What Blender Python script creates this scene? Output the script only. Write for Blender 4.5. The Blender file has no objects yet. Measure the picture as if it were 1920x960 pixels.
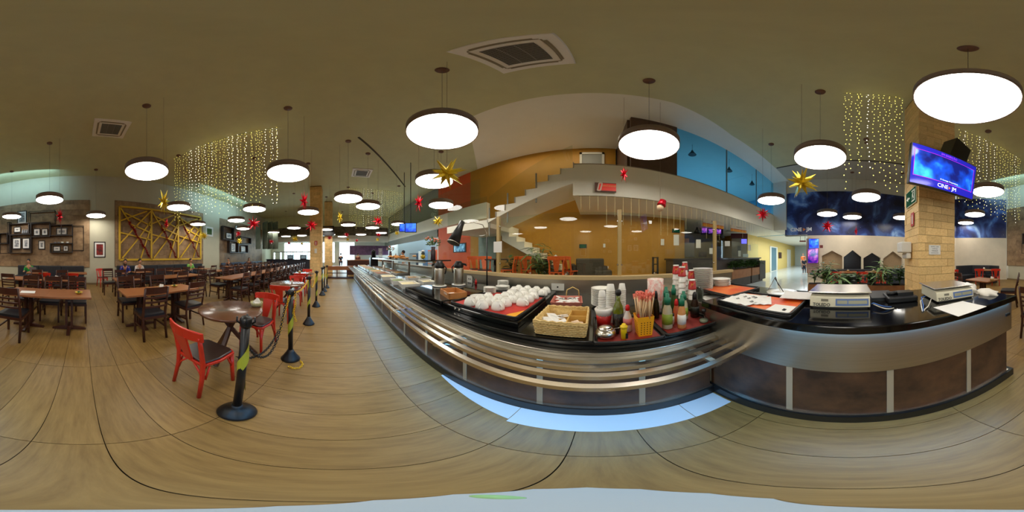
import bpy, math, random
from mathutils import Vector, Matrix
random.seed(7)
C = bpy.context.scene.collection
R = math.radians
EYE = 1.45                                   # lens height above the floor, metres
# ---------------------------------------------------------------- camera
cd = bpy.data.cameras.new('camera'); cam = bpy.data.objects.new('camera', cd); C.objects.link(cam)
cd.type = 'PANO'
try: cd.cycles.panorama_type = 'EQUIRECTANGULAR'
except Exception: cd.panorama_type = 'EQUIRECTANGULAR'
cd.clip_start = 0.02; cd.clip_end = 200
cam.location = (0, 0, EYE); cam.rotation_euler = (R(90), 0, R(28.875))
bpy.context.scene.camera = cam
# ---------------------------------------------------------------- world, area lights, exposure
S = bpy.context.scene
w = bpy.data.worlds.new('world'); S.world = w; w.use_nodes = True
bgn = w.node_tree.nodes['Background']; bgn.inputs[0].default_value = (0.62, 0.82, 1.0, 1); bgn.inputs[1].default_value = 7.0
S.view_settings.view_transform = 'Standard'; S.view_settings.look = 'None'
S.view_settings.exposure = 0.22; S.view_settings.gamma = 1.0; S.view_settings.use_curve_mapping = False
S.cycles.max_bounces = 7; S.cycles.diffuse_bounces = 4; S.cycles.glossy_bounces = 4
S.cycles.transparent_max_bounces = 16; S.cycles.sample_clamp_indirect = 4.0; S.cycles.caustics_reflective = False; S.cycles.caustics_refractive = False
S.cycles.use_denoising = True
def area(name, loc, rot, sx, sy, col, power):
    l = bpy.data.lights.new(name, 'AREA'); l.shape = 'RECTANGLE'; l.size = sx; l.size_y = sy; l.color = col; l.energy = power
    o = bpy.data.objects.new(name, l); C.objects.link(o); o.location = loc; o.rotation_euler = rot; o['kind'] = 'structure'
    return o
area('upper_room_light', (6.0, 6.6, 5.70), (0, 0, 0), 5, 2.5, (0.34, 0.60, 1.0), 105)      # blue light of the upstairs room
area('daylight_window', (-19.6, -4.0, 1.9), (0, R(-90), 0), 2.0, 6.0, (0.6, 0.85, 1.0), 260)    # daylight at the far end
area('corridor_light', (15.0, 4.8, 2.75), (0, 0, 0), 10, 2.0, (0.8, 0.92, 1.0), 270)
area('under_mezzanine_light', (0.5, 4.7, 2.80), (0, 0, 0), 6, 1.2, (1.0, 0.86, 0.62), 24)
area('landing_light', (-1.6, 4.7, 5.78), (0, 0, 0), 3.5, 0.6, (1.0, 0.88, 0.66), 24)
area('counter_cool_fill', (-4.6, 0.985, 0.731), (R(-30), 0, 0), 10.6, 0.03, (0.20, 0.55, 1.0), 66)       # cool fill added under the counter lip to tint the floor blue, no real lamp
area('counter_cool_fill_short', (0.862, -0.45, 1.0), (0, R(20), 0), 0.03, 1.7, (0.20, 0.55, 1.0), 9)  # same added blue floor fill, along the weighing counter
area('cool_wall_fill', (3.4, -6.9, 5.6), (R(-62), 0, R(8)), 4.5, 0.3, (0.45, 0.80, 1.0), 42)  # soft fill added to turn the upper wall bluish, no fixture known here
area('cool_wall_fill_far', (-9.0, -6.6, 5.5), (R(-62), 0, 0), 5.0, 0.3, (0.45, 0.80, 1.0), 50)  # second added bluish fill, for the far stretch of the wall
# ---------------------------------------------------------------- helpers
def lin(c):
    c = c / 255.0
    return c / 12.92 if c <= 0.04045 else ((c + 0.055) / 1.055) ** 2.4
def rgb(t): return (lin(t[0]), lin(t[1]), lin(t[2]), 1)
MATS = {}
def M(name, col=(200, 200, 200), rough=0.5, metal=0.0, noise=0.0, scale=8.0, stretch=(1, 1, 1), col2=None, bump=0.0, rand=0.0, emit=0.0, trans=None, spec=None, coat=0.0):
    if name in MATS: return MATS[name]
    m = bpy.data.materials.new(name); m.use_nodes = True; nt = m.node_tree; N = nt.nodes; L = nt.links
    b = N['Principled BSDF']; b.inputs['Roughness'].default_value = rough; b.inputs['Metallic'].default_value = metal
    b.inputs['Base Color'].default_value = rgb(col)
    if spec is not None: b.inputs['Specular IOR Level'].default_value = spec
    if coat: b.inputs['Coat Weight'].default_value = coat; b.inputs['Coat Roughness'].default_value = 0.12
    src = None
    if noise or col2 or bump:
        tc = N.new('ShaderNodeTexCoord'); mp = N.new('ShaderNodeMapping'); mp.inputs['Scale'].default_value = stretch
        L.new(tc.outputs['Object'], mp.inputs[0])
        vec = mp.outputs[0]
        if rand:
            oi = N.new('ShaderNodeObjectInfo'); ge = N.new('ShaderNodeNewGeometry')
            ad = N.new('ShaderNodeMath'); ad.operation = 'ADD'; L.new(oi.outputs['Random'], ad.inputs[0]); L.new(ge.outputs['Random Per Island'], ad.inputs[1])
            mu = N.new('ShaderNodeMath'); mu.operation = 'MULTIPLY'; mu.inputs[1].default_value = 37.0; L.new(ad.outputs[0], mu.inputs[0])
            va = N.new('ShaderNodeVectorMath'); va.operation = 'ADD'; L.new(vec, va.inputs[0]); L.new(mu.outputs[0], va.inputs[1]); vec = va.outputs[0]
        nz = N.new('ShaderNodeTexNoise'); nz.inputs['Scale'].default_value = scale; nz.inputs['Detail'].default_value = 6; nz.inputs['Roughness'].default_value = 0.62
        L.new(vec, nz.inputs['Vector'])
        if noise or col2:
            rp = N.new('ShaderNodeValToRGB'); c1 = rgb(col)
            c2 = rgb(col2) if col2 else tuple(v * (1 - noise) for v in c1[:3]) + (1,)
            rp.color_ramp.elements[0].position = 0.34; rp.color_ramp.elements[1].position = 0.66
            rp.color_ramp.elements[0].color = c2; rp.color_ramp.elements[1].color = c1
            L.new(nz.outputs[0], rp.inputs[0]); src = rp.outputs[0]
        if bump:
            bp = N.new('ShaderNodeBump'); bp.inputs['Strength'].default_value = bump; bp.inputs['Distance'].default_value = 0.01
            L.new(nz.outputs[0], bp.inputs['Height']); L.new(bp.outputs[0], b.inputs['Normal'])
    if rand:
        oi2 = N.new('ShaderNodeObjectInfo'); ge2 = N.new('ShaderNodeNewGeometry')
        ad2 = N.new('ShaderNodeMath'); ad2.operation = 'ADD'; L.new(oi2.outputs['Random'], ad2.inputs[0]); L.new(ge2.outputs['Random Per Island'], ad2.inputs[1])
        fr = N.new('ShaderNodeMath'); fr.operation = 'FRACT'; L.new(ad2.outputs[0], fr.inputs[0])
        mr = N.new('ShaderNodeMapRange'); mr.inputs['To Min'].default_value = 1 - rand; mr.inputs['To Max'].default_value = 1 + rand; L.new(fr.outputs[0], mr.inputs['Value'])
        hs = N.new('ShaderNodeHueSaturation'); L.new(mr.outputs[0], hs.inputs['Value'])
        if src: L.new(src, hs.inputs['Color'])
        else: hs.inputs['Color'].default_value = rgb(col)
        src = hs.outputs[0]
    if src: L.new(src, b.inputs['Base Color'])
    if emit:
        b.inputs['Emission Strength'].default_value = emit
        if src: L.new(src, b.inputs['Emission Color'])
        else: b.inputs['Emission Color'].default_value = rgb(col)
    if trans is not None:                      # thin glass sheet: clear with a mirror sheen
        lw = N.new('ShaderNodeLayerWeight'); pw5 = N.new('ShaderNodeMath'); pw5.operation = 'POWER'; pw5.inputs[1].default_value = 5.0; L.new(lw.outputs['Facing'], pw5.inputs[0])
        fb = N.new('ShaderNodeMath'); fb.operation = 'MULTIPLY_ADD'; fb.inputs[1].default_value = 0.90; fb.inputs[2].default_value = 0.035; L.new(pw5.outputs[0], fb.inputs[0])
        tb = N.new('ShaderNodeBsdfTransparent'); tb.inputs[0].default_value = trans
        gb = N.new('ShaderNodeBsdfGlossy'); gb.inputs['Roughness'].default_value = rough
        mx = N.new('ShaderNodeMixShader'); L.new(fb.outputs[0], mx.inputs[0]); L.new(tb.outputs[0], mx.inputs[1]); L.new(gb.outputs[0], mx.inputs[2])
        L.new(mx.outputs[0], N['Material Output'].inputs[0])
    MATS[name] = m
    return m
class MB:
    def __init__(s): s.v = []; s.f = []; s.sm = []
    def add(s, vs, fs, smooth=False):
        o = len(s.v); s.v += [tuple(v) for v in vs]; s.f += [tuple(i + o for i in f) for f in fs]; s.sm += [smooth] * len(fs); return s
    def box(s, x0, y0, z0, x1, y1, z1):
        v = [(x0, y0, z0), (x1, y0, z0), (x1, y1, z0), (x0, y1, z0), (x0, y0, z1), (x1, y0, z1), (x1, y1, z1), (x0, y1, z1)]
        return s.add(v, [(0, 3, 2, 1), (4, 5, 6, 7), (0, 1, 5, 4), (1, 2, 6, 5), (2, 3, 7, 6), (3, 0, 4, 7)])
    def cb(s, c, d): return s.box(c[0] - d[0] / 2, c[1] - d[1] / 2, c[2] - d[2] / 2, c[0] + d[0] / 2, c[1] + d[1] / 2, c[2] + d[2] / 2)
    def bar(s, p, q, w, h=None, up=(0, 0, 1)):        # rectangular bar from p to q
        h = h or w; p = Vector(p); q = Vector(q); d = (q - p).normalized(); up = Vector(up)
        if abs(d.dot(up)) > 0.97: up = Vector((0, 1, 0))
        a = d.cross(up).normalized() * w / 2; b = a.cross(d).normalized() * h / 2
        v = [p - a - b, p + a - b, p + a + b, p - a + b, q - a - b, q + a - b, q + a + b, q - a + b]
        return s.add(v, [(0, 1, 2, 3), (7, 6, 5, 4), (0, 4, 5, 1), (1, 5, 6, 2), (2, 6, 7, 3), (3, 7, 4, 0)])
    def tube(s, pts, r, n=8, caps=True, closed=False):
        pts = [Vector(p) for p in pts]; m = len(pts); rr = r if isinstance(r, (list, tuple)) else [r] * m
        vs = []; prev = None
        for i, p in enumerate(pts):
            if closed: d = pts[(i + 1) % m] - pts[i - 1]
            else: d = pts[min(i + 1, m - 1)] - pts[max(i - 1, 0)]
            d = d.normalized() if d.length > 1e-9 else Vector((0, 0, 1))
            if prev is None:
                a = d.cross(Vector((0, 0, 1)))
                if a.length < 0.05: a = d.cross(Vector((0, 1, 0)))
            else:
                a = prev - d * prev.dot(d)
            a = a.normalized(); prev = a; b = d.cross(a)
            for k in range(n):
                t = 2 * math.pi * k / n; vs.append(p + (a * math.cos(t) + b * math.sin(t)) * rr[i])
        fs = []
        for i in range(m if closed else m - 1):
            j = (i + 1) % m
            for k in range(n): fs.append((i * n + k, i * n + (k + 1) % n, j * n + (k + 1) % n, j * n + k))
        s.add(vs, fs, True)
        if caps and not closed:
            o = len(s.v) - m * n
            s.f.append(tuple(o + k for k in range(n))[::-1]); s.sm.append(False)
            s.f.append(tuple(o + (m - 1) * n + k for k in range(n))); s.sm.append(False)
        return s
    def lathe(s, prof, c=(0, 0, 0), n=16, smooth=True, sx=1, sy=1):
        vs = []; m = len(prof)
        for r, z in prof:
            for k in range(n):
                t = 2 * math.pi * k / n; vs.append((c[0] + r * math.cos(t) * sx, c[1] + r * math.sin(t) * sy, c[2] + z))
        fs = []
        for i in range(m - 1):
            for k in range(n): fs.append((i * n + k, i * n + (k + 1) % n, (i + 1) * n + (k + 1) % n, (i + 1) * n + k))
        s.add(vs, fs, smooth); o = len(s.v) - m * n
        if prof[0][0] > 1e-4: s.f.append(tuple(o + k for k in range(n))[::-1]); s.sm.append(False)
        if prof[-1][0] > 1e-4: s.f.append(tuple(o + (m - 1) * n + k for k in range(n))); s.sm.append(False)
        return s
    def prism(s, poly, z0, z1, mat=None):            # polygon in xy, extruded along z (then mapped by mat)
        n = len(poly); T = mat or Matrix()
        v = [T @ Vector((x, y, z0)) for x, y in poly] + [T @ Vector((x, y, z1)) for x, y in poly]
        return s.add(v, [tuple(range(n))[::-1], tuple(range(n, 2 * n))] + [(i, (i + 1) % n, n + (i + 1) % n, n + i) for i in range(n)])
    def ico(s, c, r, sub=0):
        t = (1 + 5 ** .5) / 2; vs = [(-1, t, 0), (1, t, 0), (-1, -t, 0), (1, -t, 0), (0, -1, t), (0, 1, t), (0, -1, -t), (0, 1, -t), (t, 0, -1), (t, 0, 1), (-t, 0, -1), (-t, 0, 1)]
        fs = [(0, 11, 5), (0, 5, 1), (0, 1, 7), (0, 7, 10), (0, 10, 11), (1, 5, 9), (5, 11, 4), (11, 10, 2), (10, 7, 6), (7, 1, 8), (3, 9, 4), (3, 4, 2), (3, 2, 6), (3, 6, 8), (3, 8, 9), (4, 9, 5), (2, 4, 11), (6, 2, 10), (8, 6, 7), (9, 8, 1)]
        return s.add([Vector(c) + Vector(v).normalized() * r for v in vs], fs, True)
    def xf(s, T):
        s.v = [tuple(T @ Vector(v)) for v in s.v]; return s
    def mesh(s, name, mat):
        me = bpy.data.meshes.new(name); me.from_pydata(s.v, [], s.f); me.polygons.foreach_set('use_smooth', s.sm); me.materials.append(mat); me.update(); return me
    def build(s, name, mat, parent=None, bev=0, **kw):
        o = bpy.data.objects.new(name, s.mesh(name, mat)); C.objects.link(o)
        if parent is not None: o.parent = parent
        if bev:
            md = o.modifiers.new('bevel', 'BEVEL'); md.width = bev; md.segments = 2; md.limit_method = 'ANGLE'
        for k, val in kw.items(): o[k] = val
        return o
KIDS = {}
def inst(me, name, parent=None, loc=(0, 0, 0), rot=(0, 0, 0), scale=None, **kw):
    o = bpy.data.objects.new(name, me); C.objects.link(o)
    if parent is not None: o.parent = parent
    o.location = loc; o.rotation_euler = rot
    if scale: o.scale = scale
    for k, val in kw.items(): o[k] = val
    return o
def thing(name, label, cat, loc=(0, 0, 0), rz=0, group=None):
    o = bpy.data.objects.new(name, None); C.objects.link(o); o.empty_display_size = 0.1
    o.location = loc; o.rotation_euler = (0, 0, rz); o['label'] = label; o['category'] = cat
    if group: o['group'] = group
    return o
def tag(o, label, cat, group=None, kind=None, loc=None, rz=None):
    o['label'] = label; o['category'] = cat
    if group: o['group'] = group
    if kind: o['kind'] = kind
    if loc is not None: o.location = loc
    if rz is not None: o.rotation_euler = (0, 0, rz)
    return o
def struct(name, mb, mat, parent=None):
    o = mb.build(name, mat, parent)
    if parent is None: o['kind'] = 'structure'
    return o
def children_of(o):
    return [c for c in bpy.data.objects if c.parent is o]
def dup(root, loc, rz=0, label=None, group=None, cache={}):
    if root.name not in cache:
        ch = children_of(root); cache[root.name] = [(c, children_of(c)) for c in ch]
    r = root.copy(); C.objects.link(r); r.location = loc; r.rotation_euler = (0, 0, rz)
    if label: r['label'] = label
    if group: r['group'] = group
    for c0, gs in cache[root.name]:
        c = c0.copy(); C.objects.link(c); c.parent = r
        for g0 in gs:
            g = g0.copy(); C.objects.link(g); g.parent = c
    return r
# world azimuth / elevation of a spot in the frame, intersected with a plane of the room
def az(x):
    return R((x - 1114) * 0.1875)
def el(y): return R((480 - y) * 0.1875)
def G(x, y, z=0.0):                          # on a level plane of height z
    d = (EYE - z) / math.tan(-el(y)); a = az(x); return (d * math.sin(a), d * math.cos(a), z)
def WY(x, y, c):                             # on the wall plane Y = c  -> (X, z)
    a = az(x); d = c / math.cos(a); return (d * math.sin(a), EYE + d * math.tan(el(y)))
def WX(x, y, c):                             # on the wall plane X = c  -> (Y, z)
    a = az(x); d = c / math.sin(a); return (d * math.cos(a), EYE + d * math.tan(el(y)))
def PD(x, y, d):                             # at level distance d
    a = az(x); return (d * math.sin(a), d * math.cos(a), EYE + d * math.tan(el(y)))
def text_mesh(txt, size, mat, name='lettering', depth=0.002, align='CENTER', spacing=1.0, bold=0.0):
    cu = bpy.data.curves.new(name, 'FONT'); cu.body = txt; cu.size = size; cu.extrude = depth; cu.align_x = align; cu.align_y = 'CENTER'; cu.space_character = spacing
    cu.resolution_u = 2; cu.offset = size * bold
    o = bpy.data.objects.new('tmp_text', cu); C.objects.link(o)
    dg = bpy.context.evaluated_depsgraph_get(); me = bpy.data.meshes.new_from_object(o.evaluated_get(dg)); C.objects.unlink(o); bpy.data.objects.remove(o)
    me.materials.clear(); me.materials.append(mat); me.name = name
    return me
def letters(txt, size, mat, parent, T, name='lettering', **kw):      # T: local matrix, text lies in its xy plane
    me = text_mesh(txt, size, mat, name, **kw); me.transform(T)
    o = bpy.data.objects.new(name, me); C.objects.link(o); o['kind'] = 'stuff'
    if parent is not None: o.parent = parent
    return o
def frameT(o, xdir, zup=(0, 0, 1)):          # matrix whose local x = xdir, local y = up, local z = out
    x = Vector(xdir).normalized(); y = Vector(zup).normalized(); z = x.cross(y)
    T = Matrix((x, y, z)).transposed().to_4x4(); T.translation = Vector(o); return T
ORD = ['first', 'second', 'third', 'fourth', 'fifth', 'sixth', 'seventh', 'eighth', 'ninth', 'tenth', 'eleventh', 'twelfth', 'thirteenth', 'fourteenth', 'fifteenth', 'sixteenth', 'seventeenth', 'eighteenth', 'nineteenth', 'twentieth', 'twenty-first', 'twenty-second', 'twenty-third', 'twenty-fourth']
# ---------------------------------------------------------------- materials
m_plank = M('wood_plank_tile', (144, 112, 60), 0.42, noise=1, col2=(122, 92, 46), scale=4.2, stretch=(7, 0.9, 1), bump=0.06, rand=0.10)
m_grout = M('grout', (58, 46, 34), 0.9)
m_white_floor = M('white_polished_floor', (206, 214, 214), 0.12, noise=0.06, scale=3)
m_ceiling = M('ceiling_paint', (216, 214, 170), 0.9, noise=0.06, scale=2.5, bump=0.02)
m_soffit = M('soffit_paint', (250, 246, 230), 0.85, noise=0.03, scale=2)
m_cream = M('cream_paint', (198, 192, 166), 0.8, noise=0.05, scale=2)
m_white_paint = M('white_paint', (226, 222, 208), 0.75, noise=0.04, scale=2)
m_ochre = M('ochre_paint', (190, 136, 40), 0.5, noise=0.12, scale=1.4)
m_orange = M('orange_paint', (226, 92, 40), 0.55, noise=0.10, scale=1.6)
m_grey = M('grey_paint', (150, 152, 144), 0.7, noise=0.06)
m_cement = M('burnt_cement', (150, 124, 92), 0.6, noise=1, col2=(104, 82, 60), scale=2.0, bump=0.05)
m_cement2 = M('burnt_cement_dark', (112, 88, 58), 0.6, noise=1, col2=(80, 62, 42), scale=2.4, bump=0.05)
m_brick = M('brick_slip', (246, 210, 145), 0.62, noise=1, col2=(226, 186, 122), scale=6, bump=0.05, rand=0.10)
m_brick_gap = M('brick_joint', (128, 98, 58), 0.9)
m_steel = M('brushed_steel', (184, 178, 164), 0.34, metal=1.0, noise=0.10, scale=6, stretch=(0.3, 0.3, 30))
m_steel_bright = M('polished_steel', (212, 206, 194), 0.27, metal=1.0)
m_granite = M('black_granite', (14, 14, 15), 0.10, noise=0.6, scale=120)
m_kick = M('dark_granite_kick', (24, 26, 28), 0.28, noise=0.4, scale=60)
m_brown_panel = M('brown_mottled_panel', (104, 74, 52), 0.42, noise=1, col2=(50, 36, 30), scale=3.0, bump=0.03)
m_trim_beige = M('beige_strip', (176, 166, 144), 0.5)
m_dark_wood = M('dark_wood', (72, 36, 22), 0.34, noise=0.35, scale=5, stretch=(2, 2, 12))
m_table_wood = M('table_wood', (160, 100, 58), 0.30, noise=0.25, scale=4, stretch=(1, 9, 1), rand=0.06)
m_black_leather = M('black_upholstery', (28, 28, 34), 0.38, noise=0.2, scale=20)
m_brown_leather = M('brown_upholstery', (58, 42, 36), 0.30, noise=0.2, scale=20)
m_red = M('red_lacquer', (206, 46, 24), 0.30, noise=0.08, scale=6)
m_orange_lacq = M('orange_lacquer', (228, 96, 34), 0.35)
m_black = M('black_plastic', (16, 16, 18), 0.38)
m_black_metal = M('black_metal', (22, 22, 24), 0.4, metal=0.4)
m_white = M('white_ceramic', (236, 234, 226), 0.18)
m_paper = M('white_paper', (236, 234, 228), 0.7)
m_white_pl = M('white_plastic', (228, 226, 218), 0.4)
m_glass = M('clear_glass', rough=0.0, trans=(0.93, 0.96, 0.93, 1))
m_lamp_body = M('lamp_drum', (132, 114, 100), 0.5)
m_lamp_glow = M('lamp_diffuser', (255, 250, 240), 0.5, emit=11.0)
m_gold = M('gold_foil', (236, 206, 60), 0.24, metal=0.55)
m_redfoil = M('red_foil', (214, 14, 40), 0.22, metal=0.5)
m_leaf = M('leaf_green', (62, 98, 38), 0.45, noise=0.35, scale=6, rand=0.2)
# ================================================================ SETTING
FP, FL = 0.297, 1.15                          # plank tile pitch
fx0, fy0 = 0.207, 0.512
def in_wood(x, y):
    if y > 2.75 or y < -8.3 or x < -19.2: return False
    if x > 4.6 and y > -3.1: return False
    return x < 9.0
b = MB(); b.box(-19.6, -8.6, -0.12, 30, 12.5, -0.014)
floor = struct('floor', b, m_grout)
planks = []
i0 = int((-19.2 - fx0) / FP) - 1; i1 = int((9 - fx0) / FP) + 1
for i in range(i0, i1):
    for j in range(-8, 3):
        x = fx0 + i * FP; y = fy0 + j * FL
        if in_wood(x + .15, y + .5): planks.append((math.hypot(x + .15, y + .57), x, y))
planks.sort()
g = 0.0022
bp_ = MB().box(g, g, -0.013, FP - g, FL - g, 0.0)
pm = bp_.mesh('plank_tile', m_plank)
for d, x, y in planks[:300]:
    o = inst(pm, 'plank_tile', floor, (x, y, 0))
b = MB()
for d, x, y in planks[300:]:
    b.box(x + g, y + g, -0.013, x + FP - g, y + FL - g, 0.0)
b.build('plank_tile_field', m_plank, floor, kind='stuff')
b = MB()
b.box(-19.2, 2.812, -0.013, 4.6, 6.0, 0.0); b.box(4.6, -3.0, -0.013, 9.0, 12, 0.0); b.box(9.0, -3.0, -0.013, 28, 12, 0.0)
b.build('polished_floor', m_white_floor, floor)
ZC = 5.85
# ceiling: the main field and the white soffit of the stair hall
EDGE = [(-2.8, 2.80), (1.5, 2.84), (3.6, 3.2), (10, 3.3)]
GX = 6.6
b = MB(); b.prism([(-19.6, -8.6), (GX, -8.6), (GX, 3.25), (3.6, 3.2), (1.5, 2.84), (-2.8, 2.80), (-5.1, 5.9), (-19.6, 5.9)], ZC, ZC + 0.15)
ceil = struct('ceiling', b, m_ceiling)
b = MB(); b.prism([(GX + .02, -8.6), (10.5, -8.6), (10.5, 3.3), (GX + .02, 3.25)], ZC - 0.0, ZC + 0.15)
b.build('ceiling_field_by_mural', M('ceiling_paint_pale', (206, 204, 188), 0.85, noise=0.05, scale=2), ceil)
b = MB(); b.prism([(-2.8, 2.80), (1.5, 2.84), (3.6, 3.2), (GX, 3.25), (10.5, 3.3), (10.5, 9.2), (-5.1, 9.2), (-5.1, 5.65)], ZC + 0.001, ZC + 0.15)
b.build('white_soffit', m_soffit, ceil)
b = MB()
b.box(GX - 0.03, -8.2, ZC - 0.012, GX + 0.05, 3.2, ZC + 0.0)
b.bar((-4.88, 0.61, ZC - .008), (-8.9, 3.88, ZC - .008), 0.07, 0.014)
b.build('control_joint', M('joint_grey', (78, 74, 60), 0.9), ceil)
# walls
def wall_seg(A, B, z0, z1, th=0.15):
    A = Vector((A[0], A[1], 0)); B = Vector((B[0], B[1], 0)); d = (B - A).normalized(); n = Vector((d.y, -d.x, 0))
    # thickness goes to the far side from the lens
    if n.dot(A) < 0: n = -n
    q = n * th
    m = MB(); v = [A, B, B + q, A + q]
    return m.add([(p.x, p.y, z0) for p in v] + [(p.x, p.y, z1) for p in v], [(3, 2, 1, 0), (4, 5, 6, 7), (0, 1, 5, 4), (1, 2, 6, 5), (2, 3, 7, 6), (3, 0, 4, 7)])
YB = 5.65
wl = struct('wall_left', wall_seg((-19.4, -8.2), (5.75, -8.2), 0, ZC), m_cream)
b = wall_seg((-1.62, -8.2), (5.72, -8.2), 0.87, 4.38, 0.02); 
for nm, x0, x1, z0, z1, mt in (('cement_panel', -0.38, 5.70, 0.87, 4.38, m_cement), ('cement_panel', -7.5, -1.66, 0.9, 4.42, m_cement2), ('cement_panel', -16.2, -9.2, 0.6, 4.38, m_cement)):
    MB().box(x0, -8.2, z0, x1, -8.17, z1).build(nm, mt, wl)
MB().box(-19.3, -8.2, 0, 5.7, -8.185, 0.09).build('skirting', M('skirting', (140, 118, 84), .6), wl)
# brick-like tiles of the cement panels, in low relief near the left
b = MB()
for (xa, xb, za, zb) in ((-0.36, 5.68, 0.89, 4.36), (-7.48, -1.68, 0.92, 4.40)):
    z = za; r = 0
    while z < zb - .05:
        x = xa - (0.3 if r % 2 else 0)
        while x < xb:
            u0 = max(x, xa); u1 = min(x + .594, xb)
            if u1 - u0 > .05: b.box(u0, -8.172, z, u1, -8.160 - random.random() * .006, min(z + .29, zb))
            x += .6
        z += .296; r += 1
b.build('wall_slab_tiles', M('slab_tile', (172, 140, 102), 0.6, noise=1, col2=(126, 98, 68), scale=2.6, rand=.14, bump=.04), wl, kind='stuff')
# back wall beyond the stairs
struct('wall_back', wall_seg((-5.36, YB), (3.5, YB), 0, 2.95), m_ochre)
o = struct('wall_back_upper', wall_seg((-5.36, YB), (0.75, YB), 2.95, ZC), m_ochre)
struct('wall_back_orange', wall_seg((-8.0, YB), (-5.36, YB), 0, ZC), m_orange)
struct('wall_back_grey', wall_seg((-19.4, YB), (-8.0, YB), 2.6, ZC), m_grey)
struct('wall_back_servery', wall_seg((-19.4, 7.4), (-8.0, 7.4), 0, 3.0), M('servery_grey', (156, 164, 164), .5))
struct('wall_back_servery_side', MB().box(-8.1, YB, 0, -8.0, 7.5, 3.1), m_white_paint)
# band of the gallery along the back wall, left part
b = MB(); b.box(-17.5, 5.4, 3.08, -4.2, YB, 3.80); struct('trim_gallery_band', b, m_soffit)
# far end with its bright openings
fe = struct('wall_far', MB().box(-19.4, -8.2, 3.05, -19.2, 7.4, ZC), m_white_paint)
MB().box(-19.4, -8.2, 0, -19.2, -6.6, 3.05).build('wall_pier', m_white_paint, fe)
MB().box(-19.4, -0.4, 0, -19.2, 0.1, 3.05).build('wall_pier', m_white_paint, fe)
MB().box(-19.4, 2.0, 0, -19.2, 7.4, 3.05).build('wall_pier', m_white_paint, fe)
MB().box(-19.4, -6.6, 0, -19.2, -0.4, 0.7).build('window_sill', m_white_paint, fe)
wn = thing('window_1', 'x', 'x'); del wn['label']; del wn['category']; wn['kind'] = 'structure'
for k in range(9): MB().box(-19.33, -6.6 + k * .775 - .03, 0.7, -19.27, -6.6 + k * .775 + .03, 3.05).build('mullion', m_grey, wn)
MB().box(-19.33, -6.6, 1.9, -19.27, -0.4, 1.95).build('transom', m_grey, wn)
MB().box(-19.305, -6.6, 0.7, -19.295, -0.4, 3.05).build('pane', m_glass, wn)
dn = thing('door_1', 'x', 'x'); del dn['label']; del dn['category']; dn['kind'] = 'structure'
for y in (0.1, 1.02, 1.94): MB().box(-19.33, y, 0, -19.27, y + .06, 3.05).build('door_frame', m_grey, dn)
MB().box(-19.305, .16, 0, -19.295, 1.94, 3.0).build('pane', m_glass, dn)
# patterned bulkhead near the far end with a pale band beneath
b = MB(); b.box(-17.2, -8.2, 3.62, -17.0, 5.4, 4.55); struct('trim_far_bulkhead', b, M('patterned_band', (120, 106, 84), .7, noise=1, col2=(62, 56, 44), scale=4))
b = MB(); b.box(-17.25, -8.2, 2.95, -17.02, 5.4, 3.62); struct('trim_far_band', b, m_white_paint)
b = MB(); b.box(-17.2, -8.2, 4.55, -17.0, 5.4, ZC); struct('trim_far_top', b, m_ceiling)
# fascia of the gallery / landing
F0 = (-0.48, 3.67); F1 = (8.35, 4.16)
fas = struct('trim_gallery_fascia', wall_seg(F0, F1, 2.89, 3.78, 0.14), m_soffit)
b = MB(); b.prism([(-0.48, 3.80), (8.4, 4.29), (10.4, 4.4), (10.4, 9.2), (-0.48, 9.2)], 2.92, 3.2); struct('floor_gallery', b, m_soffit)
b = MB(); b.prism([(-0.48, 3.67), (8.35, 4.16), (8.35, 4.30), (-0.48, 3.81)], 3.781, 3.81); b.build('fascia_cap', m_trim_beige, fas)
struct('wall_upstairs_back', MB().box(0.75, 9.0, 3.2, 10.4, 9.15, ZC), M('upstairs_paint', (150, 190, 205), .7))
struct('wall_upstairs_side', MB().box(0.75, YB + .15, 3.2, 0.9, 9.0, ZC), M('upstairs_paint'))
struct('wall_panel_return', MB().box(0.80, 3.90, 3.2, 0.9, YB + .15, ZC), M('bronze_panel', (92, 66, 50), .45, noise=.3, scale=2))
struct('floor_platform', MB().box(-5.6, 2.85, 0.001, 1.95, YB - .01, 0.60), M('platform_grey', (150, 140, 122), .4))
struct('wall_upstairs_end', MB().box(10.3, 3.3, 2.9, 10.45, 9.15, ZC), M('upstairs_paint'))
# brown panel and blue gallery glazing standing on the fascia
def fpt(t, z, off=0.0): 
    return (F0[0] + (F1[0] - F0[0]) * t, F0[1] + (F1[1] - F0[1]) * t + off, z)
def ft(x): return (x - F0[0]) / (F1[0] - F0[0])
bpnl = struct('wall_brown_panel', wall_seg(fpt(ft(0.86), 0)[:2], fpt(ft(2.13), 0)[:2], 3.8, ZC, 0.1), M('bronze_panel', (92, 66, 50), .45, noise=.3, scale=2))
for (a, c) in ((2.13, 4.2), (4.2, 6.3), (6.3, 8.35)):
    p = fpt(ft(a + .01), 0, .03); q = fpt(ft(c - .01), 0, .03)
    o = struct('window_2', wall_seg(p[:2], q[:2], 3.82, ZC - .01, 0.012), M('blue_tinted_glass', rough=0.0, trans=(0.50, 0.78, 0.90, 1)))
for a in (4.2, 6.3, 8.33):
    p = fpt(ft(a), 0, .03); MB().box(p[0] - .02, p[1], 3.82, p[0] + .02, p[1] + .03, ZC).build('glazing_joint', m_grey, fas)
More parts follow.
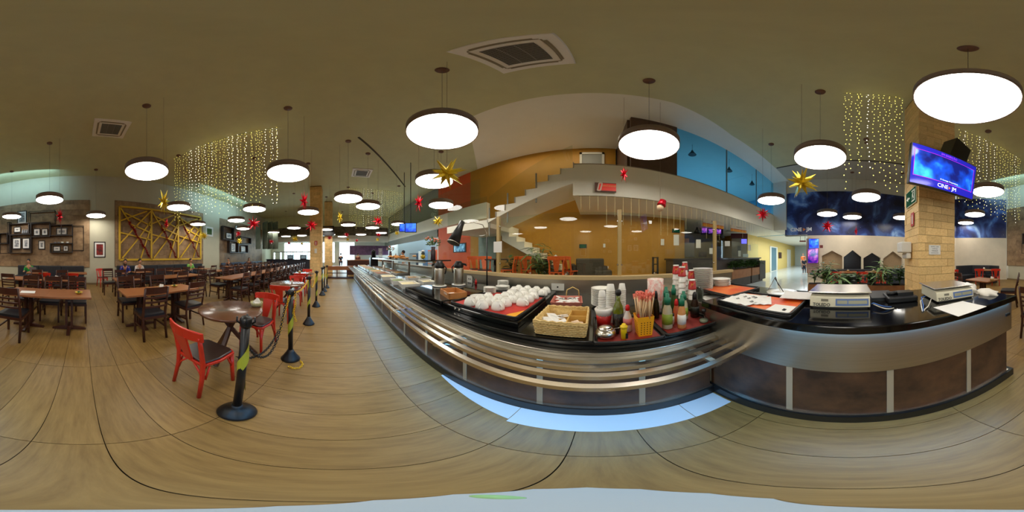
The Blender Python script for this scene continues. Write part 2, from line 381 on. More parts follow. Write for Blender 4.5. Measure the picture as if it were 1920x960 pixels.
# upper door beyond the landing
ud = thing('door_2', 'x', 'x'); del ud['label']; del ud['category']; ud['kind'] = 'structure'
xa, _ = WY(1087, 290, YB); xb, _ = WY(1133, 290, YB)
MB().box(xa + .08, YB - .02, 3.4, xb - .08, YB - .001, 5.5).build('door_leaf', M('door_grey', (150, 150, 142), .5), ud)
MB().box(xa, YB - .05, 3.4, xa + .08, YB - .001, 5.6).box(xb - .08, YB - .05, 3.4, xb, YB - .001, 5.6).box(xa, YB - .05, 5.5, xb, YB - .001, 5.6).build('door_frame', m_white_paint, ud)
# lower grey door and ochre strip at the left of the lower flight
ld = thing('door_3', 'x', 'x'); del ld['label']; del ld['category']; ld['kind'] = 'structure'
xa, _ = WY(898, 460, YB); xb, _ = WY(930, 460, YB)
MB().box(xa, YB - .03, 0, xb, YB - .001, 2.4).build('door_leaf', M('door_blue_grey', (138, 156, 152), .45), ld)
MB().box(xb - .12, YB - .06, 1.0, xb - .08, YB - .03, 1.2).build('door_handle', m_steel_bright, ld)
# kiosk recess and corridor
struct('wall_kiosk_side', MB().box(3.35, YB + .15, 0, 3.5, 8.6, 2.92), m_ochre)
struct('wall_kiosk_back', MB().box(3.5, 8.5, 0, 9.0, 8.65, 2.92), M('kiosk_wall', (120, 104, 62), .6))
struct('wall_kiosk_right', MB().box(8.75, 6.5, 0, 8.9, 8.5, 2.92), m_ochre)
CW0, CW1 = (8.8, 6.4), (25, 8.7)
cw = struct('wall_corridor', wall_seg(CW0, CW1, 0, 2.95), M('corridor_yellow', (222, 192, 112), .6))
b = MB(); b.prism([(8.6, 2.3), (25, 2.3), (25, 9), (8.6, 9)], 2.96, 3.1); struct('ceiling_corridor', b, m_white_paint)
struct('wall_corridor_end', MB().box(24.5, 2.3, 0, 24.7, 9, 2.96), M('corridor_end', (214, 224, 226), .5))
struct('wall_corridor_right', wall_seg((8.8, 2.2), (24.5, 2.2), 0, 2.96, .1), m_white_paint)
def along(A, B, x):       # where the line of sight at frame column x meets the line A-B (plan)
    a = az(x); d = Vector((math.sin(a), math.cos(a))); A = Vector(A); B = Vector(B); e = B - A
    t = (A.x * d.y - A.y * d.x) / (e.y * d.x - e.x * d.y)
    return t * e.length, A + e * t
cdir = (Vector(CW1) - Vector(CW0)).normalized(); cn = Vector((-cdir.y, cdir.x)); cn = -cn
def corr_box(x0, x1, z0, z1, off, th, name, mat, parent):
    _, p = along(CW0, CW1, x0); _, q = along(CW0, CW1, x1); p = p + cn * off; q = q + cn * off
    m = wall_seg(p, q, z0, z1, th)
    return m.build(name, mat, parent)
cdoor = thing('door_4', 'x', 'x'); del cdoor['label']; del cdoor['category']; cdoor['kind'] = 'structure'
corr_box(1443, 1457, 0, 2.35, .06, .05, 'door_frame', m_white_paint, cdoor)
corr_box(1445.5, 1454.5, 0.05, 2.25, .07, .01, 'door_leaf', M('door_glass_blue', (96, 128, 140), .2), cdoor)
cdoor2 = thing('door_5', 'x', 'x'); del cdoor2['label']; del cdoor2['category']; cdoor2['kind'] = 'structure'
corr_box(1475.5, 1482, 0, 2.3, .06, .05, 'door_frame', m_white_paint, cdoor2)
o = corr_box(1459.5, 1465, 1.2, 1.85, .04, .03, 'wall_frame', m_dark_wood, None); tag(o, 'small dark square frame on the yellow corridor wall right of its glass door', 'picture')
# -------- mural wall
MW = [(8.29, 3.5), (8.66, -0.66), (8.93, -3.23), (7.9, -6.0), (5.75, -8.18)]
_, NW0 = along(MW[0], MW[1], 1514)
low = [(NW0.x, NW0.y)] + MW[1:]
def mural_mat():
    m = M('mural_print', (20, 34, 84), 0.32); nt = m.node_tree; N = nt.nodes; L = nt.links; b = N['Principled BSDF']
    tc = N.new('ShaderNodeTexCoord'); n1 = N.new('ShaderNodeTexNoise'); n1.inputs['Scale'].default_value = 0.7; n1.inputs['Detail'].default_value = 5; n1.inputs['Distortion'].default_value = 1.2
    L.new(tc.outputs['Object'], n1.inputs['Vector'])
    rp = N.new('ShaderNodeValToRGB'); e = rp.color_ramp.elements
    e[0].position = .36; e[0].color = rgb((14, 20, 58)); e[1].position = .74; e[1].color = rgb((176, 214, 250))
    e2 = e.new(.52); e2.color = rgb((40, 56, 118)); e3 = e.new(.62); e3.color = rgb((84, 122, 196))
    L.new(n1.outputs[0], rp.inputs[0])
    v = N.new('ShaderNodeTexVoronoi'); v.inputs['Scale'].default_value = 5.0; L.new(tc.outputs['Object'], v.inputs['Vector'])
    r2 = N.new('ShaderNodeValToRGB'); r2.color_ramp.elements[0].position = .03; r2.color_ramp.elements[0].color = (.8, .9, 1, 1); r2.color_ramp.elements[1].position = .07; r2.color_ramp.elements[1].color = (0, 0, 0, 1)
    L.new(v.outputs['Distance'], r2.inputs[0])
    mx = N.new('ShaderNodeMixRGB'); mx.blend_type = 'ADD'; mx.inputs[0].default_value = .5; L.new(rp.outputs[0], mx.inputs[1]); L.new(r2.outputs[0], mx.inputs[2])
    L.new(mx.outputs[0], b.inputs['Base Color']); return m
mm = mural_mat()
ZM0, ZM1 = 2.55, 5.05
mur = thing('cinema_mural', 'dark blue starry cinema mural wrapping the upper wall beyond the weighing counter', 'mural')
mw = []
for i in range(len(MW) - 1):
    nm = 'wall_mural_%d' % (i + 1)
    wall_seg(MW[i], MW[i + 1], ZM0, ZM1, 0.04).build('mural_sheet', mm, mur)
    A = Vector(MW[i]); B = Vector(MW[i + 1]); d = (B - A).normalized(); n = Vector((d.y, -d.x)); n = n if n.dot(A) > 0 else -n
    A2 = A + n * .045; B2 = B + n * .045
    if i == 0:
        wall_seg(A2, B2, ZM0, ZC, 0.15)
        o = struct('wall_right', wall_seg(A2, B2, ZM0, ZC, 0.15), m_white_paint)
    else:
        o = struct('wall_right', wall_seg(A2, B2, ZM0, ZC, 0.15), m_white_paint); A3 = A + n * .20; B3 = B + n * .20
        struct('wall_right_low', wall_seg(A3, B3, 0, ZM0, 0.1), m_white_paint)
# lower wall with the house-shaped niches (first segment from the screens to the bend)
seg0 = Vector((NW0.x, NW0.y)); seg1 = Vector(MW[1]); seg2 = Vector(MW[2])
def house_wall(A, B, niches, nm, z1=ZM0):
    A = Vector(A); B = Vector(B); Ln = (B - A).length; d = (B - A) / Ln
    poly = [(0, 0), (0, z1), (Ln, z1), (Ln, 0)]
    for (u0, u1, zs, zp) in sorted(niches, reverse=True):
        poly += [(u1, 0), (u1, zs), ((u0 + u1) / 2, zp), (u0, zs), (u0, 0)]
    n = Vector((d.y, -d.x)); n = n if n.dot(A) > 0 else -n
    T = Matrix(((d.x, 0, n.x, A.x), (d.y, 0, n.y, A.y), (0, 1, 0, 0), (0, 0, 0, 1)))
    m = MB(); m.prism(poly, 0, 0.16, T)
    return struct(nm, m, M('niche_wall_plaster', (222, 206, 180), .7, noise=.08, scale=2)), T
def zat(x, y, p): return EYE + Vector(p).length * math.tan(el(y))
allniche = [(1541, 1579, 480, 470, False), (1582, 1615, 482, 469, True), (1619, 1651, 484, 474, True), (1656, 1692, 485, 471, False)]
ns = []
for (xa, xb, ys, yp, dark) in allniche:
    for si, (A, B) in enumerate(((seg0, seg1), (seg1, seg2))):
        ua, pa = along(A, B, xa); ub, pb = along(A, B, xb); Ln = (B - A).length
        if ua > 0.02 and ub < Ln - .02:
            ns.append((si, ua, ub, zat(xa, ys, pa), zat((xa + xb) / 2, yp, (pa + pb) / 2), dark)); break
        elif si == 0 and ua > .02 and ua < Ln:
            ns.append((0, ua, Ln - .04, zat(xa, ys, pa), zat((xa + xb) / 2, yp, (pa + pb) / 2), dark)); break
for si, (A, B) in enumerate(((seg0, seg1), (seg1, seg2))):
    nn = [n[1:5] for n in ns if n[0] == si]
    wo, T = house_wall(A, B, nn, 'wall_niches_%d' % (si + 1))
    for n in ns:
        if n[0] == si:
            m = MB(); m.prism([(n[1] - .02, .02), (n[2] + .02, .02), (n[2] + .02, n[4] + .05), (n[1] - .02, n[4] + .05)], 0.161, 0.175, T)
            m.build('niche_back', M('niche_dark', (24, 22, 28), .3) if n[5] else M('niche_tan', (168, 140, 104), .7, noise=.1), wo)
struct('wall_mural_low', wall_seg(MW[2], MW[3], 0, ZM0, .1), M('niche_wall_plaster'))
struct('wall_mural_low_2', wall_seg(MW[3], MW[4], 0, ZM0, .1), M('niche_wall_plaster'))
struct('trim_mural_soffit', MB().prism([MW[0], (seg0.x, seg0.y), (seg0.x + .2, seg0.y), (MW[0][0] + .2, MW[0][1])], ZM0, ZM0 + .05), m_white_paint)
struct('trim_corner_cap', MB().box(8.2, 3.4, 2.9, 10.4, 4.3, ZC), m_white_paint)
struct('trim_corner_post', MB().box(5.62, -8.5, 0, 6.15, -8.19, ZC), m_white_paint)
# mural lettering
_, pm_ = along(MW[0], MW[1], 1502); e = (Vector(MW[1]) - Vector(MW[0])).normalized(); dd = pm_.length; 
zt = EYE + dd * math.tan(el(430.5)); Tm = frameT((pm_.x - .01, pm_.y, zt), (e.x, e.y, 0))
u0, _ = along(MW[0], MW[1], 1484); u1, _ = along(MW[0], MW[1], 1525); wL = u1 - u0
lt = letters('CINE   JM', wL * .225, M('logo_white', (250, 250, 252), .5), mur, Tm, spacing=1.06, bold=.03)
lt['label'] = 'white cinema name lettering on the mural'
m = MB(); m.prism([(wL * .09, -wL * .075), (wL * .22, 0), (wL * .09, wL * .075)], 0, .006, Tm); m.build('logo_triangle', M('logo_orange', (214, 120, 50), .5), mur)
# brick columns ---------------------------------------------------------
def brick_column(X0, Y0, X1, Y1, near, name, bw=.30, bh=.14):
    core = struct(name, MB().box(X0 + .012, Y0 + .012, 0, X1 - .012, Y1 - .012, ZC), m_brick_gap)
    bx_ = MB().box(0, 0, 0, 1, 1, 1).mesh('brick', m_brick); cnt = 0; stuffb = MB()
    sides = []
    nrow = int(ZC / bh)
    for r in range(nrow):
        z0 = r * bh + .003; z1 = (r + 1) * bh - .003
        for side in near:
            L_ = (Y1 - Y0) if side in ('-x', '+x') else (X1 - X0)
            cuts = [0]; u = (bw * .55 if r % 2 else bw)
            while u < L_ - .06: cuts.append(u); u += bw * random.choice((1, 1, .55))
            cuts.append(L_)
            for a, c in zip(cuts[:-1], cuts[1:]):
                pr = .001 + random.random() * .007
                a += .002; c -= .002
                if side == '-x': bb = (X0 - pr, Y0 + a, z0, X0 + .014, Y0 + c, z1)
                if side == '+x': bb = (X1 - .014, Y0 + a, z0, X1 + pr, Y0 + c, z1)
                if side == '+y': bb = (X0 + a, Y1 - .014, z0, X0 + c, Y1 + pr, z1)
                if side == '-y': bb = (X0 + a, Y0 - pr, z0, X0 + c, Y0 + .014, z1)
                if name.endswith('near') and z0 > .8 and z1 < 5.8 and cnt < 299:
                    inst(bx_, 'brick', core, bb[:3], (0, 0, 0), (bb[3] - bb[0], bb[4] - bb[1], bb[5] - bb[2])); cnt += 1
                else: stuffb.box(*bb)
    if stuffb.v: stuffb.build('brick_courses', m_brick, core, kind='stuff')
    return core
col1 = brick_column(2.55, -1.90, 3.28, -1.145, ('-x', '+y', '-y'), 'wall_column_near')
col1.name = 'wall_column_1'
col2 = brick_column(-10.25, -1.66, -9.5, -0.97, ('+x', '+y', '-y'), 'wall_column_2', .4, .2)
col3 = brick_column(-13.3, -1.05, -12.6, -0.45, ('+x', '+y', '-y'), 'wall_column_3', .4, .2)
# ================================================================ PENDANTS, FOIL STARS, LIGHT CURTAINS, CEILING UNITS
ZL = EYE + 1.88; LR = 0.45
def lamp_parts():
    t = thing('pendant_lamp', 'x', 'pendant lamp')
    b = MB(); b.lathe([(LR * .985, 0.012), (LR, 0.0), (LR, .145), (LR * .96, .155), (.02, .155)], n=40); b.build('lamp_drum', m_lamp_body, t)
    b = MB(); b.lathe([(0.001, -.004), (LR * .9, -.004), (LR * .975, .012)], n=40); b.build('diffuser', m_lamp_glow, t)
    MB().tube([(0, 0, .15), (0, 0, ZC - ZL)], .0025, 6).build('cable', m_black, t)
    MB().lathe([(.001, ZC - ZL - .03), (.09, ZC - ZL - .028), (.095, ZC - ZL)], n=20).build('canopy', M('canopy_brown', (120, 84, 66), .5), t)
    return t
lamp0 = lamp_parts(); lamp_first = True
def lamp(x, y, D=None, label='', group='round pendant lamps over the dining room'):
    global lamp_first
    e = el(y); D = D or 1.88 / math.tan(e); a = az(x); p = (D * math.sin(a), D * math.cos(a), ZL)
    if lamp_first: lamp0.location = p; lamp0['label'] = label; lamp0['group'] = group; lamp_first = False; return lamp0
    return dup(lamp0, p, 0, label, group)
LP = [(1815, 0, 1.35, 'largest glowing round pendant lamp, above the television and weighing counter'),
 (829, 0, 2.02, 'large round pendant lamp with a gold star just beneath it, above the serving counter'),
 (1217, 0, 2.38, 'large round pendant lamp in front of the dark bronze panel of the gallery'),
 (1538, 0, 2.78, 'round pendant lamp just above the large gold star near the starry mural'),
 (275, 0, 3.34, 'round pendant lamp hanging left of the long light curtain, above the yellow lattice'),
 (540, 0, 3.44, 'round pendant lamp at the right end of the long light curtain'),
 (93, 0, 5.30, 'round pendant lamp above the wall shelves with the red star beside it'),
 (22, 0, 7.7, 'small round pendant lamp in front of the left end of the wall shelves'),
 (180, 0, 7.5, 'small round pendant lamp above the framed red picture on the cream pier'),
 (335, 0, 6.2, 'round pendant lamp before the yellow lattice top, right of the tall gold star'),
 (371, 0, 9.6, 'small round pendant lamp at the right edge of the yellow lattice'),
 (477, 0, 6.43, 'round pendant lamp directly above the red star left of the brick column'),
 (443, 0, 8.55, 'round pendant lamp in front of the far shelf cubes'),
 (456, 0, 11.2, 'tiny round pendant lamp tucked behind the small red and gold stars at the far shelves'),
 (653, 0, 5.17, 'round pendant lamp over the aisle, left one of the pair'),
 (690, 0, 6.05, 'round pendant lamp over the aisle, right one of the pair'),
 (578, 0, 6.9, 'round pendant lamp in front of the brick column, beneath the hanging red star'),
 (814, 0, 3.87, 'round pendant lamp half covered by the large gold star'),
 (827, 0, 5.9, 'round pendant lamp right above the small gold star near the flower vase'),
 (1446, 0, 5.37, 'round pendant lamp above the red star in front of the gallery fascia'),
 (1624, 0, 5.05, 'round pendant lamp in the middle of the starry mural'),
 (1551, 0, 7.2, 'small round pendant lamp right above the red star on the mural'),
 (1598, 0, 7.8, 'small round pendant lamp just above the edge-on red star on the mural'),
 (1853, 0, 4.58, 'round pendant lamp right of the television'),
 (1828, 0, 7.3, 'small round pendant lamp below the one right of the television'),
 (1811, 0, 9.2, 'smallest round pendant lamp on the mural right of the brick column'),
 (1692, 0, 7.9, 'round pendant lamp partly hidden by the left side of the near brick column'),
 (551, 0, 10.9, 'far pendant lamp above the far tables, left of the brick column'),
 (513, 0, 13.0, 'far pendant lamp near the drinks cabinets, leftmost over the far tables'),
 (536, 0, 15.6, 'far pendant lamp lowest in view over the far tables'),
 (566, 0, 15.0, 'far pendant lamp just left of the brick column'),
 (653, 0, 9.8, 'far pendant lamp straight down the aisle below the pair'),
 (612, 0, 11.6, 'far pendant lamp right of the brick column, upper one'),
 (619, 0, 14.3, 'far pendant lamp right of the brick column, lower one'),
 (698, 0, 10.8, 'far pendant lamp just beneath the red star over the buffet end'),
 (677, 0, 14.3, 'far pendant lamp low over the end of the tray rails'),
 (715, 0, 13.3, 'far pendant lamp behind the small red star over the buffet'),
 (642, 0, 15.8, 'far pendant lamp lowest in view over the aisle'),
 (748, 0, 9.6, 'far pendant lamp below the far light curtain')]
for x, _, D, lab in LP:
    lamp(x, 400, D, lab)
# --- foil stars
def star_mesh(name, mat, R_, seed, nsp=16, flat=1.0):
    rnd = random.Random(seed); m = MB(); N_ = nsp
    for k in range(N_):
        ph = math.acos(1 - 2 * (k + .5) / N_); th = k * 2.39996 + seed
        d = Vector((math.sin(ph) * math.cos(th) * flat, math.sin(ph) * math.sin(th), math.cos(ph))).normalized()
        a = d.orthogonal().normalized(); c = d.cross(a); L_ = R_ * (.80 + .3 * rnd.random()); r = R_ * .15
        base = [d * R_ * .18 + (a * math.cos(t) + c * math.sin(t)) * r for t in [q * math.pi / 2 for q in range(4)]]
        v = base + [d * L_ * Vector((1, 1, 1)).length / 3 ** .5]
        m.add(v, [(0, 1, 4), (1, 2, 4), (2, 3, 4), (3, 0, 4)])
    m.ico((0, 0, 0), R_ * .26)
    return m.mesh(name, mat)
def squash(me, d): 
    for v in me.vertices: v.co = Vector((v.co.x, v.co.y, v.co.z)) 
    return me
gold_me = [star_mesh('foil_burst', m_gold, 1.0, s, 22) for s in (1, 2, 3)]
red_me = [star_mesh('foil_burst', m_redfoil, 1.0, s, 20) for s in (4, 5, 6)]
def star(kind, x, y, D, rpx, label, edge=False):
    p = PD(x, y, D); Rm = D / math.cos(el(y)) * math.tan(R(rpx * .1875))
    t = thing('foil_star', label, 'ornament', p, az(x) if edge else random.random(), 'foil stars hung under the ceiling')
    me = random.choice(gold_me if kind == 'gold' else red_me)
    s = inst(me, 'foil_burst', t, scale=(Rm * .42, Rm, Rm) if edge else (Rm, Rm, Rm))
    if edge: s.rotation_euler = (0, 0, 0); t.rotation_euler = (0, 0, -az(x))
    MB().tube([(0, 0, Rm * .7), (0, 0, ZC - p[2])], .0025, 5).build('hanging_thread', M('thread', (150, 130, 100), .8), t)
ST = [('gold', 838, 325, 1.75, 33, 'largest gold foil star, hanging over the serving counter', 0), ('gold', 1503, 342, 2.5, 32, 'large gold foil star in front of the starry mural', 0),
 ('gold', 307, 379, 3.0, 28, 'tall gold foil star in front of the yellow lattice', 1), ('red', 312, 420, 5.2, 13, 'red foil star below the tall gold one on the yellow lattice', 1),
 ('red', 112, 406, 5.0, 18, 'red foil star in front of the wall shelves', 1), ('red', 570, 378, 3.8, 22, 'red foil star hanging in front of the near face of the far brick column', 1),
 ('red', 475, 419, 5.2, 15, 'red foil star left of the far brick column below a lamp', 0), ('red', 584, 422, 5.8, 14, 'red foil star low in front of the far brick column', 0),
 ('red', 785, 381, 4.2, 21, 'red foil star seen edge on beside the glass gallery rail', 1), ('red', 709, 415, 6.6, 11, 'red foil star above the far end of the buffet', 0),
 ('red', 1170, 327, 3.0, 18, 'red foil star beneath the lamp in front of the bronze panel', 1), ('red', 1430, 402, 4.4, 15, 'red foil star in front of the gallery fascia', 0),
 ('red', 1551, 424, 5.4, 14, 'red foil star in the middle of the starry mural', 0), ('red', 1605, 434, 6.4, 10, 'red foil star seen edge on at the bottom of the starry mural', 1),
 ('gold', 637, 408, 5.4, 15, 'gold foil star over the aisle', 1), ('gold', 821, 415, 4.6, 12, 'gold foil star above the flower vase', 0),
 ('gold', 382, 442, 6.5, 10, 'gold foil star at the right edge of the yellow lattice', 0), ('gold', 449, 452, 7.6, 7, 'small gold foil star below the red one at the far shelves', 0),
 ('red', 447, 438, 7.4, 7, 'small red foil star at the far shelves', 0), ('red', 509, 453, 9, 6, 'small red foil star over the far tables, left one', 0),
 ('gold', 553, 448, 9, 8, 'small gold foil star over the far tables', 0), ('red', 542, 456, 9.8, 5, 'small dark red foil star over the far tables, right one', 0),
 ('gold', 566, 457, 10.5, 4.5, 'tiny gold foil star beside the far brick column', 0), ('red', 650, 440, 8.5, 6.5, 'small red foil star over the aisle', 0), ('gold', 652, 449, 8.8, 4.5, 'tiny gold foil star below the small red one over the aisle', 0),
 ('red', 618, 446, 9.5, 6, 'small red foil star right of the far brick column', 0), ('red', 669, 451, 10, 4, 'tiny red foil star at the end of the tray rails', 0),
 ('red', 710, 440, 7.6, 6, 'small red foil star above the buffet', 0), ('gold', 708, 449, 7.8, 5, 'tiny gold foil star below the small red one above the buffet', 0), ('gold', 744, 437, 7.0, 6, 'small gold foil star above the buffet flowers', 0)]
for k, x, y, D, r, lab, ed in ST: star(k, x, y, D, r, lab, bool(ed))
# --- light curtains
m_bulb = M('fairy_bulb', (236, 220, 110), .4, emit=3.2); m_bulb_w = M('fairy_bulb_white', (255, 246, 220), .4, emit=5.5)
for m_ in (m_bulb, m_bulb_w):
    try: m_.cycles.emission_sampling = 'NONE'
    except Exception: pass
m_wire = M('fairy_wire', (104, 94, 70), .8)
def curtain(P0, P1, lens, n, label, seed, gap=None):
    rnd = random.Random(seed); t = thing('light_curtain', label, 'string lights', (0, 0, 0), 0)
    P0 = Vector(P0); P1 = Vector(P1); T = Vector((P0.x, P0.y, ZC - .02)); t.location = T
    MB().tube([(0, 0, 0), (P1.x - P0.x, P1.y - P0.y, 0)], .004, 5).build('lead_wire', m_wire, t)
    for i in range(n):
        u = (i + rnd.random() * .5) / n
        if gap and gap[0] < u < gap[1]: continue
        x = (P1.x - P0.x) * u; y = (P1.y - P0.y) * u; L_ = lens[0] + (lens[1] - lens[0]) * u; L_ *= .86 + .2 * rnd.random()
        s = MB().tube([(x, y, 0), (x, y, -L_)], .0007, 3).build('light_string', m_wire, t)
        bl = MB(); z = -.02
        while z > -L_:
            dx = rnd.uniform(-.03, .03); dy = rnd.uniform(-.03, .03)
            r = .0095
            bl.add([(x + dx + r, y + dy, z), (x + dx - r, y + dy, z), (x + dx, y + dy + r, z), (x + dx, y + dy - r, z), (x + dx, y + dy, z + r * 1.3), (x + dx, y + dy, z - r * 1.3)],
                   [(0, 2, 4), (2, 1, 4), (1, 3, 4), (3, 0, 4), (2, 0, 5), (1, 2, 5), (3, 1, 5), (0, 3, 5)])
            z -= .105 + rnd.random() * .05
        bl.build('fairy_bulbs', m_bulb if rnd.random() < .75 else m_bulb_w, s, kind='stuff')
curtain((-3.47, -5.43), (-4.07, -1.5), (2.9, 3.0), 27, 'long curtain of yellow fairy lights hanging over the dark dining tables', 1)
curtain((-3.62, -4.2), (-4.15, -1.52), (2.7, 2.9), 15, 'second curtain of fairy lights doubling the long one towards the aisle', 11)
curtain((2.83, .13), (2.86, -1.0), (3.0, 3.1), 11, 'curtain of fairy lights left of the near brick column', 2)
curtain((3.5, -2.75), (3.27, -5.7), (3.0, 3.1), 20, 'curtain of fairy lights right of the television', 3)
curtain((-9.9, .7), (-9.97, 4.2), (2.6, 2.8), 26, 'far curtain of fairy lights over the buffet end', 4)
# --- ceiling cassette units
def cassette(cx, cy, s, rz, label):
    t = thing('ceiling_cassette', label, 'air conditioner', (cx, cy, ZC - .035), rz, 'ceiling air conditioners')
    h = s / 2
    b = MB(); b.add([(-h, -h, .033), (h, -h, .033), (h, h, .033), (-h, h, .033), (-h * .97, -h * .97, 0), (h * .97, -h * .97, 0), (h * .97, h * .97, 0), (-h * .97, h * .97, 0)], [(0, 1, 2, 3), (4, 7, 6, 5), (0, 4, 5, 1), (1, 5, 6, 2), (2, 6, 7, 3), (3, 7, 4, 0)])
    b.build('panel', M('ac_white', (252, 250, 242), .5), t, bev=.004)
    q = h * .55
    MB().box(-q, -q, -.008, q, q, .0).build('grille_recess', M('ac_dark', (34, 34, 34), .7), t)
    g = MB().box(-q, -.006, -.016, q, .006, -.008).mesh('slat', M('ac_slat', (150, 148, 140), .5))
    n = 18
    for i in range(n): inst(g, 'slat', t, (0, -q + (i + .5) * 2 * q / n, 0))
    MB().box(-q * .36, -q, -.018, -q * .32, q, -.006).box(q * .32, -q, -.018, q * .36, q, -.006).build('grille_bar', M('ac_slat'), t)
    for k in range(4):
        lb = MB().box(-h * .62, h * .74, -.006, h * .62, h * .79, .001).box(-h * .70, h * .70, -.012, h * .70, h * .735, .001)
        o = lb.build('louver', M('ac_louver', (150, 140, 118), .6), t); o.rotation_euler = (0, 0, k * math.pi / 2)
# corners seen near (840,97) (1045,62) (1077,120) (940,137)
def CEIL(x, y):
    d = 4.4 / math.tan(el(y)); a = az(x); return Vector((d * math.sin(a), d * math.cos(a)))
cs = [CEIL(840, 97), CEIL(1045, 62), CEIL(1077, 120), CEIL(940, 137)]
cc = sum(cs, Vector((0, 0))) / 4; e = cs[1] - cs[0]
cassette(cc.x, cc.y, .93, math.atan2(e.y, e.x), 'large white air conditioning cassette in the ceiling above the serving counter')
c2 = CEIL(207, 241); cassette(c2.x, c2.y, .95, 0, 'white air conditioning cassette in the ceiling left of the long light curtain')
c3 = CEIL(678, 324); cassette(c3.x, c3.y, .95, 0, 'white air conditioning cassette in the ceiling over the aisle')
# small round ceiling heads
for (x, y) in ((1624, 268), (1783, 266)):
    p = CEIL(x, y); o = MB().lathe([(.001, -.02), (.05, -.018), (.07, 0)], n=16).build('ceiling_speaker', M('canopy_brown')); tag(o, 'small brown ceiling fitting %s the near brick column' % ('left of' if x < 1700 else 'right of'), 'ceiling fitting', loc=(p.x, p.y, ZC))
# --- television on the near column
tv = thing('television', 'wide television with a blue cinema screen hung high on the near brick column', 'television')
tl = Vector((1.98, -.74, 0)); tr = Vector((2.11, -1.97, 0)); zb, zt_ = 2.47, 3.17
ex = (tr - tl).normalized(); ln = (tr - tl).length
mid = (tl + tr) / 2; tv.location = (mid.x, mid.y, zb)
nrm = ex.cross(Vector((0, 0, 1)))       # out of the screen, towards the room
if nrm.dot(mid) > 0: nrm = -nrm
tilt = R(8); upv = (Vector((0, 0, 1)) * math.cos(tilt) + nrm * math.sin(tilt)).normalized(); outv = (nrm * math.cos(tilt) - Vector((0, 0, 1)) * math.sin(tilt)).normalized()
T = Matrix((ex, upv, outv)).transposed().to_4x4(); H_ = zt_ - zb
MB().box(-ln / 2, 0, -.06, ln / 2, H_, 0).xf(T).build('television_body', m_black, tv, bev=.006)
def screen_mat(name, c1, c2, sc, em, c3=None):
    m = bpy.data.materials.new(name); m.use_nodes = True; N = m.node_tree.nodes; L = m.node_tree.links; b = N['Principled BSDF']; b.inputs['Base Color'].default_value = (.01, .01, .02, 1); b.inputs['Roughness'].default_value = .08
    tc = N.new('ShaderNodeTexCoord'); nz = N.new('ShaderNodeTexNoise'); nz.inputs['Scale'].default_value = sc; nz.inputs['Detail'].default_value = 3; L.new(tc.outputs['Object'], nz.inputs['Vector'])
    rp = N.new('ShaderNodeValToRGB'); rp.color_ramp.elements[0].position = .4; rp.color_ramp.elements[1].position = .68; rp.color_ramp.elements[0].color = rgb(c1); rp.color_ramp.elements[1].color = rgb(c2)
    if c3: q = rp.color_ramp.elements.new(.54); q.color = rgb(c3)
    L.new(nz.outputs[0], rp.inputs[0]); L.new(rp.outputs[0], b.inputs['Emission Color']); b.inputs['Emission Strength'].default_value = em
    return m
MB().box(-ln / 2 + .015, .02, .0005, ln / 2 - .015, H_ - .015, .003).xf(T).build('screen', M('tv_blue_border', (34, 34, 170), .1, emit=.9), tv)
MB().box(-ln / 2 + .06, .15, .0035, ln / 2 - .07, H_ - .11, .005).xf(T).build('screen_picture', screen_mat('tv_picture', (10, 24, 110), (70, 210, 255), 2.4, 1.3, (16, 80, 220)), tv)
pk = M('tv_pink', (180, 40, 200), .2, emit=.9); b = MB()
x0, x1, y0, y1 = -ln / 2 + .05, ln / 2 - .06, .14, H_ - .10
for (a, bq, c, dq) in ((x0, y0, x1, y0 + .008), (x0, y1 - .006, x1, y1), (x0, y0, x0 + .007, y1), (x1 - .007, y0, x1, y1)): b.box(a, bq, .005, c, dq, .0062)
b.xf(T).build('screen_outline', pk, tv)
tw = M('tv_white', (235, 240, 255), .3, emit=1.2)
def tvtext(s, size, x, y, mat, w=None):
    letters(s, size, mat, tv, T @ Matrix.Translation((x, y, .0065)), depth=.0006)
tvtext('CINE   JM', .09, .02, .078, tw); tvtext('O Gonzaga Corporations', .034, .05, .185, tw); tvtext('EM EXIBIÇÃO', .05, 0, H_ - .06, M('tv_violet', (150, 60, 240), .3, emit=1.2))
b = MB(); b.prism([(.05, .055), (.085, .078), (.05, .10)], .006, .0075, T); b.build('screen_logo', M('tv_orange', (230, 110, 60), .3, emit=1), tv)
b = MB(); b.bar((.30, 0, 0), (.30, 0, 0.001), .01)
br = MB().bar(Vector((2.25, -1.5, 3.05)) - mid - Vector((0, 0, zb)) + Vector((0, 0, 0)), Vector((2.56, -1.5, 3.05)) - mid - Vector((0, 0, zb)), .12, .12); br.build('wall_bracket', m_black_metal, tv)
sp = thing('ceiling_loudspeaker', 'black loudspeaker box angled above the television', 'loudspeaker', (2.28, -1.62, 3.22))
MB().cb((0, 0, .26), (.30, .42, .52)).build('cabinet', m_black, sp, bev=.01).rotation_euler = (R(12), R(-8), R(14))
MB().bar((.12, 0, .3), (.30, 0.06, .3), .06).build('bracket', m_black_metal, sp)
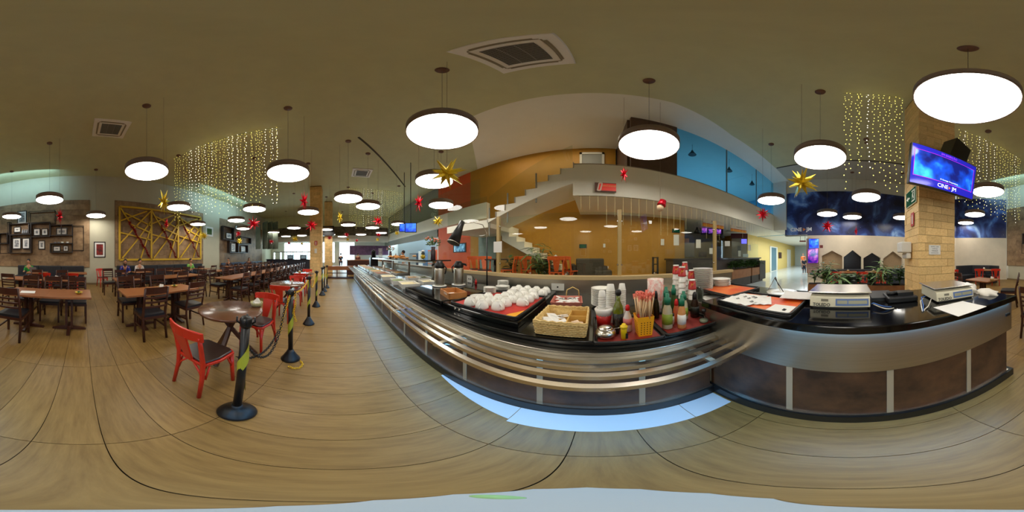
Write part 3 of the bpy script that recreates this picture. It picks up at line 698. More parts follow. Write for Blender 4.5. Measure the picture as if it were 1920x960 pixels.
# --- signs on the near column
def ygroup(name, label, cat, poly, mat, T0, th=.004):
    t = thing(name, label, cat); return t
cy = -1.145 + .009
s = thing('exit_sign', 'green emergency exit sign with a white arrow on the near brick column', 'sign', (2.86, cy + .006, 2.60))
Ts = Matrix(((-1, 0, 0, 0), (0, 0, 1, 0), (0, 1, 0, 0), (0, 0, 0, 1)))     # text plane facing +Y
Ts = frameT((0, .004, 0), (-1, 0, 0))
SX = Matrix.Diagonal((1.75, 1.30, 2.0, 1))
Ts0 = Ts; Ts = Ts @ SX
MB().box(-.15, -.13, 0, .15, .13, .006).xf(Ts).build('sign_border', M('sign_cream', (214, 220, 190), .5), s)
MB().box(-.14, -.12, .006, .14, .12, .0075).xf(Ts).build('sign_plate', M('sign_green', (12, 84, 56), .85, spec=.1), s)
b = MB(); b.prism([(-.02, .012), (-.07, .012), (-.07, .04), (-.12, 0), (-.07, -.04), (-.07, -.012), (-.02, -.012)], .0075, .009, Ts); b.build('arrow', M('sign_white', (230, 236, 220), .5), s)
b = MB(); b.prism([(.03, -.09), (.12, -.09), (.12, .09), (.03, .09), (.03, .07), (.10, .07), (.10, -.07), (.03, -.07)], .0075, .009, Ts); b.build('door_symbol', M('sign_white'), s)
b = MB(); b.prism([(.045, -.06), (.06, -.01), (.085, -.05), (.09, -.045), (.07, .02), (.085, .05), (.065, .06), (.045, .03)], .0075, .009, Ts); b.build('running_figure', M('sign_white'), s)
Ts = Ts0
s = thing('extinguisher_sign', 'red fire extinguisher sign on the near brick column', 'sign', (2.80, cy + .006, 2.14))
MB().box(-.075, -.13, 0, .075, .13, .005).xf(Ts).build('sign_plate', M('sign_red', (190, 36, 30), .5), s)
MB().box(-.02, -.09, .005, .02, .06, .0065).box(-.012, .06, .005, .012, .09, .0065).xf(Ts).build('extinguisher_symbol', M('sign_white'), s)
s = thing('paper_towel_dispenser', 'white wall dispenser on the left side of the near brick column', 'dispenser', (2.98, cy + .012, 1.54))
MB().box(-.12, 0, -.02, .12, .16, .14).xf(Matrix.Scale(1.25, 4)).build('dispenser_body', m_white_pl, s, bev=.02)
MB().box(-.13, .0, -.14, .13, .10, -.03).build('dispenser_tray', m_white_pl, s, bev=.02)
s = thing('paper_notice', 'white printed notice taped to the front of the near brick column', 'notice', (2.55 - .012, -1.45, 1.56))
Tn = frameT((0, 0, 0), (0, -1, 0))
Wn = .19
MB().box(-Wn / 2 * 1.25, -.085, 0, Wn / 2 * 1.25, .085, .004).xf(Tn).build('sheet', m_paper, s)
for i, (tx, sz) in enumerate((('BUFFET, CAFÉ', .026), ('CAFÉ DA', .028), ('MANHÃ', .034), ('INFORMAÇÕES', .022))):
    letters(tx, sz, m_black, s, Tn @ Matrix.Translation((0, .055 - i * .037, .0045)), depth=.0004)
# ================================================================ SERVING COUNTER AND WEIGHING COUNTER
XL, XR = -10.4, 0.90
ZT = 0.873
sc_ = thing('serving_counter', 'long self service counter with a black granite top, brown panels and steel tray rails', 'counter', (0, 0, 0))
MB().box(XL, 1.0, .80, XR - .03, 2.50, ZT).build('countertop', m_granite, sc_, bev=.006)
MB().box(XL, 1.04, .11, XR - .02, 2.45, .80).build('carcass', M('carcass_brown', (70, 56, 46), .6), sc_)
MB().box(XL, .955, .735, XR - .02, 1.02, .80).build('steel_lip', m_steel, sc_, bev=.004)
MB().box(XL, .975, 0.0, XR - .01, 1.04, .105).build('kick', m_kick, sc_)
MB().box(XL, .985, .104, XR - .02, 1.045, .114).build('sill_strip', m_steel_bright, sc_)
# front panels and beige strips; strips seen at frame columns below
strips = []
for x, y in ((1011, 745), (1205, 745), (870, 700)):
    strips.append(along((XL, 1.0), (XR, 1.0), x)[1].x)
strips = sorted(strips); pw = strips[2] - strips[1]
xs = list(strips); 
while xs[0] - pw > XL: xs.insert(0, xs[0] - pw)
prev = XL
for x in xs + [XR - .03]:
    a = prev + .02; c = x - .02 if x != XR - .03 else x
    if c - a > .04: MB().box(a, 1.012, .114, c, 1.042, .735).build('front_panel', m_brown_panel, sc_)
    if x != XR - .03: MB().box(x - .02, 1.006, .114, x + .02, 1.04, .735).build('beige_strip', m_trim_beige, sc_)
    prev = x
for yy in (.668, .766, .850, .935):
    MB().box(XL + .1, yy - .018, .735, XR - .02, yy + .018, .765).build('tray_rail', m_steel_bright, sc_)
x = -.99
while x > XL:
    MB().box(x - .018, .66, .715, x + .018, .97, .735).build('rail_support', m_steel, sc_)
    MB().bar((x, .70, .72), (x, 1.0, .56), .03, .03).build('rail_bracket', m_steel, sc_); x -= .98
MB().box(.62, .66, .715, .66, .97, .735).build('rail_support', m_steel, sc_)
# white tiles on the floor along the counter foot
for i, (a, c) in enumerate(((-1.30, -.47), (-.465, .555), (.56, .868))):
    wv = .10 if i == 0 else .195
    b = MB()
    p = [(a, .972 - (.02 if i == 0 else wv)), (c, .972 - (.165 if i == 0 else wv)), (c, .972), (a, .972)]
    b.prism(p, -.001, .003); o = b.build('white_floor_tile', M('white_glazed_tile', (206, 216, 224), .25)); o.parent = floor
# steel splashback, ledge and glass screen
MB().box(XL, 2.44, ZT, 2.75, 2.50, 1.09).build('splashback', m_steel, sc_)
MB().box(XL + .3, 2.42, 1.085, 2.78, 2.56, 1.145).build('beige_ledge', M('ledge_beige', (196, 172, 126), .35), sc_, bev=.004)
m_post = M('post_beige', (186, 160, 106), .4)
gs = thing('glass_screen', 'tall clear glass screen held by beige posts behind the serving counter', 'screen', (0, 2.5, 1.145))
posts = [along((XL, 2.5), (XR + 3, 2.5), x)[1].x for x in (935, 1161.5, 1340)]
for p in posts:
    MB().box(p - .028, -.03, 0, p + .028, .03, 1.04).build('post', m_post, gs)
for a, c in ((posts[0] + .03, posts[1] - .03), (posts[1] + .03, posts[2] - .03)):
    MB().box(a, -.004, .03, c, .004, 1.0).build('pane', m_glass, gs)
    for xx in (a, c):
        for zz in (.17, .85): MB().tube([(xx, -.03, zz), (xx, .03, zz)], .012, 8).build('clamp', m_steel_bright, gs)
    for fr in (.3, .6): MB().tube([(a + (c - a) * fr, -.02, .02), (a + (c - a) * fr, .02, .02)], .014, 8).build('clamp', m_steel_bright, gs)
MB().box(posts[0] - 1.9, -.004, .03, posts[0] - .03, .004, .72).build('pane', m_glass, gs)
o = MB().box(-.09, 0, -.10, .09, .002, .10).build('paper_notice', m_paper); tag(o, 'white paper notice taped to the left post of the glass screen', 'notice', loc=(posts[0], 2.466, 1.145 + .47))
def outlet(x, y, z, wd, hg, label, holes=2):
    t = thing('power_outlet', label, 'outlet', (x, y, z))
    MB().box(-wd / 2, -.010, -hg / 2, wd / 2, 0, hg / 2).build('cover_plate', M('outlet_white', (216, 214, 204), .45), t, bev=.003)
    for k in range(holes):
        u = (k - (holes - 1) / 2) * .045; MB().tube([(u, -.013, 0), (u, -.009, 0)], .013, 10).build('socket', m_black, t)
p = WY(881, 523, 2.44); outlet(p[0], 2.438, p[1] + .0, .15, .14, 'power outlet with a plug on the steel splashback left of the heat lamp')
p = WY(1046, 540, 2.44); outlet(p[0], 2.438, .97, .20, .11, 'white switch plate on the steel splashback behind the pink basket', 1)
# plate-warmer block at the corner: perforated steel top
pw_ = thing('perforated_steel_unit', 'perforated steel plate unit in the corner between the two counters', 'counter', (0, 0, 0))
MB().box(.935, 1.14, .12, 1.80, 2.43, .985).build('unit_body', m_steel, pw_)
MB().box(.925, 1.10, .985, 1.80, 2.43, 1.0).build('perforated_top', m_steel, pw_, bev=.003)
b = MB()
for i in range(5):
    for j in range(10): b.lathe([(.012, 1.0002), (.001, 1.0012)], (1.0 + i * .16, 1.22 + j * .12, 0), 8)
b.build('perforations', m_black, pw_, kind='stuff')
# weighing counter
wc = thing('weighing_counter', 'black granite topped counter with steel band and brown panels carrying the scales', 'counter', (0, 0, 0))
YE, YS = 1.10, -1.36; ZW = 1.057
MB().prism([(.85, YE), (.835, YS), (1.72, YS + .02), (1.76, YE)], 1.005, ZW).build('countertop', m_granite, wc, bev=.006)
MB().box(.93, YS + .05, .10, 1.66, YE, .69).build('carcass', M('carcass_brown'), wc)
MB().box(.878, YS + .02, .685, 1.70, YE, 1.004).build('steel_band', m_steel, wc, bev=.003)
MB().box(.883, YS - .02, 0, 1.70, 1.12, .105).build('kick', m_kick, wc)
MB().box(.905, YS + .03, .104, 1.68, YE, .114).build('sill_strip', m_steel_bright, wc)
prev = YE
vs = [along((.93, 2), (.93, -3), x)[1].y for x in (1482, 1668, 1814)]
MB().box(.912, YE - .05, .114, .94, YE - .0, .685).build('beige_strip', m_trim_beige, wc)
prev = YE - .05
for y in vs + [YS + .05]:
    MB().box(.918, (y + .02 if y != YS + .05 else y), .114, .94, prev - .0, .685).build('front_panel', m_brown_panel, wc)
    if y != YS + .05: MB().box(.912, y - .02, .114, .94, y + .02, .685).build('beige_strip', m_trim_beige, wc)
    prev = y - .02
MB().box(.93, YS + .035, .114, 1.65, YS + .05, .685).build('end_panel', m_brown_panel, wc)
p = WX(1905, 610, .87); MB().box(.868, -1.30, .86, .878, -1.24, .885).build('maker_plate', m_black, wc)
# ---------------- rear bar shelf, far buffet
shelf = thing('buffet_glass_shelf', 'dark topped sneeze shelf on steel legs over the far buffet', 'shelf', (0, 0, 0))
MB().box(-8.2, 1.75, 1.33, -2.95, 2.45, 1.36).build('shelf_top', M('smoked_glass', (40, 42, 40), .08), shelf)
MB().box(-8.2, 1.73, 1.30, -2.95, 1.76, 1.33).build('shelf_edge', m_steel, shelf)
for x in (-7.6, -6.1, -4.6, -3.2): MB().box(x - .03, 2.1, ZT, x + .03, 2.16, 1.33).build('shelf_leg', m_steel, shelf)
# ================================================================ DINING FURNITURE
def chair_bits():
    """geometry of the dark ladder-back chair; faces +Y, origin on the floor under the seat centre"""
    W, Dp = .43, .43; hw = W / 2; hd = Dp / 2; P = {}
    P['seat_frame'] = [MB().box(-hw, -hd, .40, hw, hd, .445)]
    P['seat'] = [MB().lathe([(.20, .445), (.21, .46), (.20, .485), (.13, .495), (.001, .497)], n=16, sx=1.0, sy=1.0)]
    s = MB(); n = 7
    s.box(-hw + .01, -hd + .01, .445, hw - .01, hd - .005, .485); P['seat'] = [s]
    P['leg'] = []
    for sx in (-1, 1):
        P['leg'].append(MB().bar((sx * (hw - .02), hd - .02, 0), (sx * (hw - .02), hd - .02, .41), .036, .036))
        q = MB(); q.tube([(sx * (hw - .02), -hd - .03, 0), (sx * (hw - .02), -hd + .02, .30), (sx * (hw - .02), -hd + .02, .48), (sx * (hw - .02), -hd - .03, .72), (sx * (hw - .02), -hd - .08, .955)], [.023, .025, .026, .022, .019], 4)
        P['leg'].append(q)
    P['slat'] = []
    def curved(z0, z1, y, th=.018):
        m = MB(); vs = []; k = 6
        for i in range(k + 1):
            x = -hw + .03 + (W - .06) * i / k; yy = y - .025 * math.cos((i / k - .5) * math.pi)
            vs += [(x, yy - th / 2, z0), (x, yy + th / 2, z0), (x, yy + th / 2, z1), (x, yy - th / 2, z1)]
        fs = [(0, 1, 2, 3), (4 * k + 3, 4 * k + 2, 4 * k + 1, 4 * k)]
        for i in range(k):
            a = 4 * i; fs += [(a, a + 4, a + 5, a + 1), (a + 1, a + 5, a + 6, a + 2), (a + 2, a + 6, a + 7, a + 3), (a + 3, a + 7, a + 4, a)]
        return m.add(vs, fs)
    P['top_rail'] = [curved(.855, .96, -hd - .065)]
    for z in (.62, .70, .775): P['slat'].append(curved(z, z + .03, -hd - .015 - (z - .55) * .17))
    P['stretcher'] = [MB().bar((sx * (hw - .02), -hd + .0, .22), (sx * (hw - .02), hd - .02, .22), .018, .03) for sx in (-1, 1)]
    return P
BM = {'seat_frame': m_dark_wood, 'seat': m_black_leather, 'leg': m_dark_wood, 'slat': m_dark_wood, 'top_rail': m_dark_wood, 'stretcher': m_dark_wood}
P = chair_bits()
dc0 = thing('dining_chair', 'x', 'chair')
for k, lst in P.items():
    for m in lst: m.build(k, BM[k], dc0)
# far version: wood joined, seat apart
b = MB()
for k, lst in P.items():
    if k != 'seat':
        for m in lst: b.add(m.v, m.f)
dcf = thing('dining_chair', 'x', 'chair'); b.build('chair_frame', m_dark_wood, dcf); P['seat'][0].build('seat', m_black_leather, dcf)
used = {id(dc0): 0, id(dcf): 0}
GRP = 'dark ladder-back dining chairs'
def dchair(x, y, rz, label):
    src = dc0 if math.hypot(x, y) < 6.2 else dcf
    if not used[id(src)]:
        used[id(src)] = 1; src.location = (x, y, 0); src.rotation_euler = (0, 0, rz); src['label'] = label; src['group'] = GRP; return src
    return dup(src, (x, y, 0), rz, label, GRP)
def table_bits():
    t = thing('dining_table', 'x', 'table')
    MB().box(-.395, -.34, .715, .395, .34, .75).build('tabletop', m_table_wood, t, bev=.004)
    MB().box(-.33, -.03, .675, .33, .03, .715).box(-.03, -.26, .675, .03, .26, .7145).build('top_brace', m_dark_wood, t)
    for sx, sy in ((-1, -1), (1, -1), (1, 1), (-1, 1)):
        MB().box(sx * .05 - .02, sy * .05 - .02, .05, sx * .05 + .02, sy * .05 + .02, .68).build('pedestal_post', m_dark_wood, t)
    for k in range(4):
        o = MB().add([(0, -.03, .02), (0, .03, .02), (.31, .028, .015), (.31, -.028, .015), (0, -.03, .10), (0, .03, .10), (.31, .028, .045), (.31, -.028, .045)], [(0, 1, 2, 3), (7, 6, 5, 4), (0, 4, 5, 1), (1, 5, 6, 2), (2, 6, 7, 3), (3, 7, 4, 0)]).build('foot', m_dark_wood, t)
        o.rotation_euler = (0, 0, k * math.pi / 2)
        o.location = (0, 0, -.015)
    return t
dt0 = table_bits(); dt_used = False
def dtable(x, y, rz, label):
    global dt_used
    if not dt_used:
        dt_used = True; dt0.location = (x, y, 0); dt0.rotation_euler = (0, 0, rz); dt0['label'] = label; dt0['group'] = 'dark wooden dining tables'; return dt0
    return dup(dt0, (x, y, 0), rz, label, 'dark wooden dining tables')
m_bskt = M('wicker_holder', (178, 140, 80), .6, noise=.3, scale=60); 
def napkins(x, y, z, label, r=0):
    t = thing('napkin_holder', label, 'napkin holder', (x, y, z), r, 'napkin holders on the tables')
    MB().lathe([(.05, 0), (.06, .02), (.065, .07), (.058, .07), (.05, .015), (.001, .012)], n=12).build('holder', m_bskt, t)
    MB().add([(-.05, -.03, .02), (.05, -.03, .02), (.05, .03, .02), (-.05, .03, .02), (-.06, 0, .11), (.03, .01, .13)], [(0, 1, 5, 4), (1, 2, 5), (2, 3, 4, 5), (3, 0, 4)]).build('napkins', m_paper, t)
PI = math.pi
FN, FNR = 0, PI
# near row (Y about -3.02)
rowY = -3.02
near_tabs = [(1.03, 'left one of the two joined tables at the left, with a paper sheet'), (.24, 'right one of the two joined tables at the left, with the yellow dish'),
             (-1.14, 'dining table behind the red round-table chairs, left one of the joined pair'), (-1.94, 'dining table behind the red round-table chairs, right one of the joined pair')]
for x, lab in near_tabs: dtable(x, rowY, 0, lab)
# chairs facing -Y stand at larger Y (near side)
dchair(1.12, rowY + .50, FNR, 'dark chair seen from behind at the left edge of the frame')
dchair(-1.12, rowY + .47, FNR, 'nearest dark chair in the middle of the dining room, seen from behind')
dchair(-2.00, rowY + .40, FNR, 'dark chair seen from behind, right beside the nearest one of the middle tables')
dchair(1.25, rowY - .55, FN, 'dark chair facing us across the left pair of tables, leftmost')
dchair(.68, rowY - .50, FN, 'dark chair facing us across the left pair of tables, with its blue-black seat showing')
dchair(.12, rowY - .48, FN, 'dark chair facing us at the right end of the left pair of tables')
dchair(-1.02, rowY - .42, FN, 'dark chair facing us at the left end of the middle pair of tables')
dchair(-1.85, rowY - .42, FN, 'dark chair facing us across the right half of the middle pair of tables')
# second row near Y=-4.8
r2 = -4.85
for i, x in enumerate((1.9, 1.1, .3)): dtable(x, r2, 0, '%s table from the left in the joined row before the round-backed sofa' % ORD[i])
for i, x in enumerate((-1.35, -2.9, -3.7)): dtable(x, r2, 0, '%s table from the left in the middle row before the yellow lattice' % ORD[i])
k = 0
for x, dy, ff in ((2.0, .5, FNR), (1.2, .5, FNR), (.35, .52, FNR), (1.6, -.5, FN), (.7, -.5, FN), (-1.35, .5, FNR), (-1.35, -.5, FN), (-1.0, -1.2, FN), (-2.9, .5, FNR), (-2.95, -.5, FN), (-3.75, .48, FNR), (-3.7, -.5, FN), (-2.2, -1.3, FNR)):
    dchair(x, r2 + dy, ff, '%s dark chair of the second table row before the sofas' % ORD[k]); k += 1
# third row by the sofas
r3 = -6.75
for i, x in enumerate((1.9, .2, -2.6, -4.4, -6.2)): dtable(x, r3, 0, '%s table from the left standing right in front of the sofas' % ORD[i])
k = 0
for x in (-2.6, -3.5, -4.4, -5.3, -6.2, -6.9): dchair(x, r3 + .55, FNR, '%s dark chair from the left facing the lattice-wall sofa' % ORD[k]); k += 1
# long rows to the right (towards the far end)
n = 0
for i in range(11):
    x = -4.25 - i * .80; dtable(x, -3.32, 0, '%s table from the near end of the long row to the far windows' % ORD[i])
for i in range(12):
    x = -4.1 - i * .74
    dchair(x, -3.32 + .48, FNR, '%s chair from the near end, aisle side of the long table row' % ORD[i])
    dchair(x - .1, -3.32 - .48, FN, '%s chair from the near end, wall side of the long table row' % ORD[i])
for i in range(9):
    x = -5.9 - i * .95; dtable(x, -5.35, 0, '%s table from the near end of the middle row beyond the lattice' % ORD[i])
    dchair(x, -5.35 + .48, FNR, '%s chair from the near end, aisle side of the middle far row' % ORD[i])
    if i > 1: dchair(x - .1, -5.35 - .48, FN, '%s chair from the near end, wall side of the middle far row' % ORD[i])
for i in range(6):
    x = -8.6 - i * 1.2; dtable(x, -7.0, 0, '%s table from the near end along the blue sofa' % ORD[i])
    dchair(x, -7.0 + .5, FNR, '%s chair from the near end facing the blue sofa' % ORD[i])
dtable(3.35, -3.55, R(8), 'dining table seen just beyond the end of the weighing counter, with napkins')
dchair(3.9, -3.15, R(200), 'dark chair beside the table beyond the end of the weighing counter')
dchair(2.62, -3.85, R(-60), 'dark chair left of the table beyond the end of the weighing counter')
napkins(2.95, -3.5, .75, 'napkin holder on the table beyond the weighing counter'); 
napkins(-1.55, -2.95, .75, 'napkin holder at the joint of the middle pair of tables')
napkins(.75, -4.7, .75, 'napkin holder with tall napkins on the row before the round-backed sofa')
napkins(-5.4, -3.3, .75, 'low napkin holder on the long row of tables, nearest one'); napkins(-9.1, -3.3, .75, 'napkin holder farther along the long row of tables')
o = MB().box(-.14, -.10, 0, .14, .10, .002).build('paper_sheet', m_paper); tag(o, 'white paper sheet lying on the left dining table', 'paper', loc=(1.02, -2.95, .7505), rz=.2)
t = thing('snack_dish', 'small yellow dish at the right end of the left dining table', 'dish', (.06, -2.97, .75))
MB().lathe([(.03, 0), (.06, .02), (.075, .035), (.068, .035), (.03, .008), (.001, .008)], n=16).build('dish', M('yellow_dish', (204, 170, 40), .5), t); MB().ico((0, 0, .03), .03).build('filling', m_leaf, t)
t = thing('snack_dish', 'small dish with greens on the middle dining tables', 'dish', (-1.97, -3.1, .75))
MB().lathe([(.03, 0), (.06, .02), (.08, .03), (.07, .03), (.001, .008)], n=16).build('dish', M('yellow_dish'), t); MB().ico((0, 0, .028), .03).build('filling', m_leaf, t)
# ---------------------------------------------------------------- round tables
def rtable(x, y, r, label, rz=0):
    t = thing('round_table', label, 'table', (x, y, 0), rz, 'round cafe tables along the rope line')
    MB().lathe([(.001, .722), (r * .97, .722), (r, .735), (r, .752), (r * .985, .757), (.001, .757)], n=48).build('tabletop', M('round_top', (104, 66, 44), .26, noise=.15, scale=5, coat=.35), t)
    MB().lathe([(.05, .70), (.16, .712), (.16, .722), (.001, .722)], n=20).build('top_plate', m_black, t)
    for k in range(3):
        a = k * 2.094 + .5; c, s = math.cos(a), math.sin(a)
        MB().bar((-.14 * c, -.14 * s, .70), (.33 * c, .33 * s, .02), .045, .05).build('leg', m_dark_wood, t)
    return t
rtable(-1.63, -1.27, .41, 'nearest round table with a napkin basket on it', R(-20))
rtable(-3.92, -1.26, .44, 'second round table from the near end, behind the rope posts', R(10))
rtable(-6.45, -1.39, .42, 'third and farthest round table, near the brick column', 0)
nb = thing('napkin_basket', 'green and cream woven basket of napkins on the nearest round table', 'basket', (-1.92, -1.05, .757))
prof = [(.045, 0), (.065, .005), (.085, .06), (.078, .06), (.06, .01), (.001, .01)]
MB().lathe(prof, n=20).build('basket', M('woven_green', (126, 130, 82), .7, noise=1, col2=(196, 186, 140), scale=90), nb)
MB().add([(-.06, -.04, .03), (.06, -.04, .03), (.06, .04, .03), (-.06, .04, .03), (-.07, .0, .09), (.0, .01, .125), (.07, -.01, .085)], [(0, 1, 6, 5, 4), (1, 2, 6), (2, 3, 4, 5, 6), (3, 0, 4)]).build('napkins', m_paper, nb)
napkins(-6.45, -1.55, .757, 'yellowish napkin holder on the farthest round table')
t = thing('salt_shaker', 'small glass shaker standing on the second round table', 'shaker', (-3.85, -1.12, .757)); MB().lathe([(.02, 0), (.022, .07), (.015, .09)], n=12).build('body', m_white_pl, t); MB().lathe([(.016, .09), (.014, .105), (.001, .108)], n=12).build('cap', m_red, t)
# ---------------------------------------------------------------- red bentwood chairs
def bentwood(mat, seatmat, name='bentwood_chair'):
    t = thing(name, 'x', 'chair'); hw = .19
    # faces +Y; origin under seat centre
    MB().prism([(-.17, -.19), (.17, -.19), (.21, -.02), (.205, .17), (.15, .205), (-.15, .205), (-.205, .17), (-.21, -.02)], .415, .445).build('seat_frame', mat, t, bev=.006)
    MB().prism([(-.16, -.175), (.16, -.175), (.195, -.02), (.19, .155), (.14, .19), (-.14, .19), (-.19, .155), (-.195, -.02)], .445, .468).build('seat', seatmat, t, bev=.010)
    for s in (-1, 1):
        MB().tube([(s * .185, .175, 0), (s * .175, .165, .42)], [.018, .023], 8).build('leg', mat, t)
        MB().tube([(s * .175, -.235, 0), (s * .165, -.19, .30), (s * .165, -.185, .46), (s * .175, -.215, .66), (s * .195, -.25, .79)], [.018, .022, .023, .020, .016], 8).build('leg', mat, t)
        MB().tube([(s * .178, .165, .22), (s * .15, .165, .33), (s * .07, .17, .41)], .012, 6).build('brace', mat, t)
        MB().tube([(s * .165, -.19, .22), (s * .13, -.185, .33), (s * .05, -.18, .41)], .012, 6).build('brace', mat, t)
        MB().tube([(s * .175, -.12, .40), (s * .178, -.17, .25)], .011, 6).build('brace', mat, t)
        MB().tube([(s * .18, .10, .40), (s * .18, .16, .25)], .011, 6).build('brace', mat, t)
    # curved top rail
    def rail(z0, z1, off, wd, th=.022, dep=.055):
        m = MB(); vs = []; k = 8
        for i in range(k + 1):
            u = i / k; x = -wd + 2 * wd * u; yy = off - dep * math.sin(u * math.pi); tl_ = .012 * math.sin(u * math.pi)
            vs += [(x, yy - th / 2, z0), (x, yy + th / 2, z0), (x, yy + th / 2 - .01, z1 + tl_), (x, yy - th / 2 - .01, z1 + tl_)]
        fs = [(0, 1, 2, 3), (4 * k + 3, 4 * k + 2, 4 * k + 1, 4 * k)]
        for i in range(k):
            a = 4 * i; fs += [(a, a + 4, a + 5, a + 1), (a + 1, a + 5, a + 6, a + 2), (a + 2, a + 6, a + 7, a + 3), (a + 3, a + 7, a + 4, a)]
        return m.add(vs, fs)
    rail(.745, .835, -.235, .225).build('top_rail', mat, t, bev=.005)
    m = MB(); m.add([(-.05, -.205, .46), (.05, -.205, .46), (.05, -.185, .46), (-.05, -.185, .46), (-.09, -.30, .76), (.09, -.30, .76), (.09, -.282, .76), (-.09, -.282, .76)], [(3, 2, 1, 0), (4, 5, 6, 7), (0, 1, 5, 4), (1, 2, 6, 5), (2, 3, 7, 6), (3, 0, 4, 7)])
    m.build('back_splat', mat, t, bev=.004)
    return t
rc0 = bentwood(m_red, m_brown_leather); rc_used = False
def rchair(x, y, rz, label):
    global rc_used
    if not rc_used: rc_used = True; rc0.location = (x, y, 0); rc0.rotation_euler = (0, 0, rz); rc0['label'] = label; rc0['group'] = 'red bentwood chairs'; return rc0
    return dup(rc0, (x, y, 0), rz, label, 'red bentwood chairs')
# facing -X : rz = +90deg turns +Y into -X
rchair(-1.04, -1.10, R(90), 'nearest red bentwood chair, its back to us beside the first rope post')
rchair(-2.10, -1.13, R(-98), 'red bentwood chair behind the nearest round table')
rchair(-3.36, -1.16, R(88), 'red bentwood chair on the near side of the second round table')
rchair(-4.62, -1.25, R(-85), 'red bentwood chair beyond the second round table')
rchair(-5.85, -1.35, R(92), 'red bentwood chair on the near side of the farthest round table')
rchair(-7.15, -1.42, R(-92), 'red bentwood chair beyond the farthest round table')
rchair(.35, -6.0, R(180), 'red bentwood chair before the round-backed sofa, right one'); rchair(1.35, -6.0, R(180), 'red bentwood chair before the round-backed sofa, left one')
rchair(-.95, -7.6, R(20), 'orange-red bentwood chair standing alone by the cream pier under the red picture')
oc0 = None
# right side, in front of the niches
for (x, y, lab) in ((1567, 508, 'left red bentwood chair before the niche wall sofa'), (1617, 508, 'middle red bentwood chair before the niche wall sofa'), (1652, 508, 'right red bentwood chair before the niche wall sofa')):
    p = PD(x, y, 6.5); rchair(p[0], p[1], R(-90) - az(x) + R(90) - R(0) if False else -az(x), lab)
for (x, D, lab) in ((1836, 8.0, 'red bentwood chair before the curved corner sofa, left one'), (1867, 8.0, 'red bentwood chair before the curved corner sofa, right one'), (1788, 7.6, 'red bentwood chair half hidden by the near brick column')):
    p = PD(x, 508, D); rchair(p[0], p[1], -az(x), lab)
# ---------------------------------------------------------------- rope posts and chains
m_tape = M('hazard_tape', (176, 176, 50), .5); m_chain_b = M('chain_black', (20, 20, 20), .4); m_chain_y = M('chain_yellow', (228, 184, 30), .4)
def stanchion(x, y, label, lean=(0, 0), tape=0):
    t = thing('rope_post', label, 'rope post', (x, y, 0), 0, 'black rope posts along the aisle')
    MB().lathe([(.125, 0), (.13, .012), (.12, .03), (.075, .07), (.04, .10), (.034, .13)] if x > -1 else [(.118, 0), (.12, .012), (.10, .04), (.05, .13), (.034, .17)], n=28).build('base', m_black, t)
    top = Vector((lean[0], lean[1], 1.0))
    MB().tube([(0, 0, .10), top * .98], .030, 14).build('pole', m_black, t)
    # yellow tape wound round the pole
    m = MB(); vs = []; n = 60
    for i in range(n + 1):
        u = i / n; z = .36 + u * .52; a = u * 2 * PI * 1.25 + tape + 2.2; c = Vector((lean[0] * z, lean[1] * z, z))
        for dz in (-.075, .075):
            vs.append((c.x + .0335 * math.cos(a), c.y + .0335 * math.sin(a), c.z + dz))
    m.add(vs, [(2 * i, 2 * i + 2, 2 * i + 3, 2 * i + 1) for i in range(n)], True); m.build('hazard_tape', m_tape, t)
    h = MB().lathe([(.036, .96), (.042, .975), (.042, 1.02), (.03, 1.035), (.001, 1.04)], (lean[0], lean[1], 0), 16); h.build('cap', m_black, t)
    for k in range(4):
        a = k * PI / 2 + .4; MB().tube([(lean[0] + .04 * math.cos(a), lean[1] + .04 * math.sin(a), .985), (lean[0] + .06 * math.cos(a), lean[1] + .06 * math.sin(a), 1.0), (lean[0] + .058 * math.cos(a), lean[1] + .058 * math.sin(a), 1.035)], .007, 6).build('hook', m_black, t)
    return t
def chain_geom(pts, link=.036, wire=.0042):
    # resample
    P_ = [Vector(p) for p in pts]; L_ = [0]
    for a, c in zip(P_[:-1], P_[1:]): L_.append(L_[-1] + (c - a).length)
    n = max(2, int(L_[-1] / (link * .72))); m = MB()
    def at_(s):
        for i in range(len(L_) - 1):
            if L_[i + 1] >= s: u = (s - L_[i]) / max(1e-6, L_[i + 1] - L_[i]); return P_[i].lerp(P_[i + 1], u)
        return P_[-1]
    for i in range(n):
        a = at_(L_[-1] * i / n); c = at_(L_[-1] * (i + 1) / n); d = (c - a).normalized(); mid = (a + c) / 2
        s = d.cross(Vector((0, 0, 1))); s = s.normalized() if s.length > .1 else Vector((1, 0, 0))
        if i % 2: s = d.cross(s).normalized()
        ring = []
        for k in range(8):
            t = 2 * PI * k / 8; ring.append(mid + d * math.cos(t) * link / 2 + s * math.sin(t) * link * .33)
        m.tube(ring, wire, 5, False, True)
    return m
def sag(a, b, dz, n=18):
    a = Vector(a); b = Vector(b); return [a.lerp(b, i / n) + Vector((0, 0, -dz * 4 * (i / n) * (1 - i / n))) for i in range(n + 1)]
SP = [(-.834, -.597, (-.06, .03)), (-1.91, -.575, (.02, .01)), (-3.23, -.59, (-.05, 0)), (-4.5, -.61, (-.03, .01)), (-5.9, -.58, (-.02, 0)), (-6.55, -.56, (.03, 0)), (-7.3, -.5, (0.0, 0))]
for i, (x, y, l) in enumerate(SP):
    stanchion(x, y, ['nearest black rope post with yellow tape, on a wide round base', 'second nearest black rope post, yellow chain draped from its top', 'third nearest black rope post, beside the second round table', 'fourth nearest black rope post along the aisle', 'fifth nearest black rope post along the aisle', 'last but one black rope post towards the brick column', 'farthest black rope post before the brick column'][i], l, i * 1.3)
CG = 'plastic chains between the rope posts'
o = chain_geom(sag((-.89, -.61, .90), (-1.80, -.60, .90), .46)).build('plastic_chain', m_chain_b); tag(o, 'black plastic chain sagging between the two nearest rope posts', 'chain', CG)
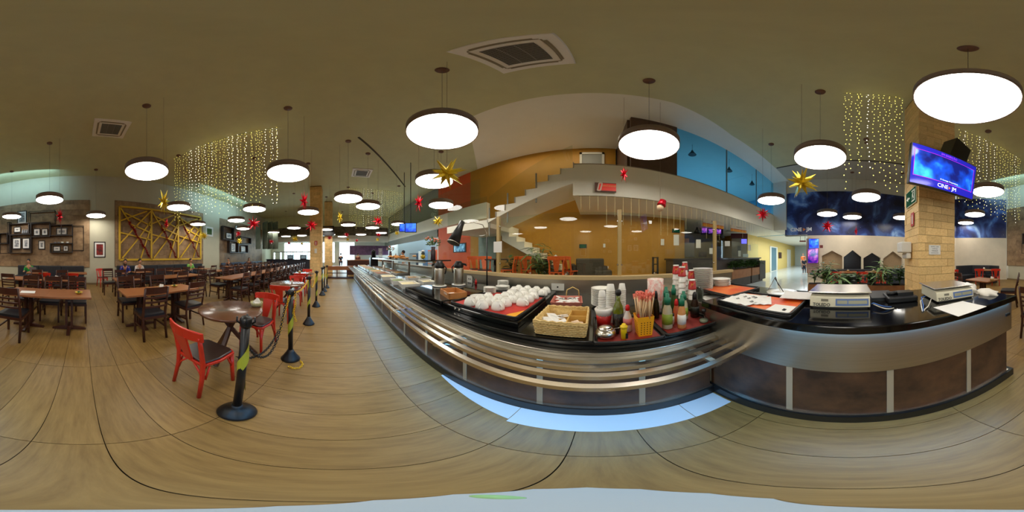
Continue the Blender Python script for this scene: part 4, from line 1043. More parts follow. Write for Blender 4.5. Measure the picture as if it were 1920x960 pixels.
o = chain_geom(sag((-.88, -.63, .68), (-1.72, -.66, .55), .14)).build('plastic_chain', m_chain_b); tag(o, 'second black plastic chain hanging lower from the nearest rope post', 'chain', CG)
o = chain_geom([(-1.87, -.56, .99), (-1.82, -.57, .93), (-1.76, -.62, .70), (-1.72, -.64, .52)]).build('plastic_chain', m_chain_y); tag(o, 'yellow plastic chain hanging down from the top of the second rope post', 'chain', CG)
o = chain_geom([(-1.93, -.52, .97), (-1.90, -.51, .85), (-1.88, -.53, .74), (-1.9, -.50, .62)]).build('plastic_chain', m_chain_y); tag(o, 'short yellow chain end dangling on the second rope post', 'chain', CG)
o = chain_geom(sag((-1.96, -.58, .98), (-3.22, -.60, .96), .07)).build('plastic_chain', m_chain_y); tag(o, 'yellow plastic chain between the second and third rope posts', 'chain', CG)
o = chain_geom(sag((-3.3, -.6, .98), (-4.5, -.62, .96), .28)).build('plastic_chain', m_chain_y); tag(o, 'yellow plastic chain between the third and fourth rope posts', 'chain', CG)
o = chain_geom(sag((-5.92, -.58, .98), (-6.52, -.56, .96), .5)).build('plastic_chain', m_chain_y); tag(o, 'yellow plastic chain between the fifth and sixth rope posts', 'chain', CG)
o = chain_geom(sag((-6.5, -.56, .98), (-7.3, -.50, .96), .4)).build('plastic_chain', m_chain_y); tag(o, 'yellow plastic chain between the two farthest rope posts', 'chain', CG)
g0 = G(540, 690); o = chain_geom([(G(541, 688)[0], G(541, 688)[1], .012)] + [(G(x, y)[0], G(x, y)[1], .012) for x, y in ((550, 692), (562, 691), (568, 684), (563, 677))]).build('plastic_chain', m_chain_y); tag(o, 'short piece of yellow chain lying on the floor by the second rope post', 'chain', CG)
# ---------------------------------------------------------------- sofas
m_sofa = M('sofa_dark', (40, 42, 48), .42, noise=.2, scale=12); m_sofab = M('sofa_blue', (60, 78, 104), .45, noise=.15, scale=12)
def sofa(x0, x1, label, mat, n):
    t = thing('banquette_sofa', label, 'sofa', ((x0 + x1) / 2, -7.9, 0)); L_ = x1 - x0
    MB().box(-L_ / 2, -.26, .0, L_ / 2, .27, .30).build('sofa_base', m_black, t)
    for i in range(n):
        a = -L_ / 2 + i * L_ / n; c = a + L_ / n
        MB().box(a + .005, -.12, .30, c - .005, .29, .46).build('seat_cushion', mat, t, bev=.03)
        MB().box(a + .005, -.26, .30, c - .005, -.12, .96 if mat is m_sofa else .92).build('back_cushion', mat, t, bev=.03)
sofa(-.1, 3.35, 'dark sofa with rounded ends under the wall shelves', m_sofa, 3)
sofa(-7.3, -1.75, 'long dark sofa under the yellow lattice', m_sofa, 5)
sofa(-16, -9.3, 'blue sofa under the far wall shelves', m_sofab, 6)
def arc_sofa(pts, label, h):
    t = thing('banquette_sofa', label, 'sofa')
    for i in range(len(pts) - 1):
        A = Vector((*pts[i], 0)); B = Vector((*pts[i + 1], 0)); d = (B - A).normalized(); n = Vector((-d.y, d.x, 0)); n = -n if n.dot(A) > 0 else n
        T = Matrix((d, n, Vector((0, 0, 1)))).transposed().to_4x4(); T.translation = A; L_ = (B - A).length
        MB().box(0, 0, .30, L_, .15, h).xf(T).build('back_cushion', m_sofa, t, bev=.03)
        MB().box(0, .15, .0, L_, .60, .44).xf(T).build('seat_cushion', m_sofa, t, bev=.03)
p1 = PD(1548, 480, 8.05); p2 = PD(1590, 480, 8.15); p3 = PD(1640, 480, 8.25); p4 = PD(1715, 480, 8.6)
arc_sofa([p[:2] for p in (p1, p2, p3, p4)], 'dark sofa along the wall with the house-shaped niches', .80)
p1 = PD(1792, 480, 8.9); p2 = PD(1822, 480, 9.6); p3 = PD(1858, 480, 9.4); p4 = PD(1874, 480, 8.9)
arc_sofa([p[:2] for p in (p1, p2, p3, p4)], 'curved dark corner sofa below the right part of the mural', .92)
for (x, D, lab) in ((1590, 7.25, 'small table with a round ornament before the niche wall sofa, left one'), (1638, 7.3, 'small table with food before the niche wall sofa, right one'), (1845, 8.3, 'table with napkins before the curved corner sofa')):
    p = PD(x, 500, D); dtable(p[0], p[1], -az(x), lab); q = napkins(p[0], p[1], .75, 'napkins on the ' + lab.replace('with napkins ', '').replace('with food ', '').replace('with a round ornament ', ''))
# ================================================================ THINGS ON THE SERVING COUNTER
Z0 = ZT
m_mat_red = M('placemat_red', (206, 44, 34), .45, noise=1, col2=(178, 36, 32), scale=5)
M('placemat_dark', (124, 32, 28), .5, noise=1, col2=(150, 48, 36), scale=6)
m_mat_or = M('placemat_orange', (226, 74, 30), .4, noise=1, col2=(240, 140, 60), scale=4)
hp = thing('warming_plate', 'wide black glass warming plate under the white cups', 'warming plate', (-.985, 1.72, Z0))
MB().box(-.46, -.64, 0, .44, .62, .055).build('plate_body', M('black_glass', (10, 10, 12), .06), hp, bev=.006)
MB().tube([(-.25, -.645, .03), (-.25, -.63, .03)], .012, 10).tube([(-.19, -.645, .03), (-.19, -.63, .03)], .012, 10).build('control_knob', m_steel_bright, hp, kind='stuff')
hp2 = thing('warming_plate', 'black glass warming plate left of the cups, under the steel flasks', 'warming plate', (-1.98, 1.72, Z0))
MB().box(-.50, -.64, 0, .50, .60, .055).build('plate_body', M('black_glass'), hp2, bev=.006)
ZP = Z0 + .055
def tray(name, x0, y0, x1, y1, z, label, mat=m_black, lip=.018, rz=0):
    t = thing(name, label, 'tray', ((x0 + x1) / 2, (y0 + y1) / 2, z), rz); a = (x1 - x0) / 2; b_ = (y1 - y0) / 2
    MB().box(-a, -b_, 0, a, b_, .006).build('tray_base', mat, t)
    m = MB(); r = .03; n = 6; ring = []
    for cx, cy, q in ((a - r, b_ - r, 0), (-a + r, b_ - r, 1), (-a + r, -b_ + r, 2), (a - r, -b_ + r, 3)):
        for k in range(n + 1):
            an = (q + k / n) * PI / 2; ring.append((cx + r * math.cos(an), cy + r * math.sin(an), lip))
    m.tube(ring, .009, 6, False, True); m.build('tray_rim', mat, t)
    return t
tr0 = tray('cup_tray', -1.36, 1.12, -.58, 1.90, ZP, 'black tray lined with red paper under the upturned white cups')
MB().box(-.36, -.36, .006, .36, .36, .009).build('paper_liner', m_mat_red, tr0)
b = MB(); b.prism([(.27, -.36), (.36, -.36), (.36, -.16), (.33, -.22), (.31, -.26), (.28, -.31)], .009, .0105); b.build('liner_flame', M('flame_yellow', (240, 170, 40), .5), tr0)
# cups, upside down
c0 = thing('coffee_cup', 'x', 'cup')
MB().lathe([(.055, 0), (.067, .002), (.065, .024), (.056, .054), (.041, .074), (.031, .079), (.031, .086), (.026, .086), (.001, .083)], n=24).build('cup_body', m_white, c0)
MB().tube([(.060, 0, .020), (.084, 0, .017), (.096, 0, .034), (.089, 0, .053), (.060, 0, .060), (.048, 0, .058)], .0085, 8).build('handle', m_white, c0)
cups = []
for i, x in enumerate((-.70, -.845, -.99, -1.135)):
    y = (1.50, 1.26, 1.20, 1.20)[i]; ym = (1.80, 1.82, 1.78, 1.55)[i]
    while y < ym + .02: cups.append((x + random.uniform(-.008, .008), y, ZP + .009)); y += .142
for i in range(4): cups.append((-.66 - .14 * i, 2.02, ZP)); cups.append((-.66 - .14 * i, 2.17, ZP))
for n_, (x, y, z) in enumerate(cups):
    lab = 'white cup turned upside down on the red-lined tray, %s in from its aisle side' % ORD[min(23, n_)] if n_ < len(cups) - 8 else 'white cup turned upside down behind the tray, %s of the back ones' % ORD[n_ - len(cups) + 8]
    rz = random.uniform(-1.3, -.3)
    if n_ == 0: c0.location = (x, y, z); c0.rotation_euler = (0, 0, rz); c0['label'] = lab; c0['group'] = 'upturned white coffee cups'
    else: dup(c0, (x, y, z), rz, lab, 'upturned white coffee cups')
# saucers
sme = MB().lathe([(.04, 0), (.05, .002), (.078, .013), (.08, .016), (.05, .006), (.001, .005)], n=28).mesh('saucer', m_white)
def saucers(x, y, z, n, sc, where):
    for k in range(n):
        o = inst(sme, 'saucer', None, (x + random.uniform(-.002, .002), y, z + k * .0125), scale=(sc, sc, 1)); tag(o, 'white saucer %s, %s from the bottom' % (where, ORD[k]), 'saucer', 'white saucers beside the cups')
saucers(-1.44 + .10, 1.80, ZP, 7, 1.1, 'in the middle stack left of the cups'); saucers(-1.32, 2.10, ZP, 5, 1.35, 'in the wide stack before the heat lamp'); saucers(-1.42, 2.27, ZP, 9, 1.15, 'in the tall rear stack by the heat lamp')
saucers(-1.24, 1.44, ZP + .01, 3, 1.2, 'in the low stack at the left of the cups')
# airpots
def airpot(x, y, label, rz):
    t = thing('vacuum_flask', label, 'flask', (x, y, ZP), rz, 'steel vacuum flasks for coffee')
    MB().lathe([(.11, 0), (.125, .01), (.12, .022), (.001, .022)], n=28).build('drip_plate', m_white, t)
    MB().lathe([(.083, .022), (.088, .04), (.088, .29), (.078, .32), (.001, .32)], n=32).build('flask_body', m_steel, t)
    MB().lathe([(.078, .315), (.086, .33), (.088, .37), (.06, .41), (.052, .43), (.03, .435), (.001, .436)], n=24).build('flask_head', m_black, t)
    MB().bar((0, -.06, .385), (0, -.14, .37), .04, .035).bar((0, -.135, .37), (0, -.14, .345), .025, .025).build('spout', m_black, t, bev=.006)
    MB().tube([(0, .085, .36), (0, .125, .32), (0, .115, .26), (0, .10, .22)], .012, 8).build('carry_handle', m_black, t)
airpot(-2.26, 1.62, 'steel vacuum flask with black head, left one', R(-60)); airpot(-2.14, 1.95, 'steel vacuum flask with black head, right one beside the heat lamp', R(120))
# heat lamp
hl = thing('heat_lamp', 'black gooseneck heat lamp leaning over the serving counter', 'lamp', (-1.80, 2.33, Z0))
MB().lathe([(.11, 0), (.115, .01), (.10, .03), (.03, .045), (.001, .045)], n=24).build('base', m_black, hl)
MB().tube([(0, 0, .04), (0, 0, .92)], .012, 10).build('pole', m_black, hl)
sp_ = Vector(PD(871, 421, 2.75)) - Vector((-1.80, 2.33, Z0))
MB().tube([(0, 0, .92), (0, 0, .98), Vector((0, 0, 1.02)).lerp(sp_, .2) + Vector((0, 0, .10)), Vector((0, 0, 1.02)).lerp(sp_, .6) + Vector((0, 0, .09)), sp_ + Vector((0, 0, .02))], .008, 10).build('gooseneck', m_steel_bright, hl)
top = Vector(PD(867, 416, 2.73)) - hl.location; bot = Vector(PD(850, 456, 2.62)) - hl.location; ax = (bot - top).normalized(); L_ = (bot - top).length
q = ax.to_track_quat('Z', 'Y').to_matrix().to_4x4(); q.translation = top
MB().lathe([(.001, -.01), (.045, 0), (.048, .09), (.05, .10), (.105, L_), (.100, L_), (.045, .11), (.001, .10)], n=28).xf(q).build('shade', m_black, hl)
MB().lathe([(.1055, L_ - .008), (.108, L_), (.1055, L_ + .002)], n=28).xf(q).build('shade_rim', m_steel_bright, hl)
o = MB().tube([(-1.78, 2.40, Z0 + .012), (-1.9, 2.42, Z0 + .01), (-2.1, 2.41, Z0 + .03), (WY(884, 523, 2.42)[0], 2.425, 1.045)], .005, 6).build('power_cord', m_black); hl_c = o; o.parent = hl; o.location = (1.80, -2.33, -Z0)
o = MB().lathe([(.02, 0), (.022, .05), (.018, .07), (.007, .085), (.001, .12)], n=12).build('sauce_bottle', m_redfoil if False else M('ketchup', (200, 24, 24), .35)); tag(o, 'tiny red sauce bottle with a white tip beside the right steel flask', 'bottle', loc=(-1.95, 2.2, ZP))
# wooden basket tray
wb = thing('wooden_basket', 'shallow tan wooden basket with a small sign, left of the cups', 'basket', (-1.60, 1.36, ZP), R(-18))
m_tan = M('tan_wood', (196, 132, 70), .5, noise=.2, scale=10)
MB().box(-.17, -.12, 0, .17, .12, .012).build('basket_base', m_tan, wb)
for (a, b_, c, d) in ((-.17, -.12, .17, -.108), (-.17, .108, .17, .12), (-.17, -.12, -.158, .12), (.158, -.12, .17, .12)): MB().box(a, b_, .012, c, d, .075).build('basket_side', m_tan, wb)
MB().box(-.10, -.07, .012, -.01, .05, .02).build('paper_packets', m_paper, wb)
letters('EXTRA', .035, m_paper, wb, frameT((.05, -.1205, .05), (1, 0, 0)), depth=.0005)
# pink basket of tongs and papers
pb = thing('pink_basket', 'pink plastic basket with cane handle holding white packets', 'basket', (-.31, 1.86, Z0), R(6))
m_pink = M('pink_plastic', (206, 126, 110), .45)
def basket_shell(a, b_, h, th, fl=.02):
    m = MB(); o = [(-a, -b_), (a, -b_), (a, b_), (-a, b_)]; O = [(x * (1 + fl / a), y * (1 + fl / b_)) for x, y in o]
    I = [(x * (1 - th / a), y * (1 - th / b_)) for x, y in o]; OI = [(x * (1 + fl / a - th / a), y * (1 + fl / b_ - th / b_)) for x, y in o]
    v = [(x, y, 0) for x, y in o] + [(x, y, h) for x, y in O] + [(x, y, h) for x, y in OI] + [(x, y, th) for x, y in I]
    f = [(3, 2, 1, 0), (12, 13, 14, 15)]
    for k in range(4):
        j = (k + 1) % 4; f += [(k, j, 4 + j, 4 + k), (4 + k, 4 + j, 8 + j, 8 + k), (8 + k, 8 + j, 12 + j, 12 + k)]
    return m.add(v, f)
basket_shell(.155, .14, .07, .008).build('basket_body', m_pink, pb, bev=.004)
MB().tube([(-.02, .14, .07), (-.01, .14, .15), (.06, .14, .185), (.13, .14, .15), (.14, .14, .07)], .007, 8).build('cane_handle', M('cane', (210, 180, 110), .6), pb)
def packets(t, n, a, b_, z, mat, sx=.05, sy=.035, name='packet', seed=3):
    rnd = random.Random(seed); me = MB().add([(-sx, -sy, 0), (sx, -sy, 0), (sx, sy, 0), (-sx, sy, 0), (-sx * .9, -sy * .8, .008), (sx * .9, -sy * .8, .006), (sx * .9, sy * .8, .008), (-sx * .9, sy * .8, .007)], [(3, 2, 1, 0), (4, 5, 6, 7), (0, 1, 5, 4), (1, 2, 6, 5), (2, 3, 7, 6), (3, 0, 4, 7)]).mesh(name, mat)
    for i in range(n): inst(me, name, t, (rnd.uniform(-a, a), rnd.uniform(-b_, b_), z + i * .0015), (rnd.uniform(-.35, .35), rnd.uniform(-.35, .35), rnd.uniform(0, 3.1)))
packets(pb, 14, .10, .09, .04, m_paper)
b = MB()
for k in range(4): b.tube([(-.09 + .05 * k, -.03, .072), (-.07 + .05 * k, .0, .076), (-.05 + .05 * k, -.02, .072), (-.06 + .05 * k, .03, .076), (-.08 + .05 * k, .02, .074)], .0022, 5)
b.build('printed_scrolls', m_black, pb, kind='stuff')
# wicker basket
wk = thing('wicker_basket', 'square light wicker basket with sugar packets and small compartments', 'basket', (-.225, 1.22, Z0))
m_wick = M('wicker', (240, 212, 146), .6, noise=1, col2=(206, 168, 98), scale=40, rand=.08)
a, b_ = .165, .175
basket_shell(a - .004, b_ - .004, .10, .006, .014).build('basket_wall', m_wick, wk)
for r in range(7):       # woven rows
    z = .010 + r * .0145; f = 1 + .014 * z / .10 / a * 1.0; m = MB(); ring = []
    A = a + .014 * z / .10; B = b_ + .014 * z / .10
    N_ = 28
    def edge(p, q, k): return (p[0] + (q[0] - p[0]) * k, p[1] + (q[1] - p[1]) * k)
    cs_ = [(-A, -B), (A, -B), (A, B), (-A, B)]; nn = [(0, -1), (1, 0), (0, 1), (-1, 0)]
    for e in range(4):
        for k in range(N_):
            p = edge(cs_[e], cs_[(e + 1) % 4], k / N_); w_ = .0035 * (1 if (k + r) % 2 else -1); ring.append((p[0] + nn[e][0] * w_, p[1] + nn[e][1] * w_, z))
    m.tube(ring, .0062, 5, False, True); m.build('woven_row', m_wick, wk)
A, B = a + .012, b_ + .012
for zz, rr in ((.106, .009), (.118, .008)):
    ring = []
    for e in range(4):
        cs_ = [(-A, -B), (A, -B), (A, B), (-A, B)]
        for k in range(24):
            p = (cs_[e][0] + (cs_[(e + 1) % 4][0] - cs_[e][0]) * k / 24, cs_[e][1] + (cs_[(e + 1) % 4][1] - cs_[e][1]) * k / 24); ring.append((p[0], p[1], zz + .004 * math.sin(k * 1.6)))
    MB().tube(ring, rr, 6, False, True).build('braided_rim', m_wick, wk)
MB().box(.03, -.17, .01, .038, .17, .095).box(.03, .02, .01, .165, .028, .095).box(.03, .16, .01, .165, .168, .095).build('divider', M('tan_card', (206, 164, 84), .6), wk)
packets(wk, 16, .06, .12, .05, m_paper, seed=5)
for o in children_of(wk):
    if o.name.startswith('packet'): o.location.x -= .07
packets(wk, 5, .03, .05, .06, M('packet_beige', (226, 200, 172), .6), .045, .02, 'sugar_stick', 9)
for o in children_of(wk):
    if o.name.startswith('sugar_stick'): o.location.x += .10; o.location.y -= .08
# condiment trays
tA = tray('condiment_tray', .0, .945, .445, 1.42, Z0, 'black tray with the straws, oil bottle and sugar bowl'); MB().box(-.20, -.21, .006, .20, .21, .008).build('paper_liner', M('placemat_dark'), tA)
tB = tray('condiment_tray', .455, .955, .915, 1.42, Z0, 'black tray with the green-capped dressing bottles', rz=0); MB().box(-.20, -.20, .006, .20, .20, .008).build('paper_liner', M('placemat_dark'), tB)
ZB = Z0 + .008
sb = thing('sugar_bowl', 'round steel sugar bowl with an open flap lid and spoon', 'bowl', (.075, 1.05, ZB))
MB().lathe([(.03, 0), (.055, .008), (.068, .03), (.064, .052), (.050, .066), (.001, .066)], n=32).build('bowl_body', m_steel_bright, sb)
MB().lathe([(.050, .066), (.046, .076), (.03, .086), (.001, .09)], n=28).build('lid', m_steel_bright, sb)
MB().lathe([(.018, 0), (.017, .006), (.001, .007)], (.015, -.02, .078), 14).build('lid_opening', M('bowl_dark', (60, 50, 30), .3), sb)
MB().tube([(.04, 0, .06), (.09, .01, .064), (.12, .015, .062)], .0025, 6).build('spoon', m_steel_bright, sb)
ys = thing('toothpick_shaker', 'small yellow toothpick box with rounded lid', 'toothpick holder', (.185, 1.005, ZB), .2)
m_yel = M('yellow_plastic', (236, 200, 24), .4)
MB().lathe([(.018, 0), (.022, .085), (.022, .088)], n=8).build('body', m_yel, ys)
MB().lathe([(.024, .088), (.024, .102), (.014, .108), (.012, .118), (.001, .12)], n=16).build('lid', m_yel, ys)
MB().box(.006, -.022, .01, .020, -.018, .05).build('printed_label', m_black, ys)
st = thing('straw_holder', 'yellow perforated holder crowded with paper-wrapped straws', 'straw holder', (.33, 1.055, ZB))
m_yo = M('yellow_orange_plastic', (244, 172, 22), .4)
basket_shell(.045, .045, .155, .003, .013).build('holder_body', m_yo, st, bev=.003)
b = MB()
for f in range(4):
    for i in range(4):
        for j in range(6):
            u = (i - 1.5) * .02; z = .02 + j * .018; o_ = .045 + .013 * z / .155 + .0006
            T = Matrix.Rotation(f * PI / 2, 4, 'Z') @ Matrix.Translation((u, -o_, z)) @ Matrix.Rotation(PI / 2, 4, 'X')
            m = MB().lathe([(.0048, 0), (.001, .0006)], n=8).xf(T); b.add(m.v, m.f)
b.build('holes', M('hole_dark', (110, 64, 10), .8), st, kind='stuff')
rnd = random.Random(4)
m_straw_p = M('straw_paper', (236, 204, 160), .6, noise=.1, scale=30); m_straw_r = M('straw_red', (206, 30, 36), .5); m_straw_tip = M('straw_wrap_tip', (240, 130, 112), .6)
me1 = MB().tube([(0, 0, 0), (0, 0, .11)], .0042, 6).mesh('straw_band', m_straw_r); me2 = MB().tube([(0, 0, .11), (0, 0, .26)], .0046, 6).mesh('straw', m_straw_p); me3 = MB().add([(-.009, -.004, .245), (.009, .004, .245), (.012, 0, .285), (-.011, .003, .282), (0, .010, .265)], [(0, 1, 2, 3), (0, 4, 1), (3, 2, 4)]).mesh('straw_tip', m_straw_tip)
for i in range(44):
    x, y = rnd.uniform(-.04, .04), rnd.uniform(-.04, .04); rot = (-y * 3.0 + rnd.uniform(-.1, .1), x * 3.2 + rnd.uniform(-.1, .1), rnd.random() * 6); z = .02 + rnd.uniform(0, .025)
    s = inst(me2, 'straw', st, (x, y, z), rot); inst(me1, 'straw_band', s); inst(me3, 'straw_tip', s)
ob = thing('oil_bottle', 'green glass olive oil bottle with a black ball stopper', 'bottle', (.178, 1.20, ZB))
MB().lathe([(.030, 0), (.040, .004), (.041, .15), (.036, .18), (.018, .225), (.0155, .235), (.0155, .275), (.001, .275)], n=28).build('bottle_glass', M('oil_green', (96, 104, 14), .08, coat=.5), ob)
MB().lathe([(.0415, .03), (.0415, .13)], n=28).build('label', M('label_black', (24, 28, 20), .5), ob); MB().lathe([(.017, .27), (.024, .285), (.024, .30), (.015, .315), (.001, .317)], n=18).build('stopper', m_black, ob)
mw_ = thing('vinegar_bottle', 'clear bottle with a red cap and pink label beside the straws', 'bottle', (.235, 1.13, ZB))
MB().lathe([(.026, 0), (.032, .004), (.032, .11), (.024, .135), (.013, .16), (.013, .175), (.001, .175)], n=24).build('bottle_body', M('clear_pl', (214, 204, 198), .15), mw_); MB().lathe([(.0325, .06), (.0325, .11)], n=24).build('label', M('pink_label', (206, 120, 116), .5), mw_)
MB().lathe([(.016, .17), (.016, .20), (.010, .212), (.001, .213)], n=16).build('cap', M('red_cap', (206, 26, 30), .4), mw_)
pg = thing('pepper_grinder', 'small dark twisted grinder in front of the oil bottle', 'grinder', (.155, 1.10, ZB)); MB().lathe([(.018, 0), (.02, .03), (.012, .05), (.019, .07), (.012, .09), (.016, .105), (.005, .12), (.006, .13), (.001, .135)], n=16).build('grinder_body', M('dark_glass', (40, 34, 28), .15), pg)
# cup tubs and stacks
def cupstack(x, y, z, n, r, h, mat, pitch, label, grp, cat='cup', name='paper_cup', n_part=1):
    me = MB().lathe([(r, 0), (r * 1.04, .004), (r * .96, .01), (r * .72, h), (.001, h)], n=20).mesh('cup', mat)
    for k in range(n):
        o = inst(me, name, None, (x, y, z + k * pitch)); tag(o, label + ', %s from the bottom' % ORD[k] if n > 1 else label, cat, grp)
rp = thing('cup_tub', 'red tub lined with plastic holding stacked white cups, behind the sugar bowl', 'tub', (.075, 1.245, ZB))
MB().lathe([(.05, 0), (.062, .12), (.058, .12), (.046, .01), (.001, .01)], n=28).build('tub_body', M('red_tub', (196, 34, 30), .4, noise=.2, scale=14), rp)
MB().lathe([(.060, .10), (.066, .13), (.074, .15), (.06, .165), (.054, .13), (.058, .11)], n=17).build('plastic_liner', M('film_white', (226, 222, 216), .3), rp)
cupstack(.06, 1.245, ZB + .03, 12, .030, .05, m_white_pl, .020, 'white plastic cup in the tower standing in the red tub', 'white plastic cups', name='plastic_cup')
cupstack(.135, 1.34, Z0 + .001, 18, .038, .06, m_white_pl, .0165, 'white plastic cup in the wide middle tower', 'white plastic cups', name='plastic_cup')
cupstack(.235, 1.36, Z0 + .001, 17, .033, .06, m_white_pl, .0175, 'white plastic cup in the right tower behind the straws', 'white plastic cups', name='plastic_cup')
bme = MB().lathe([(.05, 0), (.11, .03), (.115, .035), (.10, .033), (.05, .008), (.001, .008)], n=30).mesh('bowl', m_white)
bmk = M('dark_rim_white', (60, 54, 48), .3)
for k in range(13):
    o = inst(bme, 'soup_plate', None, (.08, 1.82, Z0 + k * .0155)); tag(o, 'white soup plate in the stack behind the cup towers, %s from the bottom' % ORD[k], 'plate', 'soup plates behind the cups')
np_ = thing('straw_canister', 'tall white canister full of thin red-striped paper straws', 'straw holder', (.60, 1.52, Z0 + .001))
MB().lathe([(.055, 0), (.075, .01), (.082, .345), (.078, .345), (.001, .33)], n=30).build('canister', M('canister_print', (236, 232, 222), .5, noise=1, col2=(214, 140, 132), scale=34), np_)
b = MB()
for i in range(26):
    a_ = rnd.random() * 6.28; r_ = rnd.uniform(.04, .09); b.tube([(r_ * .8 * math.cos(a_), r_ * .8 * math.sin(a_), .04), (r_ * 1.15 * math.cos(a_), r_ * 1.15 * math.sin(a_), .23 + rnd.random() * .05)], .003, 5)
b.build('loose_straws', m_straw_tip, np_, kind='stuff')
# bottles
def sauce(x, y, h, r, body, capm, label, cap='flat', lab=None, shape='round', labc=None):
    t = thing('dressing_bottle', label, 'bottle', (x, y, ZB), 0)
    MB().lathe([(r * .85, 0), (r, .005), (r * 1.02, h * .28), (r * .86, h * .55), (r * .55, h * .70), (r * .52, h * .74), (.001, h * .74)], n=24).build('bottle_body', body, t)
    if cap == 'flat': MB().lathe([(r * .62, h * .70), (r * .66, h * .88), (r * .40, h * .90), (r * .38, h), (.001, h)], n=20).build('cap', capm, t)
    else: MB().lathe([(r * .55, h * .72), (r * .55, h * .80), (r * .5, h * .9), (r * .3, h * .98), (.001, h)], n=20).build('cap', capm, t)
    if lab: MB().lathe([(r * 1.012, h * .14), (r * 1.03, h * .30), (r * .95, h * .44)], n=24).build('label', lab, t)
    return t
m_greencap = M('green_cap', (14, 112, 84), .35); m_ranch = M('ranch', (196, 190, 160), .25); m_lime = M('lime_label', (140, 160, 50), .5)
sauce(.525, 1.09, .285, .040, m_ranch, m_greencap, 'pale dressing bottle with a green label and green cap, foremost left', lab=m_lime)
sauce(.62, 1.04, .27, .033, M('rose_sauce', (214, 150, 90), .3), m_greencap, 'orange dressing bottle with white label and green cap, foremost right', lab=m_paper)
sauce(.735, 1.20, .26, .038, m_ranch, m_greencap, 'pale dressing bottle with a green label, half hidden behind the orange one', lab=m_lime)
sauce(.60, 1.27, .30, .036, M('green_sauce', (60, 84, 40), .3), m_greencap, 'dark green dressing bottle with a tall green cap in the rear')
sauce(.70, 1.32, .30, .036, M('green_sauce', (60, 84, 40), .3), m_greencap, 'green-capped bottle in the rear before the red paper cups')
sauce(.645, 1.17, .21, .030, M('pepper_sauce', (196, 96, 56), .3), M('red_cap'), 'small pepper sauce bottle with a red cap', cap='round')
sauce(.53, 1.33, .26, .030, M('soy', (40, 30, 14), .2), m_black, 'dark soy bottle with a black cap beside the straws', cap='round')
sauce(.47, 1.30, .26, .028, M('amber', (110, 74, 20), .2), m_black, 'amber bottle with a black cap right behind the straws', cap='round')
sauce(.845, 1.19, .245, .040, M('balsamic', (44, 26, 18), .15), m_black, 'squat dark bottle with a black round label', cap='round', lab=M('label_black'))
t = thing('pepper_shaker', 'little shaker with a black and blue top between the dressing bottles', 'shaker', (.585, 1.13, ZB)); MB().lathe([(.018, 0), (.02, .07), (.016, .08)], n=14).build('body', m_paper, t); MB().lathe([(.018, .08), (.018, .10), (.001, .105)], n=14).build('cap', m_black, t)
t = thing('glass_cruet', 'small round glass cruet with black stopper at the end of the tray', 'cruet', (.825, 1.035, ZB))
MB().lathe([(.03, 0), (.038, .01), (.036, .035), (.016, .06), (.012, .10), (.016, .105)], n=24).build('flask', M('cruet_glass', (210, 214, 200), .02, trans=(.62, .66, .62, 1)), t); MB().lathe([(.001, .003), (.034, .005), (.035, .025), (.001, .025)], n=20).build('liquid', M('pale_liquid', (200, 200, 176), .1), t); MB().lathe([(.012, .095), (.018, .103), (.018, .12), (.001, .122)], n=16).build('stopper', m_black, t)
# red printed paper cups on white ones (on the perforated unit)
ZU = 1.0
m_cup_red = M('cup_red_print', (176, 28, 26), .4)
def towers(px, pytop, D, label, wn):
    p = PD(px, pytop, D); ztop = p[2]; z = ZU; r = .041
    t_n = max(2, int((ztop - .10 - z) / .055)); 
    for k in range(t_n):
        o = inst(whc, 'paper_cup', None, (p[0], p[1], z + k * (ztop - .105 - z) / t_n)); tag(o, 'white paper cup under %s, %s from the bottom' % (label, ORD[k]), 'cup', 'paper cup towers at the corner')
    t = thing('paper_cup', 'red printed paper cup turned over on %s' % label, 'cup', (p[0], p[1], ztop - .10), 0, 'paper cup towers at the corner')
    MB().lathe([(.042, 0), (.044, .004), (.041, .01), (.033, .088)], n=22).build('cup_sleeve', m_cup_red, t); MB().lathe([(.033, .088), (.034, .10), (.030, .102), (.030, .092), (.001, .092)], n=22).build('cup_foot', m_white, t)
    T = frameT((0, 0, 0), (math.cos(az(px)), -math.sin(az(px)), 0)); c, s = math.cos(az(px)), math.sin(az(px))
    m = MB(); pts = [(-.014, .03), (-.004, .065), (.004, .045), (.016, .07)]
    for a1, b1 in zip(pts[:-1], pts[1:]):
        m.bar((a1[0], a1[1], .0405), (b1[0], b1[1], .0385), .006, .003)
    m.xf(T).build('wavy_emblem', M('emblem_gold', (226, 150, 60), .5), t)
whc = MB().lathe([(.042, 0), (.044, .004), (.040, .01), (.031, .098), (.001, .098)], n=20).mesh('cup_body', m_white)
towers(1267.5, 497, 1.86, 'the rear left tower', 0); towers(1284, 491, 2.10, 'the rearmost tower', 0); towers(1279, 500, 1.70, 'the middle front tower', 0); towers(1296.5, 506, 1.90, 'the right tower', 0); towers(1298, 524, 1.66, 'the short right tower in front', 0)
gl = MB().lathe([(.026, 0), (.032, .12), (.030, .12), (.024, .006), (.001, .006)], n=18).mesh('tumbler_glass', M('cruet_glass'))
for k, (x, y) in enumerate(((1309, 1.70), (1313, 1.58))):
    p = PD(x, 530, y); o = inst(gl, 'glass_tumbler', None, (p[0], p[1], ZU + .001)); tag(o, 'clear glass tumbler before the tall plate stack, %s one' % ('rear' if k == 0 else 'front'), 'glass', 'clear tumblers before the plate stack')
dpl = MB().lathe([(.06, 0), (.08, .003), (.118, .014), (.12, .017), (.08, .009), (.001, .008)], n=36).mesh('plate_body', m_white)
p = PD(1318, 540, 1.93)
